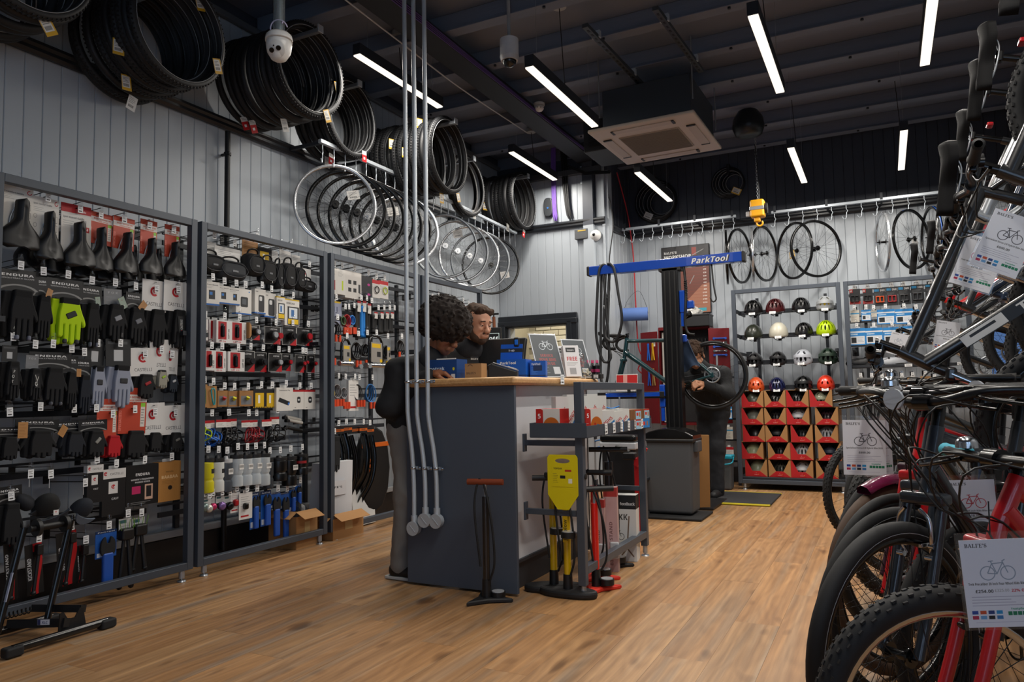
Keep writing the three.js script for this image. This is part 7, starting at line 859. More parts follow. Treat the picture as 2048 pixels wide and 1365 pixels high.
{
  const t = thing('price_poster', 'dark workshop price poster on the boards behind the blue beam', 'poster', -1.965, 1.87, ZB + 0.02, 0.0); part(t, 'frame', rb(0.545, 0.785, 0.018, 0.003), black, [0, 0.385, 0]); card(t, 'print', 'poster', 0.53, 0.768, 0.004, [0, 0.385, 0.01]);
  const s = thing('repair_stand', 'tall black repair stand with long blue top beam', 'repair stand', -1.665, 0, -6.5);
  part(s, 'column', rb(0.15, 2.09, 0.11, 0.008, 2), M(0x101114, 0.35, 0.4), [0, 1.045, 0]); for (const x of [-0.045, 0, 0.045]) part(s, 'channel', bx(0.012, 2.05, 0.006), M(0x050506, 0.5), [x, 1.03, 0.056]);
  part(s, 'base_plate', rb(0.7, 0.02, 0.6, 0.006), black, [0, 0.013, -0.05]);
  const bl = M(0x0d46b0, 0.25, 0, { clearcoat: 0.7 }), bm = part(s, 'beam', rb(1.42, 0.085, 0.085, 0.006, 2), bl, [-0.07, 2.13, 0]);
  for (const k of [-1, 1]) part(bm, 'end_cap', rb(0.03, 0.092, 0.092, 0.01), black, [k * 0.705, 0, 0]);
  pr('parktool', 300, 60, (x) => { fill(x, '#0d46b0'); x.save(); x.transform(1, 0, -0.25, 1, 14, 0); txt(x, 'ParkTool', 150, 34, 58, '#111', 'sans-serif', 'center', 'bold', 284); txt(x, 'ParkTool', 146, 31, 56, '#e6e6e4', 'sans-serif', 'center', 'bold', 280); x.restore(); });
  card(bm, 'lettering', 'parktool', 0.4, 0.07, 0.001, [0.42, 0, 0.0432]);
  part(s, 'beam_bracket', rb(0.2, 0.03, 0.11, 0.004), black, [0, 2.075, 0]);
  for (const [y, k] of [[1.78, 0], [0.95, 1]]) part(s, 'carriage', mg([at(rb(0.05, 0.2, 0.09, 0.01), 0.1, y, 0.0), at(rb(0.09, 0.07, 0.06, 0.01), 0.15, y - 0.03, 0), at(bx(0.03, 0.12, 0.03), 0.1, y - 0.16, 0.02)]), bl, k ? [-0.2, 0, 0.02] : [0, 0, 0]);
  part(s, 'clamp', mg([at(rb(0.06, 0.07, 0.06, 0.012, 2), 0.07, 1.46, -0.08), bar([0.05, 1.46, -0.04], [0.06, 1.44, -0.2], 0.02, 12), at(rb(0.05, 0.08, 0.05, 0.012, 2), 0.06, 1.42, -0.2)]), bl);
  part(s, 'tray', mg([at(rb(0.62, 0.02, 0.2, 0.006), -0.38, 0.94, 0.0), at(rb(0.62, 0.05, 0.012, 0.004), -0.38, 0.965, 0.1)]), black); part(s, 'tray_trim', rb(0.5, 0.035, 0.004, 0.002), bl, [-0.36, 0.965, 0.108]);
  for (const [x, dx] of [[-0.62, 0.0], [0.36, 0.01]]) { part(s, 'tool_hook', tube([[x, 2.09, 0], [x + dx, 1.95, 0.01], [x + 0.02, 1.85, 0.01], [x + 0.03, 1.78, 0.01], [x, 1.76, 0.01], [x - 0.02, 1.8, 0.01]], 0.007, 24, 6), x > 0 ? black : steel); }
  part(s, 'air_line', tube([[0.12, 2.1, 0.02], [0.135, 1.9, 0.03], [0.13, 1.75, 0.04], [0.12, 1.6, 0.04], [0.14, 1.5, 0.04], [0.2, 1.48, 0.04]], 0.012, 30, 7), black); part(s, 'coiled_line', G('coilline', () => { const p = []; for (let i = 0; i <= 60; i++) p.push([0.135 + 0.014 * Math.cos(i * 1.2), 1.96 - i * 0.003, 0.03 + 0.014 * Math.sin(i * 1.2)]); return tube(p, 0.004, 180, 4); }), black);
  // bicycle held in the stand
  const b = bicycle('teal road bicycle clamped in the repair stand, front wheel off', { key: 'stand', R: 0.335, wb: 1.0, tw: 0.03, c: 0x0d3a40, disc: 0.08, bars: 'drop', nofront: 1, sty: 0.76, hy: 0.84, hl: 0.17, bh: 0.03, stem: 0.09, tr: 0.02, crank: -0.15, rim: gloss, sn: 24 });
  b.scale.setScalar(0.93); b.rotation.set(0, PI, -0.12, 'YXZ'); b.position.set(-1.35, 0.82, -6.78);
  const rag = thing('work_rag', 'blue denim rag draped over the stand clamp', 'cloth', -1.6, 1.19, -6.68); part(rag, 'cloth', G('rag', () => { const g = new THREE.BoxGeometry(0.13, 0.26, 0.03, 10, 14, 2), p = g.attributes.position; for (let i = 0; i < p.count; i++) { const y = p.getY(i) / 0.26 + 0.5, x = p.getX(i); p.setX(i, x * (1.35 - 0.7 * y) + 0.05 * (0.6 - y)); p.setZ(i, p.getZ(i) + 0.018 * Math.sin(x * 70 + y * 4) * (1.1 - y)); p.setY(i, p.getY(i) + 0.03 * Math.sin(x * 40) * (1 - y)); } g.computeVertexNormals(); return g; }), M(0x1f3047, 0.9), [0, 0.13, 0]);
  for (const [l, x, h, z, tw] of [['longest black inner tube looped over the blue beam end', -2.33, 1.1, -6.5, 0.07], ['twisted black inner tube beside the longest loop', -2.28, 0.9, -6.47, -0.09], ['widest black inner tube loop on the beam', -2.23, 0.72, -6.44, 0.12]]) { const q = thing('inner_tube', l, 'inner tube', x, 2.18 - h, z, 0, 'inner tubes looped on the beam'); part(q, 'tube', G('it' + h, () => tube([[0, h, 0.0], [tw * 0.5, h - 0.06, 0.02], [tw * 0.8, h * 0.6, 0.03], [tw * 1.0, h * 0.25, 0.02], [tw * 0.4, 0.0, 0], [-tw * 0.4, 0.04, -0.01], [-0.03, h * 0.3, -0.03], [-0.02, h * 0.7, -0.05], [-0.01, h - 0.05, -0.055]], 0.013, 70, 8, true)), M(0x1c1d20, 0.5)); part(q, 'valve', cy(0.003, 0.003, 0.045, 6), steel, [tw * 0.9, h * 0.45, 0.02], [0, 0, 1.2]); }
  const r = thing('paper_roll', 'blue paper roll hung on a wire beside the inner tubes', 'paper roll', -2.5, 1.8, -8.1); part(r, 'roll', G('roll', () => lathe([[0.02, -0.14], [0.075, -0.14], [0.075, 0.14], [0.02, 0.14], [0.02, -0.14]], 28).rotateZ(PI / 2)), M(0x5f7fc0, 0.8), [0, 0.075, 0], [0, 0.25, 0]); part(r, 'core', G('core', () => lathe([[0.016, -0.142], [0.024, -0.142], [0.024, 0.142], [0.016, 0.142], [0.016, -0.142]], 20).rotateZ(PI / 2)), M(0x9a7444, 0.8), [0, 0.075, 0], [0, 0.25, 0]); part(r, 'wire', tube([[-0.15, 0.075, 0], [-0.1, 0.25, -0.05], [0, 0.36, -0.14], [0.1, 0.22, -0.05], [0.15, 0.075, 0]], 0.002, 20, 4), black);
}
{
  const c = thing('tool_cabinet', 'open dark red steel tool cabinet behind the repair stand', 'cabinet', -1.96, 0.62, ZB + 0.14), red = M(0x6e0f16, 0.4, 0.2);
  part(c, 'body', mg([at(bx(0.56, 1.08, 0.01), 0, 0.54, -0.1), at(bx(0.01, 1.08, 0.2), -0.28, 0.54, 0), at(bx(0.01, 1.08, 0.2), 0.28, 0.54, 0), at(bx(0.56, 0.035, 0.21), 0, 1.07, 0), at(bx(0.56, 0.02, 0.2), 0, 0.01, 0)]), red); part(c, 'lining', bx(0.54, 1.02, 0.008), M(0x1a1a1c, 0.7), [0, 0.54, -0.09]); part(c, 'shelf_strip', bx(0.07, 1.0, 0.012), M(0xb8b5ae, 0.6), [-0.22, 0.53, 0.06]);
  for (const s of [-1, 1]) { const d = part(c, 'door', rb(0.22, 1.02, 0.02, 0.003), red, [s * 0.385, 0.53, 0.13], [0, s * 0.35, 0]); if (s > 0) for (let i = 0; i < 5; i++) part(d, 'spanner', mg([bar([-0.05, 0, 0], [0.06, 0, 0], 0.008, 8), at(cy(0.014, 0.014, 0.012, 10), 0.065, 0, 0, PI / 2), at(cy(0.014, 0.014, 0.012, 10), -0.055, 0, 0, PI / 2)]), i % 2 ? chrome : M(0x1d4fae, 0.4), [0, 0.4 - i * 0.045, 0.022]); else for (let i = 0; i < 4; i++) part(d, 'pliers', mg([bar([-0.012, -0.11, 0], [0, 0.03, 0], 0.008, 6), bar([0.02, -0.11, 0], [0.004, 0.03, 0], 0.008, 6), at(rb(0.022, 0.06, 0.014, 0.004), 0.002, 0.05, 0)]), M([0x1d5fbf, 0xc79a12, 0x1d4fae, 0x8a6a3a][i], 0.4), [-0.0 + (i % 2) * 0.06, 0.3 - Math.floor(i / 2) * 0.28, 0.022]); card(d, 'label', 'barcode', 0.04, 0.07, 0.001, [-0.07 * s, s < 0 ? 0.38 : -0.1, 0.0108]); }
  for (let i = 0; i < 10; i++) part(c, 'hanging_tool', mg([bar([0, 0, 0], [0, -0.12 - (i % 3) * 0.03, 0], 0.007, 6), at(rb(0.02, 0.05, 0.014, 0.004), 0, -0.02, 0)]), i % 3 ? black : M(0x24262a, 0.4), [-0.14 + i * 0.038, 0.95, -0.06]);
  const k = thing('charger_box', 'black box shelf heaped with crumpled plastic beside the poster', 'box', -1.82, 1.69, ZB + 0.22); part(k, 'case', rb(0.32, 0.13, 0.22, 0.008), M(0x121316, 0.5), [0, 0.065, 0]); part(k, 'lip', rb(0.33, 0.02, 0.23, 0.006), M(0x1a1b1f, 0.5), [0, 0.125, 0]); part(k, 'plastic_wrap', G('wrap', () => { const g = new THREE.IcosahedronGeometry(0.11, 4), q = g.attributes.position; for (let i = 0; i < q.count; i++) { const k2 = 1 + 0.3 * noise.noise(q.getX(i) * 26, q.getY(i) * 26, q.getZ(i) * 26) + 0.12 * noise.noise(q.getX(i) * 60, q.getY(i) * 60, 3); q.setXYZ(i, q.getX(i) * k2 * 1.1, Math.max(-0.02, q.getY(i) * k2 * 0.8), q.getZ(i) * k2 * 0.8); } g.computeVertexNormals(); return g; }), M(0xb5b3ae, 0.2), [-0.06, 0.15, 0]);
  const bn = thing('waste_bin', 'tall charcoal slim bin with black domed lid before the repair stand', 'bin', -1.56, 0.03, -5.93, 0.0), bw = 0.39, bd = 0.28, bh = 0.58, grey = M(0x424549, 0.55);
  part(bn, 'body', G('binb', () => { const g = new RoundedBoxGeometry(bw, bh, bd, 3, 0.025), p = g.attributes.position; for (let i = 0; i < p.count; i++) { const f = 0.93 + 0.07 * (p.getY(i) / bh + 0.5); p.setX(i, p.getX(i) * f); p.setZ(i, p.getZ(i) * f); } g.computeVertexNormals(); return g; }), grey, [0, bh / 2, 0]); part(bn, 'rim', rb(bw + 0.03, 0.03, bd + 0.03, 0.012, 2), black, [0, bh - 0.01, 0]);
  part(bn, 'lid', G('lid', () => { const s = new THREE.Shape(); s.moveTo(-bw / 2 - 0.01, 0); s.bezierCurveTo(-0.1, 0.075, 0.1, 0.075, bw / 2 + 0.01, 0); s.lineTo(bw / 2 + 0.01, -0.03); s.lineTo(-bw / 2 - 0.01, -0.03); return ext(s, bd + 0.02, 0.008, 2); }), gloss, [0, bh + 0.03, 0]); for (const s of [-1, 1]) part(bn, 'handle', rb(0.035, 0.09, 0.16, 0.012, 2), grey, [s * (bw / 2 + 0.012), bh - 0.06, 0]);
  const mat1 = thing('bin_mat', 'plain black mat under the charcoal bin', 'mat', -1.62, 0.0005, -5.9); part(mat1, 'mat', rb(0.66, 0.018, 0.44, 0.006), M(0x121214, 0.8), [0, 0.011, 0]);
  const mat2 = thing('work_mat', 'dark anti-fatigue mat with yellow edges under the mechanic', 'mat', -1.32, 0.0005, -7.01); part(mat2, 'mat', rb(0.8, 0.016, 0.72, 0.006), M(0x2b2c2f, 0.85), [0, 0.01, 0]); for (const s of [-1, 1]) part(mat2, 'edge_strip', rb(0.8, 0.012, 0.05, 0.005), M(0xb9a80a, 0.6), [0, 0.009, s * 0.385]);
  const cb = thing('cardboard_sheet', 'tall sheet of brown cardboard leaning behind the bin', 'cardboard', -1.41, 0.02, -6.28, 0.35); part(cb, 'sheet', rb(0.13, 0.6, 0.05, 0.003), M(0x8a6234, 0.8), [0, 0.3, 0], [0, 0, -0.02]);
  const bk = thing('mop_bucket', 'grey square mop bucket with turquoise rim and steel mop handle', 'bucket', -1.5, 0.0, -7.66); part(bk, 'body', G('bkt', () => { const g = new RoundedBoxGeometry(0.19, 0.32, 0.17, 2, 0.02), p = g.attributes.position; for (let i = 0; i < p.count; i++) { const f = 0.92 + 0.08 * (p.getY(i) / 0.32 + 0.5); p.setX(i, p.getX(i) * f); p.setZ(i, p.getZ(i) * f); } g.computeVertexNormals(); return g; }), M(0x45484c, 0.6), [0, 0.162, 0]); part(bk, 'rim', rb(0.21, 0.035, 0.19, 0.01, 2), M(0x0e8fa8, 0.4), [0, 0.325, 0]); part(bk, 'bail', tube([[-0.105, 0.32, 0], [-0.1, 0.27, 0.1], [0, 0.255, 0.115], [0.1, 0.27, 0.1], [0.105, 0.32, 0]], 0.007, 24, 6), M(0x0e8fa8, 0.4)); part(bk, 'mop_handle', bar([-0.03, 0.2, 0], [-0.03, 1.35, -0.05], 0.01, 10), steel);
}
// ---------------------------------------------------------------- things on the counter
const TOP = 1.0735;
pr('notrax', 220, 150, (x) => { fill(x, '#103c78'); txt(x, 'notrak', 76, 70, 34, '#d9e2ec'); fill(x, '#c9c020', 24, 92, 30, 3); fill(x, '#3aa0c8', 70, 92, 30, 3); fill(x, '#c05a28', 100, 92, 24, 3); txt(x, 'pedal power', 70, 106, 10, '#b9a838'); x.fillStyle = '#c9c020'; x.beginPath(); x.ellipse(196, 74, 8, 12, 0, 0, 7); x.fill(); fill(x, '#cfd0d2', 178, 112, 28, 34); });
pr('balfes', 120, 90, (x) => { fill(x, '#a07c55'); x.strokeStyle = '#4a382a'; x.lineWidth = 4; x.beginPath(); x.arc(40, 26, 18, 3.6, 5.8); x.stroke(); txt(x, "BALFE'S", 46, 58, 16, '#3a2c22', 'serif'); });
pr('ptbox', 180, 130, (x) => { fill(x, '#0f56b8'); txt(x, 'ParkTool', 70, 26, 24, '#e6e6e2', 'sans-serif', 'center', 'bold', 100); lines(x, '#5a90dc', 16, 50, 80, 7, 9, 2.5); fill(x, '#0a3470', 0, 104, 180, 8); });
pr('ptlid', 100, 90, (x) => { fill(x, '#0f56b8'); fill(x, '#26282c', 0, 24, 100, 20); txt(x, 'T-40', 50, 35, 14, '#ddd'); });
pr('workshopcard', 150, 220, (x) => { fill(x, '#c9ced4'); fill(x, '#2a343c', 6, 6, 138, 208); bikeIcon(x, 80, 56, 0.9, '#cfd6dc', 2); txt(x, 'SERVICE', 72, 110, 18, '#a83230'); txt(x, 'YOUR BIKE', 72, 130, 18, '#a83230'); txt(x, 'WITH US', 72, 150, 18, '#a83230'); lines(x, '#8a949c', 20, 168, 50, 4, 9, 2); fill(x, '#b8bdc2', 92, 166, 36, 36); });
pr('leaflet', 100, 180, (x) => { fill(x, '#d9d8da'); fill(x, '#26282b', 16, 14, 60, 26); txt(x, 'insure', 46, 28, 14, '#ddd'); txt(x, 'FREE', 50, 78, 30, '#b3202a'); lines(x, '#888', 14, 100, 70, 3, 8, 2); fill(x, '#9a9a9c', 28, 130, 40, 36); });
pr('mucoff', 150, 90, (x) => { fill(x, '#0b0c0d'); x.strokeStyle = '#cfe6e2'; x.lineWidth = 3; x.strokeRect(8, 18, 134, 62); txt(x, 'Muc-Off', 75, 50, 32, '#e4f2f0', 'monospace', 'center', 'bold', 124); });
{
  const a = thing('blue_carton', 'open blue carton of bars behind the steel conduits', 'carton', -2.12, TOP, -3.42); card(a, 'carton', 'notrax', 0.19, 0.105, 0.11, [0, 0.0525, 0]); card(a, 'raised_flap', 'ptlid', 0.04, 0.08, 0.004, [-0.075, 0.14, -0.04]); part(a, 'torn_edge', bx(0.12, 0.006, 0.004), white, [0.03, 0.107, 0.054]);
  const k = thing('kraft_dispenser', 'small kraft card dispenser beside the blue carton', 'dispenser', -1.94, TOP, -3.42); card(k, 'box', 'balfes', 0.1, 0.078, 0.06, [0, 0.039, 0]); part(k, 'slot', bx(0.05, 0.003, 0.03), black, [0, 0.079, 0]);
  const c = thing('card_terminal', 'black card payment terminal with sloping silver screen', 'card terminal', -1.85, TOP, -3.54, 0.35); part(c, 'base', G('tbase', () => ext(poly([[-0.07, 0], [0.09, 0], [0.09, 0.035], [-0.045, 0.08], [-0.07, 0.07]]), 0.085, 0.008, 2)), black); part(c, 'screen', rb(0.14, 0.006, 0.075, 0.003), M(0x7c8085, 0.3), [0.025, 0.062, 0], [0, 0, -0.32]); part(c, 'keypad', rb(0.05, 0.008, 0.06, 0.003), M(0x8e8a86, 0.4), [0.06, 0.053, 0], [0, 0, -0.32]);
  const p = thing('tool_display', 'blue tool display carton with raised lid on the counter', 'display carton', -1.9, TOP, -3.8, 0.2); card(p, 'carton', 'ptbox', 0.17, 0.11, 0.14, [0, 0.055, 0]); card(p, 'lid', 'ptlid', 0.13, 0.1, 0.006, [-0.03, 0.155, -0.05], [-0.2, 0, 0]); part(p, 'multi_tool', rb(0.035, 0.06, 0.02, 0.01, 2), black, [0.0, 0.215, -0.06]); part(p, 'tool_badge', rb(0.02, 0.03, 0.004, 0.002), M(0x1d6fd0, 0.4), [0.0, 0.215, -0.048]);
  const b2 = thing('small_tool_carton', 'smaller blue carton next to the leaning service posters', 'carton', -1.77, TOP, -3.85, 0.3); card(b2, 'carton', 'ptbox', 0.09, 0.1, 0.08, [0, 0.05, 0]); part(b2, 'cut_out', rb(0.05, 0.03, 0.004, 0.002), M(0x0a2a58, 0.6), [0, 0.06, 0.041]);
  const m = thing('till_monitor', 'black backed till monitor behind the blue display', 'monitor', -2.08, TOP, -4.0, 0.1); part(m, 'screen_back', rb(0.3, 0.2, 0.03, 0.01, 2), M(0x111214, 0.45), [0, 0.16, 0], [-0.35, 0, 0]); part(m, 'stand', rb(0.08, 0.1, 0.05, 0.008), black, [0, 0.05, -0.04]); part(m, 'foot', rb(0.2, 0.012, 0.16, 0.005), black, [0, 0.006, -0.03]);
  const sheet = (l, x, z, ry, key, w, h) => { const t = thing('service_poster', l, 'poster stand', x, TOP, z, ry, 'counter posters'); card(t, 'print', key, w, h, 0.003, [0, h / 2, 0.003], [-0.36, 0, 0.0]); part(t, 'clear_stand', mg([at(rb(w + 0.01, h + 0.01, 0.003, 0.001), 0, h / 2, -0.003, -0.36), at(rb(w, 0.003, 0.1, 0.001), 0, 0.003, -0.04)]), clear); return t; };
  sheet('larger dark service poster in clear stand, closer to the monitor', -1.82, -4.08, 1.05, 'workshopcard', 0.2, 0.285); sheet('second dark service poster in clear stand, at the counter corner', -1.72, -4.31, 1.05, 'workshopcard', 0.18, 0.26);
  for (const [l, x, z] of [['stack of white leaflets with red heading between the posters', -1.71, -4.2], ['shorter stack of white leaflets behind the red headed stack', -1.77, -4.22]]) { const t = thing('leaflet_holder', l, 'leaflets', x, TOP, z, 0.75, 'leaflet stacks'); card(t, 'leaflets', 'leaflet', 0.1, 0.2, 0.035, [0, 0.105, 0], [-0.28, 0, 0]); part(t, 'holder', mg([at(rb(0.11, 0.06, 0.003, 0.001), 0, 0.035, 0.03, -0.28), at(rb(0.11, 0.003, 0.07, 0.001), 0, 0.002, 0)]), clear); }
  const j = thing('glass_jar', 'clear jar of small white parts at the counter corner', 'jar', -1.67, TOP, -4.33); part(j, 'jar', lathe([[0, 0.002], [0.035, 0.002], [0.045, 0.03], [0.042, 0.075], [0.03, 0.1], [0.034, 0.115], [0.032, 0.116], [0.028, 0.1], [0.04, 0.073], [0.043, 0.03], [0.033, 0.005], [0, 0.005]], 22), clear); const bits = []; for (let i = 0; i < 18; i++) bits.push(at(to(0.012, 0.003, 5, 10), rnd(-0.022, 0.022), 0.012 + rnd(0.04), rnd(-0.022, 0.022), rnd(3), rnd(3), 0)); part(j, 'contents', mg(bits), M(0xc9c2ae, 0.6)); part(j, 'keyring', mg([0, 1, 2, 3].map((i) => at(to(0.022, 0.002, 5, 16), -0.03 + i * 0.006, 0.1 + i * 0.012, 0.02, 0.5, 0.5 + i * 0.3, 0))), chrome);
  const q = thing('lube_tray', 'black tray of small pink capped bottles at the counter end', 'tray', -1.63, TOP, -4.385); part(q, 'tray', mg([at(rb(0.1, 0.03, 0.06, 0.003), 0, 0.016, 0)]), black); card(q, 'price_label', 'ticket', 0.03, 0.02, 0.001, [0.02, 0.015, 0.031]);
  for (let i = 0; i < 6; i++) { const t = thing('lube_bottle', `small black bottle with pink cap, ${ORD[i]} in the black tray`, 'bottle', -1.672 + (i % 3) * 0.03, TOP + 0.032, -4.372 - Math.floor(i / 3) * 0.026, 0, 'pink capped bottles'); part(t, 'body', cy(0.011, 0.011, 0.05, 12), gloss, [0, 0.025, 0]); part(t, 'nozzle', cy(0.003, 0.008, 0.02, 10), gloss, [0, 0.06, 0]); part(t, 'cap', cy(0.003, 0.005, 0.018, 8), M(0xd0286e, 0.4), [0, 0.078, 0]); part(t, 'label', cy(0.0112, 0.0112, 0.02, 12, true), M(0x9a1f55, 0.5), [0, 0.02, 0]); }
  const pc = thing('price_tab', 'white price tab stuck over the counter edge', 'price tab', -1.62, TOP - 0.03, -3.83, PI / 2); card(pc, 'tab', 'ticket', 0.05, 0.055, 0.002, [0, 0.02, 0.004]);
  const mt = thing('multi_tool', 'blue folding multi tool with keys lying at the counter edge', 'multi tool', -2.235, TOP, -3.36, 0.1); part(mt, 'handle', rb(0.09, 0.014, 0.02, 0.005), M(0x1747a0, 0.4), [0, 0.008, 0]); part(mt, 'keys', mg([bar([-0.03, 0.012, 0], [-0.05, 0.05, 0.01], 0.003, 6), bar([-0.025, 0.012, 0.004], [-0.03, 0.055, 0.01], 0.003, 6), bar([0.02, 0.012, 0], [0.035, 0.035, 0], 0.003, 6)]), chrome);
  const sg = thing('lit_sign', 'black illuminated brand sign at the end of the wall displays', 'sign', -3.42, 1.44, -6.28, 0.35); part(sg, 'case', rb(0.26, 0.2, 0.04, 0.006), black, [0, 0.1, 0]); const sf = card(sg, 'sign_face', 'mucoff', 0.24, 0.15, 0.002, [0, 0.095, 0.0215]); const pg = prints.get('mucoff').p; sf.material = new THREE.MeshStandardMaterial({ map: pg.mat.map, roughness: 0.4, emissive: 0xffffff, emissiveMap: pg.mat.map, emissiveIntensity: 0.6 }); part(sg, 'drop_emblem', mg([at(bx(0.016, 0.06, 0.006), 0, 0, 0), at(bx(0.045, 0.016, 0.006), 0, 0.008, 0)]), M(0xb8c8c6, 0.4), [0.02, 0.23, 0]); part(sg, 'drop_heart', bx(0.01, 0.03, 0.004), M(0xc8287a, 0.4), [0.02, 0.228, 0.005]); part(sg, 'support', rb(0.03, 1.44, 0.03, 0.004), black, [0, -0.72, -0.02]);
  for (let i = 0; i < 3; i++) { const t = thing('pink_cleaner_bottle', `pink spray cleaner bottle, ${ORD[i]} below the lit sign`, 'bottle', -3.45 + i * 0.08, 1.14, -6.2, 0, 'pink cleaner bottles'); part(t, 'body', lathe([[0, 0], [0.035, 0], [0.036, 0.12], [0.02, 0.16], [0.012, 0.19], [0, 0.19]], 16), M(0xc43aa8, 0.3)); part(t, 'trigger', rb(0.04, 0.03, 0.02, 0.006), M(0xd0286e, 0.4), [0.008, 0.205, 0]); part(t, 'label', cy(0.0364, 0.0364, 0.06, 16, true), M(0x8a1f9a, 0.5), [0, 0.06, 0]); }
  const shf = thing('cleaner_shelf', 'dark shelf unit holding the pink cleaner bottles', 'shelf', -3.4, 0, -6.22); part(shf, 'shelf', rb(0.3, 0.02, 0.14, 0.003), darkSlate, [0, 1.129, 0]); part(shf, 'leg', rb(0.03, 1.12, 0.03, 0.003), darkSlate, [-0.12, 0.56, 0]); part(shf, 'leg', rb(0.03, 1.12, 0.03, 0.003), darkSlate, [0.12, 0.56, 0]);
  const fp = thing('wall_pump', 'track pump with wooden shaft hung on the wall by the doorway', 'pump', -3.83, 1.35, -7.2); part(fp, 'shaft', bar([0, 0, 0], [0.0, 0.5, 0.03], 0.018, 12), M(0x7a4426, 0.5)); part(fp, 'handle', mg([bar([-0.06, 0.53, 0.03], [0.06, 0.53, 0.03], 0.011, 8), bar([0, 0.5, 0.03], [0, 0.53, 0.03], 0.008, 8)]), black);
}
// ---------------------------------------------------------------- snack shelf and pumps
pr('high5', 110, 110, (x) => { fill(x, '#d8d2ca'); fill(x, '#b8231c', 0, 0, 34, 110); x.fillStyle = '#c8641c'; x.beginPath(); x.arc(70, 70, 36, 0, 7); x.fill(); txt(x, '5', 17, 30, 26, '#eee'); lines(x, '#e8c0b8', 6, 62, 20, 4, 10, 2); fill(x, '#b8231c', 56, 60, 10, 44); fill(x, '#2a78b8', 74, 66, 9, 38); x.fillStyle = '#d8d2ca'; x.beginPath(); x.moveTo(0, 0); x.lineTo(110, 0); x.lineTo(110, 40); x.lineTo(20, 0); x.fill(); });
pr('gel', 80, 120, (x) => { fill(x, '#d3d3cf'); x.fillStyle = '#1f6fb0'; x.beginPath(); x.moveTo(0, 120); x.lineTo(80, 50); x.lineTo(80, 120); x.fill(); x.save(); x.translate(14, 84); x.rotate(-0.7); txt(x, 'HIGH5', 0, 0, 22, '#b8231c', 'sans-serif', 'left'); x.restore(); fill(x, '#d8b820', 44, 92, 14, 16); });
pr('flapjack', 110, 60, (x) => { fill(x, '#7c5434'); for (let i = 0; i < 14; i++) fill(x, i % 2 ? '#8f6442' : '#5f3d24', i * 6, 0, 3, 60); fill(x, '#9ac4dc', 66, 0, 44, 60); fill(x, '#b83020', 60, 0, 50, 10); fill(x, '#c83828', 72, 20, 16, 18); fill(x, '#b06a30', 94, 18, 9, 26); });
pr('flapblue', 110, 60, (x) => { fill(x, '#3a1a1c'); fill(x, '#2a7ac0', 40, 0, 70, 60); fill(x, '#c83828', 52, 20, 18, 22); fill(x, '#b06a30', 84, 18, 9, 26); });
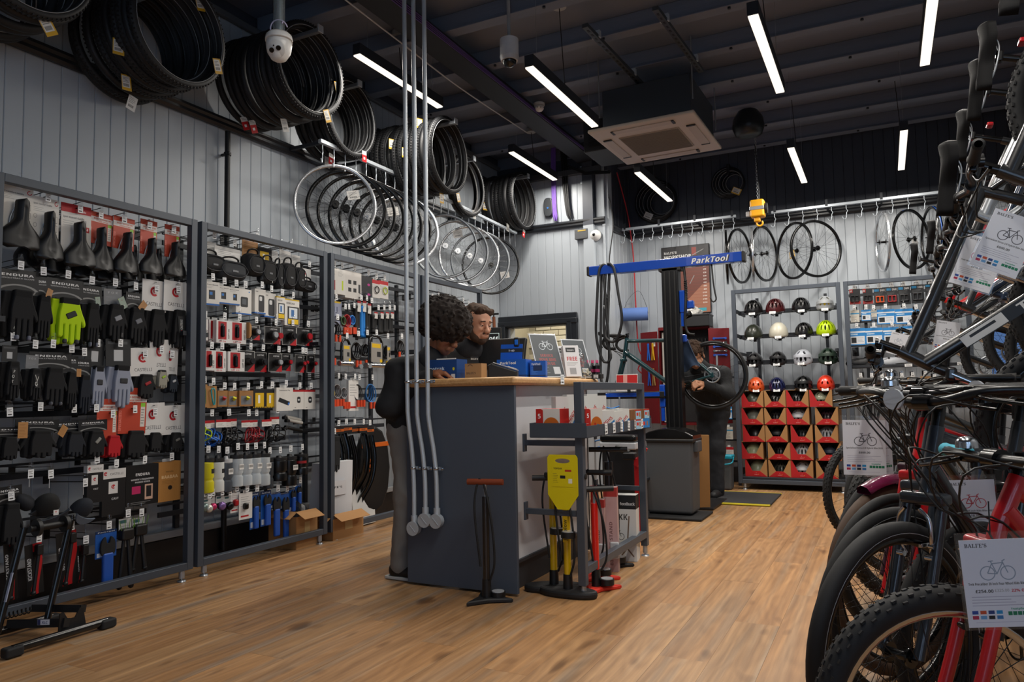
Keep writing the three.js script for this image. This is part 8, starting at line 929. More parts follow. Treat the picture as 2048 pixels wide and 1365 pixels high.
{
  const sy = 0.7735; const box = (l, k, x, z, w, h, d, ry = 0, y = sy) => { const t = thing('snack_carton', `${l} on the rack shelf`, 'snack carton', x, y, z, ry, 'snack cartons'); card(t, 'carton', k, w, h, d, [0, h / 2, 0]); return t; };
  box('red and white energy gel carton at the shelf front', 'high5', -1.51, -3.44, 0.13, 0.135, 0.12); box('second gel carton with slanted white top', 'high5', -1.375, -3.6, 0.1, 0.13, 0.1, 0.9); box('blue splashed gel carton behind the post', 'gel', -1.36, -3.74, 0.11, 0.12, 0.09, 1.1); box('white and blue gel pouch carton', 'gel', -1.35, -3.87, 0.1, 0.11, 0.09, 1.2); box('gel carton with lime green lid strip', 'gel', -1.35, -3.99, 0.1, 0.12, 0.08, 1.2);
  for (let i = 0; i < 4; i++) box(`${['brown', 'blue', 'brown and red', 'brown and blue'][i]} flapjack carton, ${i < 2 ? 'lower' : 'upper'} layer ${i % 2 ? 'far' : 'close'} end`, i === 1 ? 'flapblue' : 'flapjack', -1.35, -4.12 - (i % 2) * 0.17, 0.15, 0.055, 0.12, 1.35, sy + Math.floor(i / 2) * 0.056);
  for (let i = 0; i < 5; i++) { const t = thing('snack_header', `raised blue and white carton header, ${ORD[i]} along the back of the shelf`, 'carton header', -1.53, sy, -3.58 - i * 0.15, 0.9, 'raised carton headers'); card(t, 'carton', 'gel', 0.07, 0.19 + (i % 2) * 0.02, 0.05, [0, 0.1, 0]); }
  const floorPump = (l, x, z, o) => {
    const t = thing('track_pump', l, 'track pump', x, 0, z, o.ry ?? 0, o.group), h = o.h, m = M(o.c, 0.35, 0, { clearcoat: 0.4 });
    part(t, 'base', G('pbase' + o.b, () => { if (o.b === 'star') { const p = []; for (let i = 0; i < 6; i++) { const a = i * PI / 3, r = i % 2 ? 0.045 : 0.13; p.push([Math.cos(a) * r, Math.sin(a) * r]); } return ext(poly(p), 0.022, 0.006).rotateX(-PI / 2).translate(0, 0.011, 0); } const p = []; for (let i = 0; i < 24; i++) { const a = i / 24 * PI * 2; p.push([Math.cos(a) * (0.13 + 0.02 * Math.cos(2 * a)), Math.sin(a) * (0.075 + 0.01 * Math.cos(2 * a))]); } return ext(smooth(p), 0.035, 0.012, 2).rotateX(-PI / 2).translate(0, 0.018, 0); }), M(o.bc ?? 0x161618, 0.6)); part(t, 'barrel', cy(o.r ?? 0.018, o.r ?? 0.018, h - 0.1, 16), m, [0, (h - 0.1) / 2 + 0.03, 0]); part(t, 'collar', cy((o.r ?? 0.018) + 0.004, (o.r ?? 0.018) + 0.006, 0.09, 16), black, [0, 0.06, 0]); part(t, 'rod', cy(0.007, 0.007, 0.1, 10), steel, [0, h - 0.04, 0]);
    part(t, 'handle', G('phandle' + o.hw, () => bar([-o.hw / 2, 0, 0], [o.hw / 2, 0, 0], 0.0145, 14)), M(o.hc ?? 0x161618, 0.5), [0, h, 0]);
    part(t, 'hose', tube([[0.022, 0.1, 0.02], [0.05, h * 0.35, 0.03], [0.035, h * 0.7, 0.03], [-0.02, h + 0.018, 0.0], [-0.05, h * 0.8, 0.02], [-0.02, h * 0.3, 0.03]], 0.0055, 40, 6), rubber); part(t, 'gauge', cy(0.036, 0.036, 0.028, 20), black, o.g ?? [0.05, 0.045, 0.02]); part(t, 'gauge_glass', cy(0.03, 0.03, 0.004, 20), M(0xc9ccd0, 0.15, 0.4), (o.g ?? [0.05, 0.045, 0.02]).map((v, i) => v + (i === 1 ? 0.0155 : 0)));
    if (o.label) { const c = part(t, 'hang_card', G('pcard', () => { const s = poly([[-0.08, 0.12], [-0.07, 0.135], [0.07, 0.135], [0.08, 0.12], [0.08, -0.06], [0.03, -0.13], [-0.03, -0.13], [-0.08, -0.06]]); const hole = new THREE.Path(); hole.absellipse(0, 0.105, 0.04, 0.012, 0, PI * 2); s.holes.push(hole); return ext(s, 0.004); }), M(0xd6c400, 0.45), [0, h - 0.03, 0.035]); card(c, 'print', 'pumpcard', 0.11, 0.1, 0.001, [0, 0.03, 0.0026]); }
    return t;
  };
  pr('pumpcard', 120, 110, (x) => { fill(x, '#d6c400'); txt(x, 'TOPEAK', 34, 14, 13, '#2a2a1a'); lines(x, '#8a7e10', 6, 40, 30, 6, 9, 2); fill(x, '#b02818', 74, 20, 36, 10); fill(x, '#1c1c1c', 46, 50, 30, 16); fill(x, '#e8e4d0', 92, 66, 22, 24); });
  pr('joeblow', 30, 160, (x) => { fill(x, '#d0a800'); x.save(); x.translate(15, 150); x.rotate(-PI / 2); txt(x, 'joeblow', 0, 0, 26, '#1c1a10', 'sans-serif', 'left'); x.restore(); });
  floorPump('black track pump with wooden handle standing before the counter end', -1.75, -3.16, { h: 0.565, c: 0x121214, b: 'star', hw: 0.18, hc: 0x7a3417, r: 0.017, g: [0.05, 0.03, -0.02], ry: 0.2 });
  const y1 = floorPump('yellow track pump with large yellow hang card at the rack front', -1.43, -3.4, { h: 0.58, c: 0xd0a800, b: 'oval', hw: 0.22, label: 1, group: 'yellow track pumps', g: [0.02, 0.3, 0.03] }); card(y1, 'lettering', 'joeblow', 0.026, 0.16, 0.001, [0, 0.34, 0.0188]);
  floorPump('second yellow track pump behind the carded one', -1.53, -3.46, { h: 0.56, c: 0xd0a800, b: 'oval', hw: 0.2, group: 'yellow track pumps', ry: 0.4, g: [0.02, 0.3, 0.03] });
  floorPump('bright red track pump with star base at the rack foot', -1.34, -3.55, { h: 0.5, c: 0xd21810, bc: 0xd8301c, b: 'star', hw: 0.2, group: 'red track pumps', ry: 0.6 }); floorPump('second red track pump farther along the rack', -1.42, -3.76, { h: 0.56, c: 0xd21810, bc: 0xd8301c, b: 'star', hw: 0.2, group: 'red track pumps', ry: 0.2 });
  floorPump('tall black track pump among the boxed stands', -1.44, -4.06, { h: 0.66, c: 0x141416, b: 'star', hw: 0.22, r: 0.026, ry: 0.3 });
  pr('rakk', 120, 250, (x) => { fill(x, '#cfcfcc'); fill(x, '#141414', 0, 0, 120, 54); txt(x, 'feedback', 84, 34, 16, '#ddd', 'sans-serif', 'center', 'bold', 60); txt(x, 'RAKK', 46, 84, 30, '#33312e', 'sans-serif'); bikeIcon(x, 40, 150, 0.7, '#333'); x.strokeStyle = '#6a5340'; x.lineWidth = 5; x.beginPath(); x.moveTo(90, 80); x.lineTo(80, 200); x.lineTo(50, 236); x.moveTo(80, 200); x.lineTo(106, 230); x.stroke(); });
  pr('standbox', 60, 260, (x) => { fill(x, '#b99a98'); fill(x, '#a3302a', 0, 0, 60, 30); x.save(); x.translate(30, 240); x.rotate(-PI / 2); txt(x, 'BICYCLE STAND', 0, 0, 18, '#6a4a48', 'sans-serif', 'left'); x.restore(); });
  const rk = thing('stand_carton', 'white and black carton of a bicycle stand at the far rack post', 'carton', -1.43, 0, -4.27, 0.15); card(rk, 'carton', 'rakk', 0.17, 0.38, 0.12, [0, 0.19, 0], [-0.03, 0, 0]);
  for (const [l, x, z, h] of [['tall dusty pink carton standing behind the red pumps', -1.4, -3.97, 0.46], ['red and kraft carton hanging behind the rack post', -1.45, -3.9, 0.4]]) { const t = thing('tall_carton', l, 'carton', x, 0, z, 0.2, 'tall cartons in the rack'); card(t, 'carton', 'standbox', 0.075, h, 0.06, [0, h / 2, 0]); part(t, 'bubble_wrap', rb(0.05, 0.09, 0.02, 0.008), M(0xb5b8ba, 0.15), [0.02, 0.12, 0.04]); }
  const b2 = thing('slim_bin', 'narrow black bin with clear liner behind the rack', 'bin', -1.66, 0, -5.0); part(b2, 'body', rb(0.24, 0.62, 0.24, 0.02, 2), M(0x1a1b1e, 0.5), [0, 0.31, 0]); part(b2, 'liner', rb(0.26, 0.05, 0.26, 0.01), M(0xb9bcc0, 0.2), [0, 0.62, 0]); part(b2, 'lid', rb(0.26, 0.05, 0.26, 0.02, 2), gloss, [0, 0.67, 0]);
  const rd = thing('red_lever_stand', 'red steel prop with black clamp standing beside the slim bin', 'stand', -1.5, 0, -4.8); part(rd, 'post', rb(0.035, 0.55, 0.04, 0.004), M(0xb3161c, 0.4), [0, 0.275, 0]); part(rd, 'clamp', mg([at(rb(0.09, 0.05, 0.06, 0.012), -0.05, 0.56, 0), at(cy(0.02, 0.02, 0.1, 12), -0.1, 0.6, 0, 0, 0, 1.2)]), black); part(rd, 'lever', beam([0.0, 0.5, 0.03], [0.07, 0.62, 0.03], 0.03, 0.02), M(0xb3161c, 0.4));
  pr('parcelred', 120, 90, (x) => { fill(x, '#d8d4d0'); fill(x, '#b81c1e', 4, 6, 112, 74); fill(x, '#d89a92', 40, 6, 22, 74); });
  const jc = thing('job_card', 'red job card hung on the front of the stand tray', 'job card', -2.06, 1.0, -6.36); card(jc, 'card', 'parcelred', 0.2, 0.15, 0.004, [0, 0.075, 0], [-0.1, 0, 0]); part(jc, 'clip', rb(0.03, 0.05, 0.012, 0.003), black, [0.02, 0.01, 0.008]);
  // low trolley behind the rack
  const tr = thing('parts_trolley', 'low dark trolley with cable drum behind the counter rack', 'trolley', -1.86, 0, -5.72); part(tr, 'top', rb(0.3, 0.02, 0.3, 0.004), darkSlate, [0, 0.3, 0]); for (const [x, z] of [[-0.13, -0.13], [0.13, -0.13], [-0.13, 0.13], [0.13, 0.13]]) part(tr, 'leg', cy(0.01, 0.01, 0.29, 8), darkSlate, [x, 0.145, z]);
  const dr = thing('cable_drum', 'white drum of cable on the low trolley', 'cable drum', -1.88, 0.311, -5.7, 0.4); part(dr, 'coil', G('drum', () => mg([0, 1, 2, 3, 4].map((i) => at(to(0.06, 0.012, 8, 24), 0, 0.075, -0.04 + i * 0.02)))), M(0xc9c7c0, 0.6)); for (const k of [-1, 1]) part(dr, 'flange', cy(0.075, 0.075, 0.008, 24), M(0x9a9a98, 0.6), [0, 0.075, k * 0.058], [PI / 2, 0, 0]);
  const sb = thing('spray_bottle', 'clear spray bottle with green cap on the low trolley', 'spray bottle', -1.77, 0.311, -5.63); part(sb, 'bottle', lathe([[0, 0], [0.03, 0], [0.032, 0.09], [0.014, 0.12], [0, 0.12]], 16), M(0xcfd4d2, 0.2, 0, { transmission: 0.5, thickness: 0 })); part(sb, 'cap', cy(0.012, 0.014, 0.03, 12), M(0x2f8a4a, 0.4), [0, 0.13, 0]); part(sb, 'trigger', rb(0.045, 0.02, 0.018, 0.005), white, [0.01, 0.155, 0]);
  const br = thing('wire_rack', 'blue wire rack of spokes on the boards behind the rack', 'wire rack', -2.2, 0.5, -6.2); for (let i = 0; i < 7; i++) part(br, 'wire', tube([[-0.12, 0.06 * i, 0], [-0.04, 0.06 * i + 0.015, 0.05], [0.06, 0.06 * i - 0.01, 0.05], [0.12, 0.06 * i + 0.01, 0]], 0.006, 14, 6), M(0x1f6fb8, 0.4)); for (const x of [-0.12, 0.12]) part(br, 'upright', cy(0.008, 0.008, 0.95, 8), steel, [x, -0.025, 0]);
  // wheel stand on the floor by the first display
  const ws = thing('display_bike_stand', 'black folding floor stand with two upright arms before the kickstand cards', 'bicycle stand', -3.22, 0, -1.92);
  for (const [x, z0, z1] of [[0.14, 0.17, -0.22], [-0.15, 0.24, -0.16]]) { part(ws, 'floor_tube', bar([x, 0.03, z0], [x, 0.03, z1], 0.017, 12), gloss); for (const z of [z0, z1]) part(ws, 'rubber_foot', rb(0.05, 0.04, 0.07, 0.01), rubber, [x, 0.022, z]); }
  part(ws, 'cradle', mg([at(ext(poly([[-0.06, 0], [0.06, 0], [0.045, 0.08], [0.03, 0.085], [0.01, 0.05], [-0.02, 0.05], [-0.04, 0.085], [-0.055, 0.08]]), 0.006), 0.12, 0.03, -0.08, 0, PI / 2, 0), beam([-0.15, 0.05, 0.02], [0.13, 0.07, -0.05], 0.035, 0.03), beam([-0.15, 0.09, -0.08], [0.1, 0.1, -0.14], 0.03, 0.03)]), black);
  for (const [z, s] of [[0.14, 0], [-0.06, 1]]) part(ws, 'upright', bar([-0.02, 0.06, z], [-0.05, 0.46, z - 0.11], 0.014, 10), gloss);
  part(ws, 'roller', mg([bar([-0.06, 0.45, 0.0], [-0.06, 0.45, -0.18], 0.014, 12), ...[-0.03, -0.15].map((z) => at(cy(0.036, 0.036, 0.016, 20), -0.06, 0.45, z, PI / 2))]), black); part(ws, 'reflector_strip', beam([-0.026, 0.18, 0.106], [-0.034, 0.29, 0.077], 0.012, 0.004), M(0x9aa2b8, 0.3), [0.012, 0, 0.01]); part(ws, 'spring', G('spring', () => { const p = []; for (let i = 0; i <= 40; i++) p.push([-0.1 + 0.012 * Math.cos(i * 1.5), 0.1 + 0.012 * Math.sin(i * 1.5), 0.12 - i * 0.004]); return tube(p, 0.003, 120, 4); }), black); pr('xlc', 60, 24, (x) => { fill(x, '#c9ccd4'); txt(x, 'XLC', 36, 12, 15, '#1d2a5a'); fill(x, '#1d2a5a', 2, 2, 14, 20); }); card(ws, 'badge', 'xlc', 0.05, 0.022, 0.001, [0.05, 0.075, -0.002], [0, 0.5, 0]);
}
// ---------------------------------------------------------------- people: smooth bodies grown round a posed skeleton
function blob(prims, cell, k = 0.03, noiseAmp = 0, nf = 30) {
  const lo = [1e9, 1e9, 1e9], hi = [-1e9, -1e9, -1e9];
  for (const p of prims) for (let i = 0; i < 3; i++) { const m = Math.max(p[3], p[7]) + k + noiseAmp + cell * 2; lo[i] = Math.min(lo[i], p[i] - m, p[4 + i] - m); hi[i] = Math.max(hi[i], p[i] + m, p[4 + i] + m); }
  const n = [0, 1, 2].map((i) => Math.ceil((hi[i] - lo[i]) / cell) + 1), [nx, ny, nz] = n, F = new Float32Array(nx * ny * nz), id = (x, y, z) => (z * ny + y) * nx + x;
  for (let z = 0; z < nz; z++) for (let y = 0; y < ny; y++) for (let x = 0; x < nx; x++) {
    const px = lo[0] + x * cell, py = lo[1] + y * cell, pz = lo[2] + z * cell; let d = 1e3;
    for (const p of prims) { const sx = p[8] ?? 1, dx = p[4] - p[0], dy = p[5] - p[1], dz = p[6] - p[2], L = dx * dx + dy * dy + dz * dz; let t = L ? ((px - p[0]) * dx + (py - p[1]) * dy + (pz - p[2]) * dz) / L : 0; t = t < 0 ? 0 : t > 1 ? 1 : t; const ex = (px - p[0] - dx * t) / sx, ey = py - p[1] - dy * t, ez = (pz - p[2] - dz * t) / (p[9] ?? 1), e = Math.sqrt(ex * ex + ey * ey + ez * ez) - (p[3] + (p[7] - p[3]) * t), h = Math.max(0, k - Math.abs(d - e)) / k; d = Math.min(d, e) - h * h * k * 0.25; }
    if (noiseAmp && Math.abs(d) < 0.05) d += noiseAmp * noise.noise(px * nf, py * nf, pz * nf) + noiseAmp * 0.5 * noise.noise(px * nf * 2.3, py * nf * 2.3, pz * nf * 2.3);
    F[id(x, y, z)] = d;
  }
  const V = new Int32Array(nx * ny * nz).fill(-1), pos = [], idx = [];
  for (let z = 0; z < nz - 1; z++) for (let y = 0; y < ny - 1; y++) for (let x = 0; x < nx - 1; x++) {
    let c = 0, ax = 0, ay = 0, az = 0, s = 0; const v = []; for (let i = 0; i < 8; i++) { v.push(F[id(x + (i & 1), y + (i >> 1 & 1), z + (i >> 2))]); if (v[i] < 0) s++; } if (!s || s === 8) continue;
    for (let i = 0; i < 8; i++) for (const b of [1, 2, 4]) { const j = i | b; if (j === i) continue; if ((v[i] < 0) !== (v[j] < 0)) { const t = v[i] / (v[i] - v[j]); ax += (i & 1) + (b === 1 ? t : 0); ay += (i >> 1 & 1) + (b === 2 ? t : 0); az += (i >> 2) + (b === 4 ? t : 0); c++; } }
    V[id(x, y, z)] = pos.length / 3; pos.push(lo[0] + (x + ax / c) * cell, lo[1] + (y + ay / c) * cell, lo[2] + (z + az / c) * cell);
  }
  for (let z = 1; z < nz - 1; z++) for (let y = 1; y < ny - 1; y++) for (let x = 1; x < nx - 1; x++) { const a = F[id(x, y, z)] < 0; for (const [b, q] of [[F[id(x + 1, y, z)] < 0, [[x, y, z], [x, y - 1, z], [x, y - 1, z - 1], [x, y, z - 1]]], [F[id(x, y + 1, z)] < 0, [[x, y, z], [x, y, z - 1], [x - 1, y, z - 1], [x - 1, y, z]]], [F[id(x, y, z + 1)] < 0, [[x, y, z], [x - 1, y, z], [x - 1, y - 1, z], [x, y - 1, z]]]]) if (a !== b) { const w = q.map((p) => V[id(...p)]); if (!a) w.reverse(); idx.push(w[0], w[2], w[1], w[0], w[3], w[2]); } }
  const g = new THREE.BufferGeometry(); g.setAttribute('position', new THREE.Float32BufferAttribute(pos, 3)); g.setIndex(idx); g.computeVertexNormals(); return g;
}
const cap3 = (a, b, ra, rb2, sx, sz) => [...a, ra, ...b, rb2, sx ?? 1, sz ?? 1];
const lerp3 = (a, b, t) => a.map((v, i) => v + (b[i] - v) * t);
// a hand: palm and five bent fingers, from a wrist towards dir, closing towards bend
function hand(w, dir, bend, curl, left) {
  const d = V3(...dir).normalize(), b = V3(...bend).addScaledVector(d, -V3(...bend).dot(d)).normalize(), s = new THREE.Vector3().crossVectors(d, b).multiplyScalar(left ? 1 : -1), P = (x, y, z) => [w[0] + d.x * x + s.x * y + b.x * z, w[1] + d.y * x + s.y * y + b.y * z, w[2] + d.z * x + s.z * y + b.z * z];
  const l = [cap3(P(0, 0, 0), P(0.035, 0, 0), 0.022, 0.026), cap3(P(0.03, -0.02, 0), P(0.075, -0.026, 0), 0.018, 0.013), cap3(P(0.03, 0.018, 0), P(0.075, 0.024, 0), 0.018, 0.013)];
  [-0.03, -0.01, 0.01, 0.029].forEach((y, i) => { const n = [0.034, 0.042, 0.046, 0.042][i], c = curl; const k1 = P(0.078, y, 0), k2 = P(0.078 + n * Math.cos(c), y, n * Math.sin(c)), k3 = P(0.078 + n * Math.cos(c) + n * 0.75 * Math.cos(2.1 * c), y, n * Math.sin(c) + n * 0.75 * Math.sin(2.1 * c)); l.push(cap3(k1, k2, 0.0095, 0.0088), cap3(k2, k3, 0.0088, 0.0075)); });
  l.push(cap3(P(0.02, 0.024, 0.006), P(0.05, 0.048, 0.018), 0.013, 0.0105), cap3(P(0.05, 0.048, 0.018), P(0.078, 0.045, 0.034), 0.0105, 0.0085)); return blob(l, 0.0042, 0.006);
}
// head about the origin (chin down, face to +z)
function headGeo(o) {
  const l = [cap3([0, 0.03, -0.012], [0, 0.045, 0.0], 0.078, 0.08, 0.93, 1.12), cap3([0, -0.03, 0.03], [0, -0.075, 0.056], 0.056, 0.03, 1.0), cap3([-0.03, -0.06, 0.045], [0.03, -0.06, 0.045], 0.026, 0.026), cap3([0, 0.012, 0.088], [0, -0.022, 0.108], 0.008, 0.0125), cap3([-0.009, -0.026, 0.098], [0.009, -0.026, 0.098], 0.009, 0.009), cap3([-0.034, 0.032, 0.08], [0.034, 0.032, 0.08], 0.012, 0.012), cap3([-0.036, -0.012, 0.068], [-0.044, -0.03, 0.052], 0.02, 0.022), cap3([0.036, -0.012, 0.068], [0.044, -0.03, 0.052], 0.02, 0.022), cap3([-0.018, -0.05, 0.087], [0.018, -0.05, 0.087], 0.0075, 0.0075), cap3([-0.016, -0.058, 0.085], [0.016, -0.058, 0.085], 0.008, 0.008)];
  const ear = [-1, 1].map((s) => blob([cap3([s * 0.079, 0.018, -0.008], [s * 0.082, -0.02, -0.004], 0.014, 0.01, 0.6)], 0.004, 0.01)); return mergeGeometries([blob(l, 0.0045, 0.016), ...ear].map((g) => g.toNonIndexed()));
}
function person(label, x, z, ry, o) {
  const t = thing('person', label, 'person', x, 0.001, z, ry), skin = M(o.skin, 0.55), J = o.j, s = 1;
  const { hip, chest, neck, head, sh, el, wr, kn, an } = J;
  const arm = (i) => [cap3(sh[i], el[i], 0.042, 0.036), cap3(el[i], wr[i], 0.035, 0.024)], leg = (i) => [cap3(hipJ(i), kn[i], 0.072, 0.05), cap3(kn[i], an[i], 0.05, 0.032)], hipJ = (i) => [hip[0] + (i ? 0.075 : -0.075), hip[1] - 0.02, hip[2]];
  const torso = [cap3(hip, lerp3(hip, chest, 0.5), 0.115, 0.11, 1.2, 0.82), cap3(lerp3(hip, chest, 0.5), chest, 0.11, 0.125, 1.25, 0.85), cap3(chest, neck, 0.1, 0.05), cap3(sh[0], sh[1], 0.06, 0.06)];
  const nk = cap3(neck, lerp3(neck, head, 0.75), 0.052, 0.05);
  const hm = new THREE.Matrix4().makeRotationFromEuler(new THREE.Euler(o.hp ?? 0, o.hy ?? 0, o.hr ?? 0, 'YXZ')).setPosition(...head);
  const foot = (i) => [cap3([an[i][0], 0.035, an[i][2] - 0.03], [an[i][0] + (o.toe ?? 0), 0.03, an[i][2] + 0.14], 0.035, 0.026)];
  const bodyG = mergeGeometries([blob([...torso, nk, ...arm(0), ...arm(1), ...leg(0), ...leg(1), ...foot(0), ...foot(1)], 0.014, 0.05).toNonIndexed(), headGeo(o).applyMatrix4(hm), ...[0, 1].map((i) => hand(wr[i], o.hd[i], o.hb[i], o.curl ?? 0.6, i === 1).toNonIndexed())]); bodyG.computeVertexNormals(); const merged = mergeVertices(bodyG.deleteAttribute('normal') && bodyG, 1e-5); merged.computeVertexNormals();
  const body = part(t, 'body', merged, skin);
  const inflate = (l, d) => l.map((p) => { const q = p.slice(); q[3] += d; q[7] += d; return q; });
  part(t, 'jacket', blob(inflate([...torso, cap3(sh[0], el[0], 0.046, 0.04), cap3(el[0], lerp3(el[0], wr[0], 0.9), 0.042, 0.032), cap3(sh[1], el[1], 0.046, 0.04), cap3(el[1], lerp3(el[1], wr[1], 0.9), 0.042, 0.032), cap3([hip[0], hip[1] - 0.05, hip[2]], hip, 0.12, 0.12, 1.15, 0.85)], 0.014), 0.013, 0.05, 0.006, 14), M(o.top, 0.85));
  part(t, 'collar', blob([cap3([neck[0] - 0.03, neck[1] - 0.02, neck[2]], [neck[0] + 0.03, neck[1] - 0.02, neck[2]], 0.068, 0.068), cap3([neck[0], neck[1] - 0.02, neck[2]], lerp3(neck, head, 0.22), 0.066, 0.06)], 0.008, 0.03), M(o.collar ?? o.top, 0.85));
  part(t, 'trousers', blob(inflate([cap3([hip[0], hip[1] - 0.04, hip[2]], hip, 0.115, 0.11, 1.15, 0.85), ...[0, 1].flatMap((i) => [cap3(hipJ(i), kn[i], 0.072, 0.056), cap3(kn[i], [an[i][0], 0.085, an[i][2]], 0.058, 0.05)])], 0.014), 0.013, 0.05, 0.007, 16), M(o.legs, 0.9));
  for (const i of [0, 1]) { const sho = part(t, 'shoe', blob(inflate([...foot(i), cap3([an[i][0], 0.05, an[i][2] - 0.02], [an[i][0], 0.09, an[i][2] - 0.01], 0.036, 0.032)], 0.01).map((p) => { p[1] = Math.max(p[1], p[3] - 0.0); p[5] = Math.max(p[5], p[7]); return p; }), 0.01, 0.02), M(0x131315, 0.6)); part(sho, 'sole', rb(0.09, 0.018, 0.27, 0.006), M(o.sole ?? 0x1c1c1e, 0.7), [an[i][0], 0.011, an[i][2] + 0.05]); }
  const hd = new THREE.Object3D(); const put = (n, g, m) => part(t, n, g.applyMatrix4(hm), m);
  for (const k of [-1, 1]) { put('eye', at(sp(0.011, 12, 8), k * 0.031, 0.012, 0.079).clone(), M(0xd8d2ca, 0.3)); put('iris', at(sp(0.0058, 10, 8), k * 0.031, 0.009, 0.0865).clone(), M(0x2a1d14, 0.25)); put('eyelid', at(sp(0.0122, 12, 6), k * 0.031, 0.0145, 0.0788, 0.35, 0, 0, [1.02, 0.86, 1.02]).clone(), skin); put('eyebrow', at(rb(0.034, 0.007, 0.008, 0.003), k * 0.032, 0.034, 0.09, 0, k * 0.3, k * -0.12).clone(), M(o.hair, 0.9)); }
  put('mouth', at(rb(0.036, 0.005, 0.006, 0.002), 0, -0.054, 0.0925).clone(), M(o.lip ?? 0x7a3f38, 0.5));
  put('hair', blob(o.hairP, o.hc ?? 0.006, 0.02, o.hn ?? 0.008, o.hf ?? 45), M(o.hair, 0.95));
  if (o.beard) put('beard', blob([cap3([-0.034, -0.072, 0.044], [0.034, -0.072, 0.044], 0.027, 0.027), cap3([0, -0.082, 0.066], [0, -0.09, 0.058], 0.027, 0.024), cap3([-0.062, -0.005, 0.02], [-0.047, -0.06, 0.04], 0.016, 0.026), cap3([0.062, -0.005, 0.02], [0.047, -0.06, 0.04], 0.016, 0.026), cap3([-0.02, -0.039, 0.0925], [0.02, -0.039, 0.0925], 0.0062, 0.0062)], 0.005, 0.014, 0.003, 90), M(o.hair, 0.95));
  if (o.badge) { const b = card(t, 'chest_badge', o.badge, 0.05, 0.035, 0.001, o.bp, o.br); }
  return t;
}
pr('badge', 60, 40, (x) => { fill(x, '#131416'); txt(x, "BALFE'S", 30, 20, 16, '#d8d8d4', 'serif', 'center', 'bold', 54); });
// local axes: +z forward, +x to the person's own left
person('person with big curly dark hair in black jacket and grey trousers leaning over the counter', -2.36, -3.46, PI / 2 - 0.05, { skin: 0x8a5638, hair: 0x1c130e, top: 0x131418, collar: 0x1a1b1f, legs: 0x7a7772, hp: 0.5, hy: -0.1, hn: 0.02, hf: 50, hc: 0.0075, sole: 0xb5b5b2, curl: 0.7,
  j: { hip: [0, 0.84, -0.02], chest: [0, 1.06, 0.04], neck: [0, 1.2, 0.12], head: [0, 1.325, 0.2], sh: [[-0.16, 1.12, 0.02], [0.16, 1.12, 0.02]], el: [[-0.21, 0.93, -0.02], [0.21, 0.93, 0.0]], wr: [[-0.1, 1.1, 0.2], [0.1, 1.1, 0.22]], kn: [[-0.1, 0.46, 0.03], [0.11, 0.46, 0.0]], an: [[-0.1, 0.08, -0.02], [0.13, 0.08, -0.08]] },
  hd: [[0.3, 0.0, 1], [-0.3, 0, 1]], hb: [[0, -1, 0.2], [0, -1, 0.2]], hairP: [cap3([0, 0.08, -0.03], [0, 0.075, 0.0], 0.125, 0.12, 1.12, 1.1), cap3([-0.07, 0.045, -0.05], [0.07, 0.045, -0.05], 0.085, 0.085), cap3([0, 0.11, 0.05], [0, 0.1, 0.06], 0.07, 0.06), cap3([0, 0.01, -0.08], [0, 0.03, -0.06], 0.06, 0.06)] });
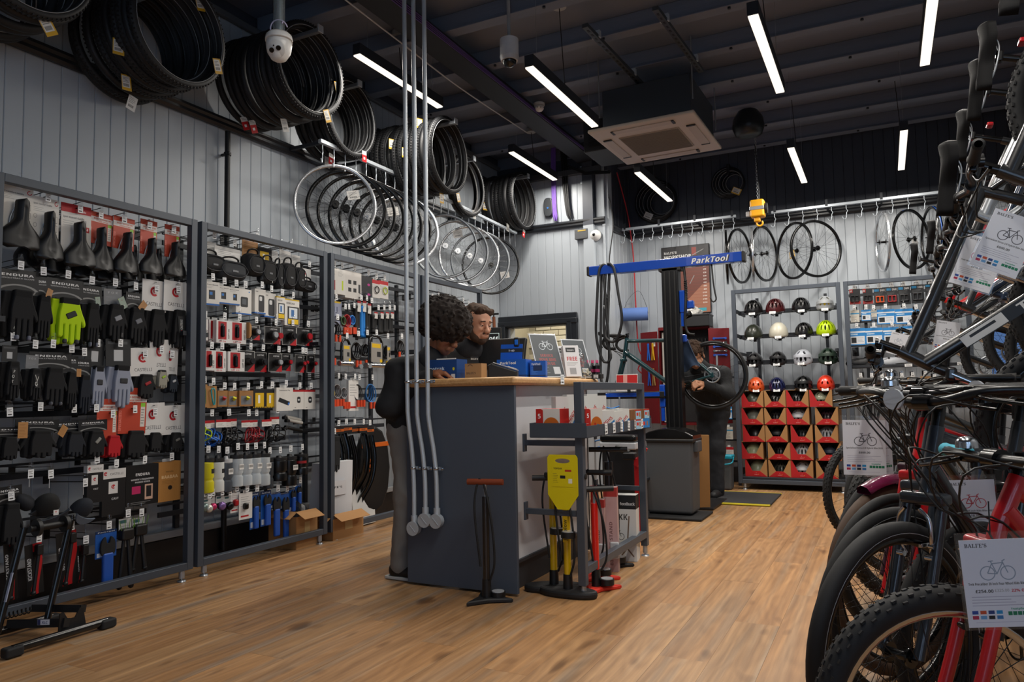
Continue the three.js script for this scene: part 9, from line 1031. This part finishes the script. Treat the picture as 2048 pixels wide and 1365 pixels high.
person('bearded person in black jacket looking down behind the counter', -2.41, -3.99, PI / 2 - 0.32, { skin: 0xbe8a6e, hair: 0x3d2b1f, top: 0x121215, collar: 0x191a1f, legs: 0x16171a, hp: 0.2, hy: 0.02, beard: 1, badge: 'badge', bp: [-0.075, 1.2, 0.262], br: [0.1, -0.3, 0], curl: 0.5,
  j: { hip: [0, 0.85, -0.02], chest: [0, 1.12, 0.07], neck: [0, 1.28, 0.13], head: [0, 1.41, 0.2], sh: [[-0.18, 1.2, 0.06], [0.18, 1.2, 0.06]], el: [[-0.23, 0.98, 0.06], [0.23, 0.98, 0.06]], wr: [[-0.14, 1.1, 0.26], [0.13, 1.1, 0.27]], kn: [[-0.1, 0.46, 0.03], [0.1, 0.46, 0.02]], an: [[-0.1, 0.08, -0.02], [0.11, 0.08, -0.02]] },
  hd: [[0.3, -0.05, 1], [-0.3, -0.05, 1]], hb: [[0, -1, 0], [0, -1, 0]], hairP: [cap3([0, 0.075, -0.02], [0, 0.082, 0.025], 0.064, 0.052, 1.14), cap3([0, 0.05, -0.055], [0, 0.0, -0.07], 0.062, 0.045, 1.15), cap3([-0.066, 0.05, 0.0], [-0.07, 0.02, 0.0], 0.026, 0.014), cap3([0.066, 0.05, 0.0], [0.07, 0.02, 0.0], 0.026, 0.014), cap3([-0.04, 0.098, 0.058], [0.045, 0.092, 0.062], 0.024, 0.022)] });
person('mechanic in black work clothes bending over the teal bicycle', -1.5, -7.1, -0.2, { skin: 0xb98566, hair: 0x3a281b, top: 0x121316, legs: 0x15161b, hp: 0.75, hy: 0.0, badge: 'badge', bp: [0.085, 1.16, 0.275], br: [0.3, 0.2, 0], curl: 0.9, toe: 0.02,
  j: { hip: [0, 0.83, -0.08], chest: [0, 1.1, 0.08], neck: [0, 1.22, 0.18], head: [0.0, 1.31, 0.27], sh: [[-0.18, 1.14, 0.08], [0.18, 1.14, 0.08]], el: [[-0.25, 0.96, 0.15], [0.25, 0.95, 0.13]], wr: [[-0.13, 1.06, 0.34], [0.1, 1.05, 0.33]], kn: [[-0.07, 0.45, -0.04], [0.07, 0.45, 0.02]], an: [[-0.05, 0.1, -0.1], [0.08, 0.1, 0.06]] },
  hd: [[0.4, 0.1, 1], [-0.4, 0.1, 1]], hb: [[0.6, -0.6, 0], [-0.6, -0.6, 0]], hairP: [cap3([0, 0.09, -0.02], [0, 0.085, 0.03], 0.07, 0.065, 1.1), cap3([0, 0.05, -0.06], [0, 0.0, -0.07], 0.065, 0.05, 1.15), cap3([-0.06, 0.05, 0.0], [-0.068, 0.02, 0.0], 0.028, 0.02), cap3([0.06, 0.05, 0.0], [0.068, 0.02, 0.0], 0.028, 0.02)], hn: 0.012, hf: 60 });
scene.traverse((m) => { if (m.isMesh) { m.castShadow = true; m.receiveShadow = true; } });
renderer.render(scene, camera);
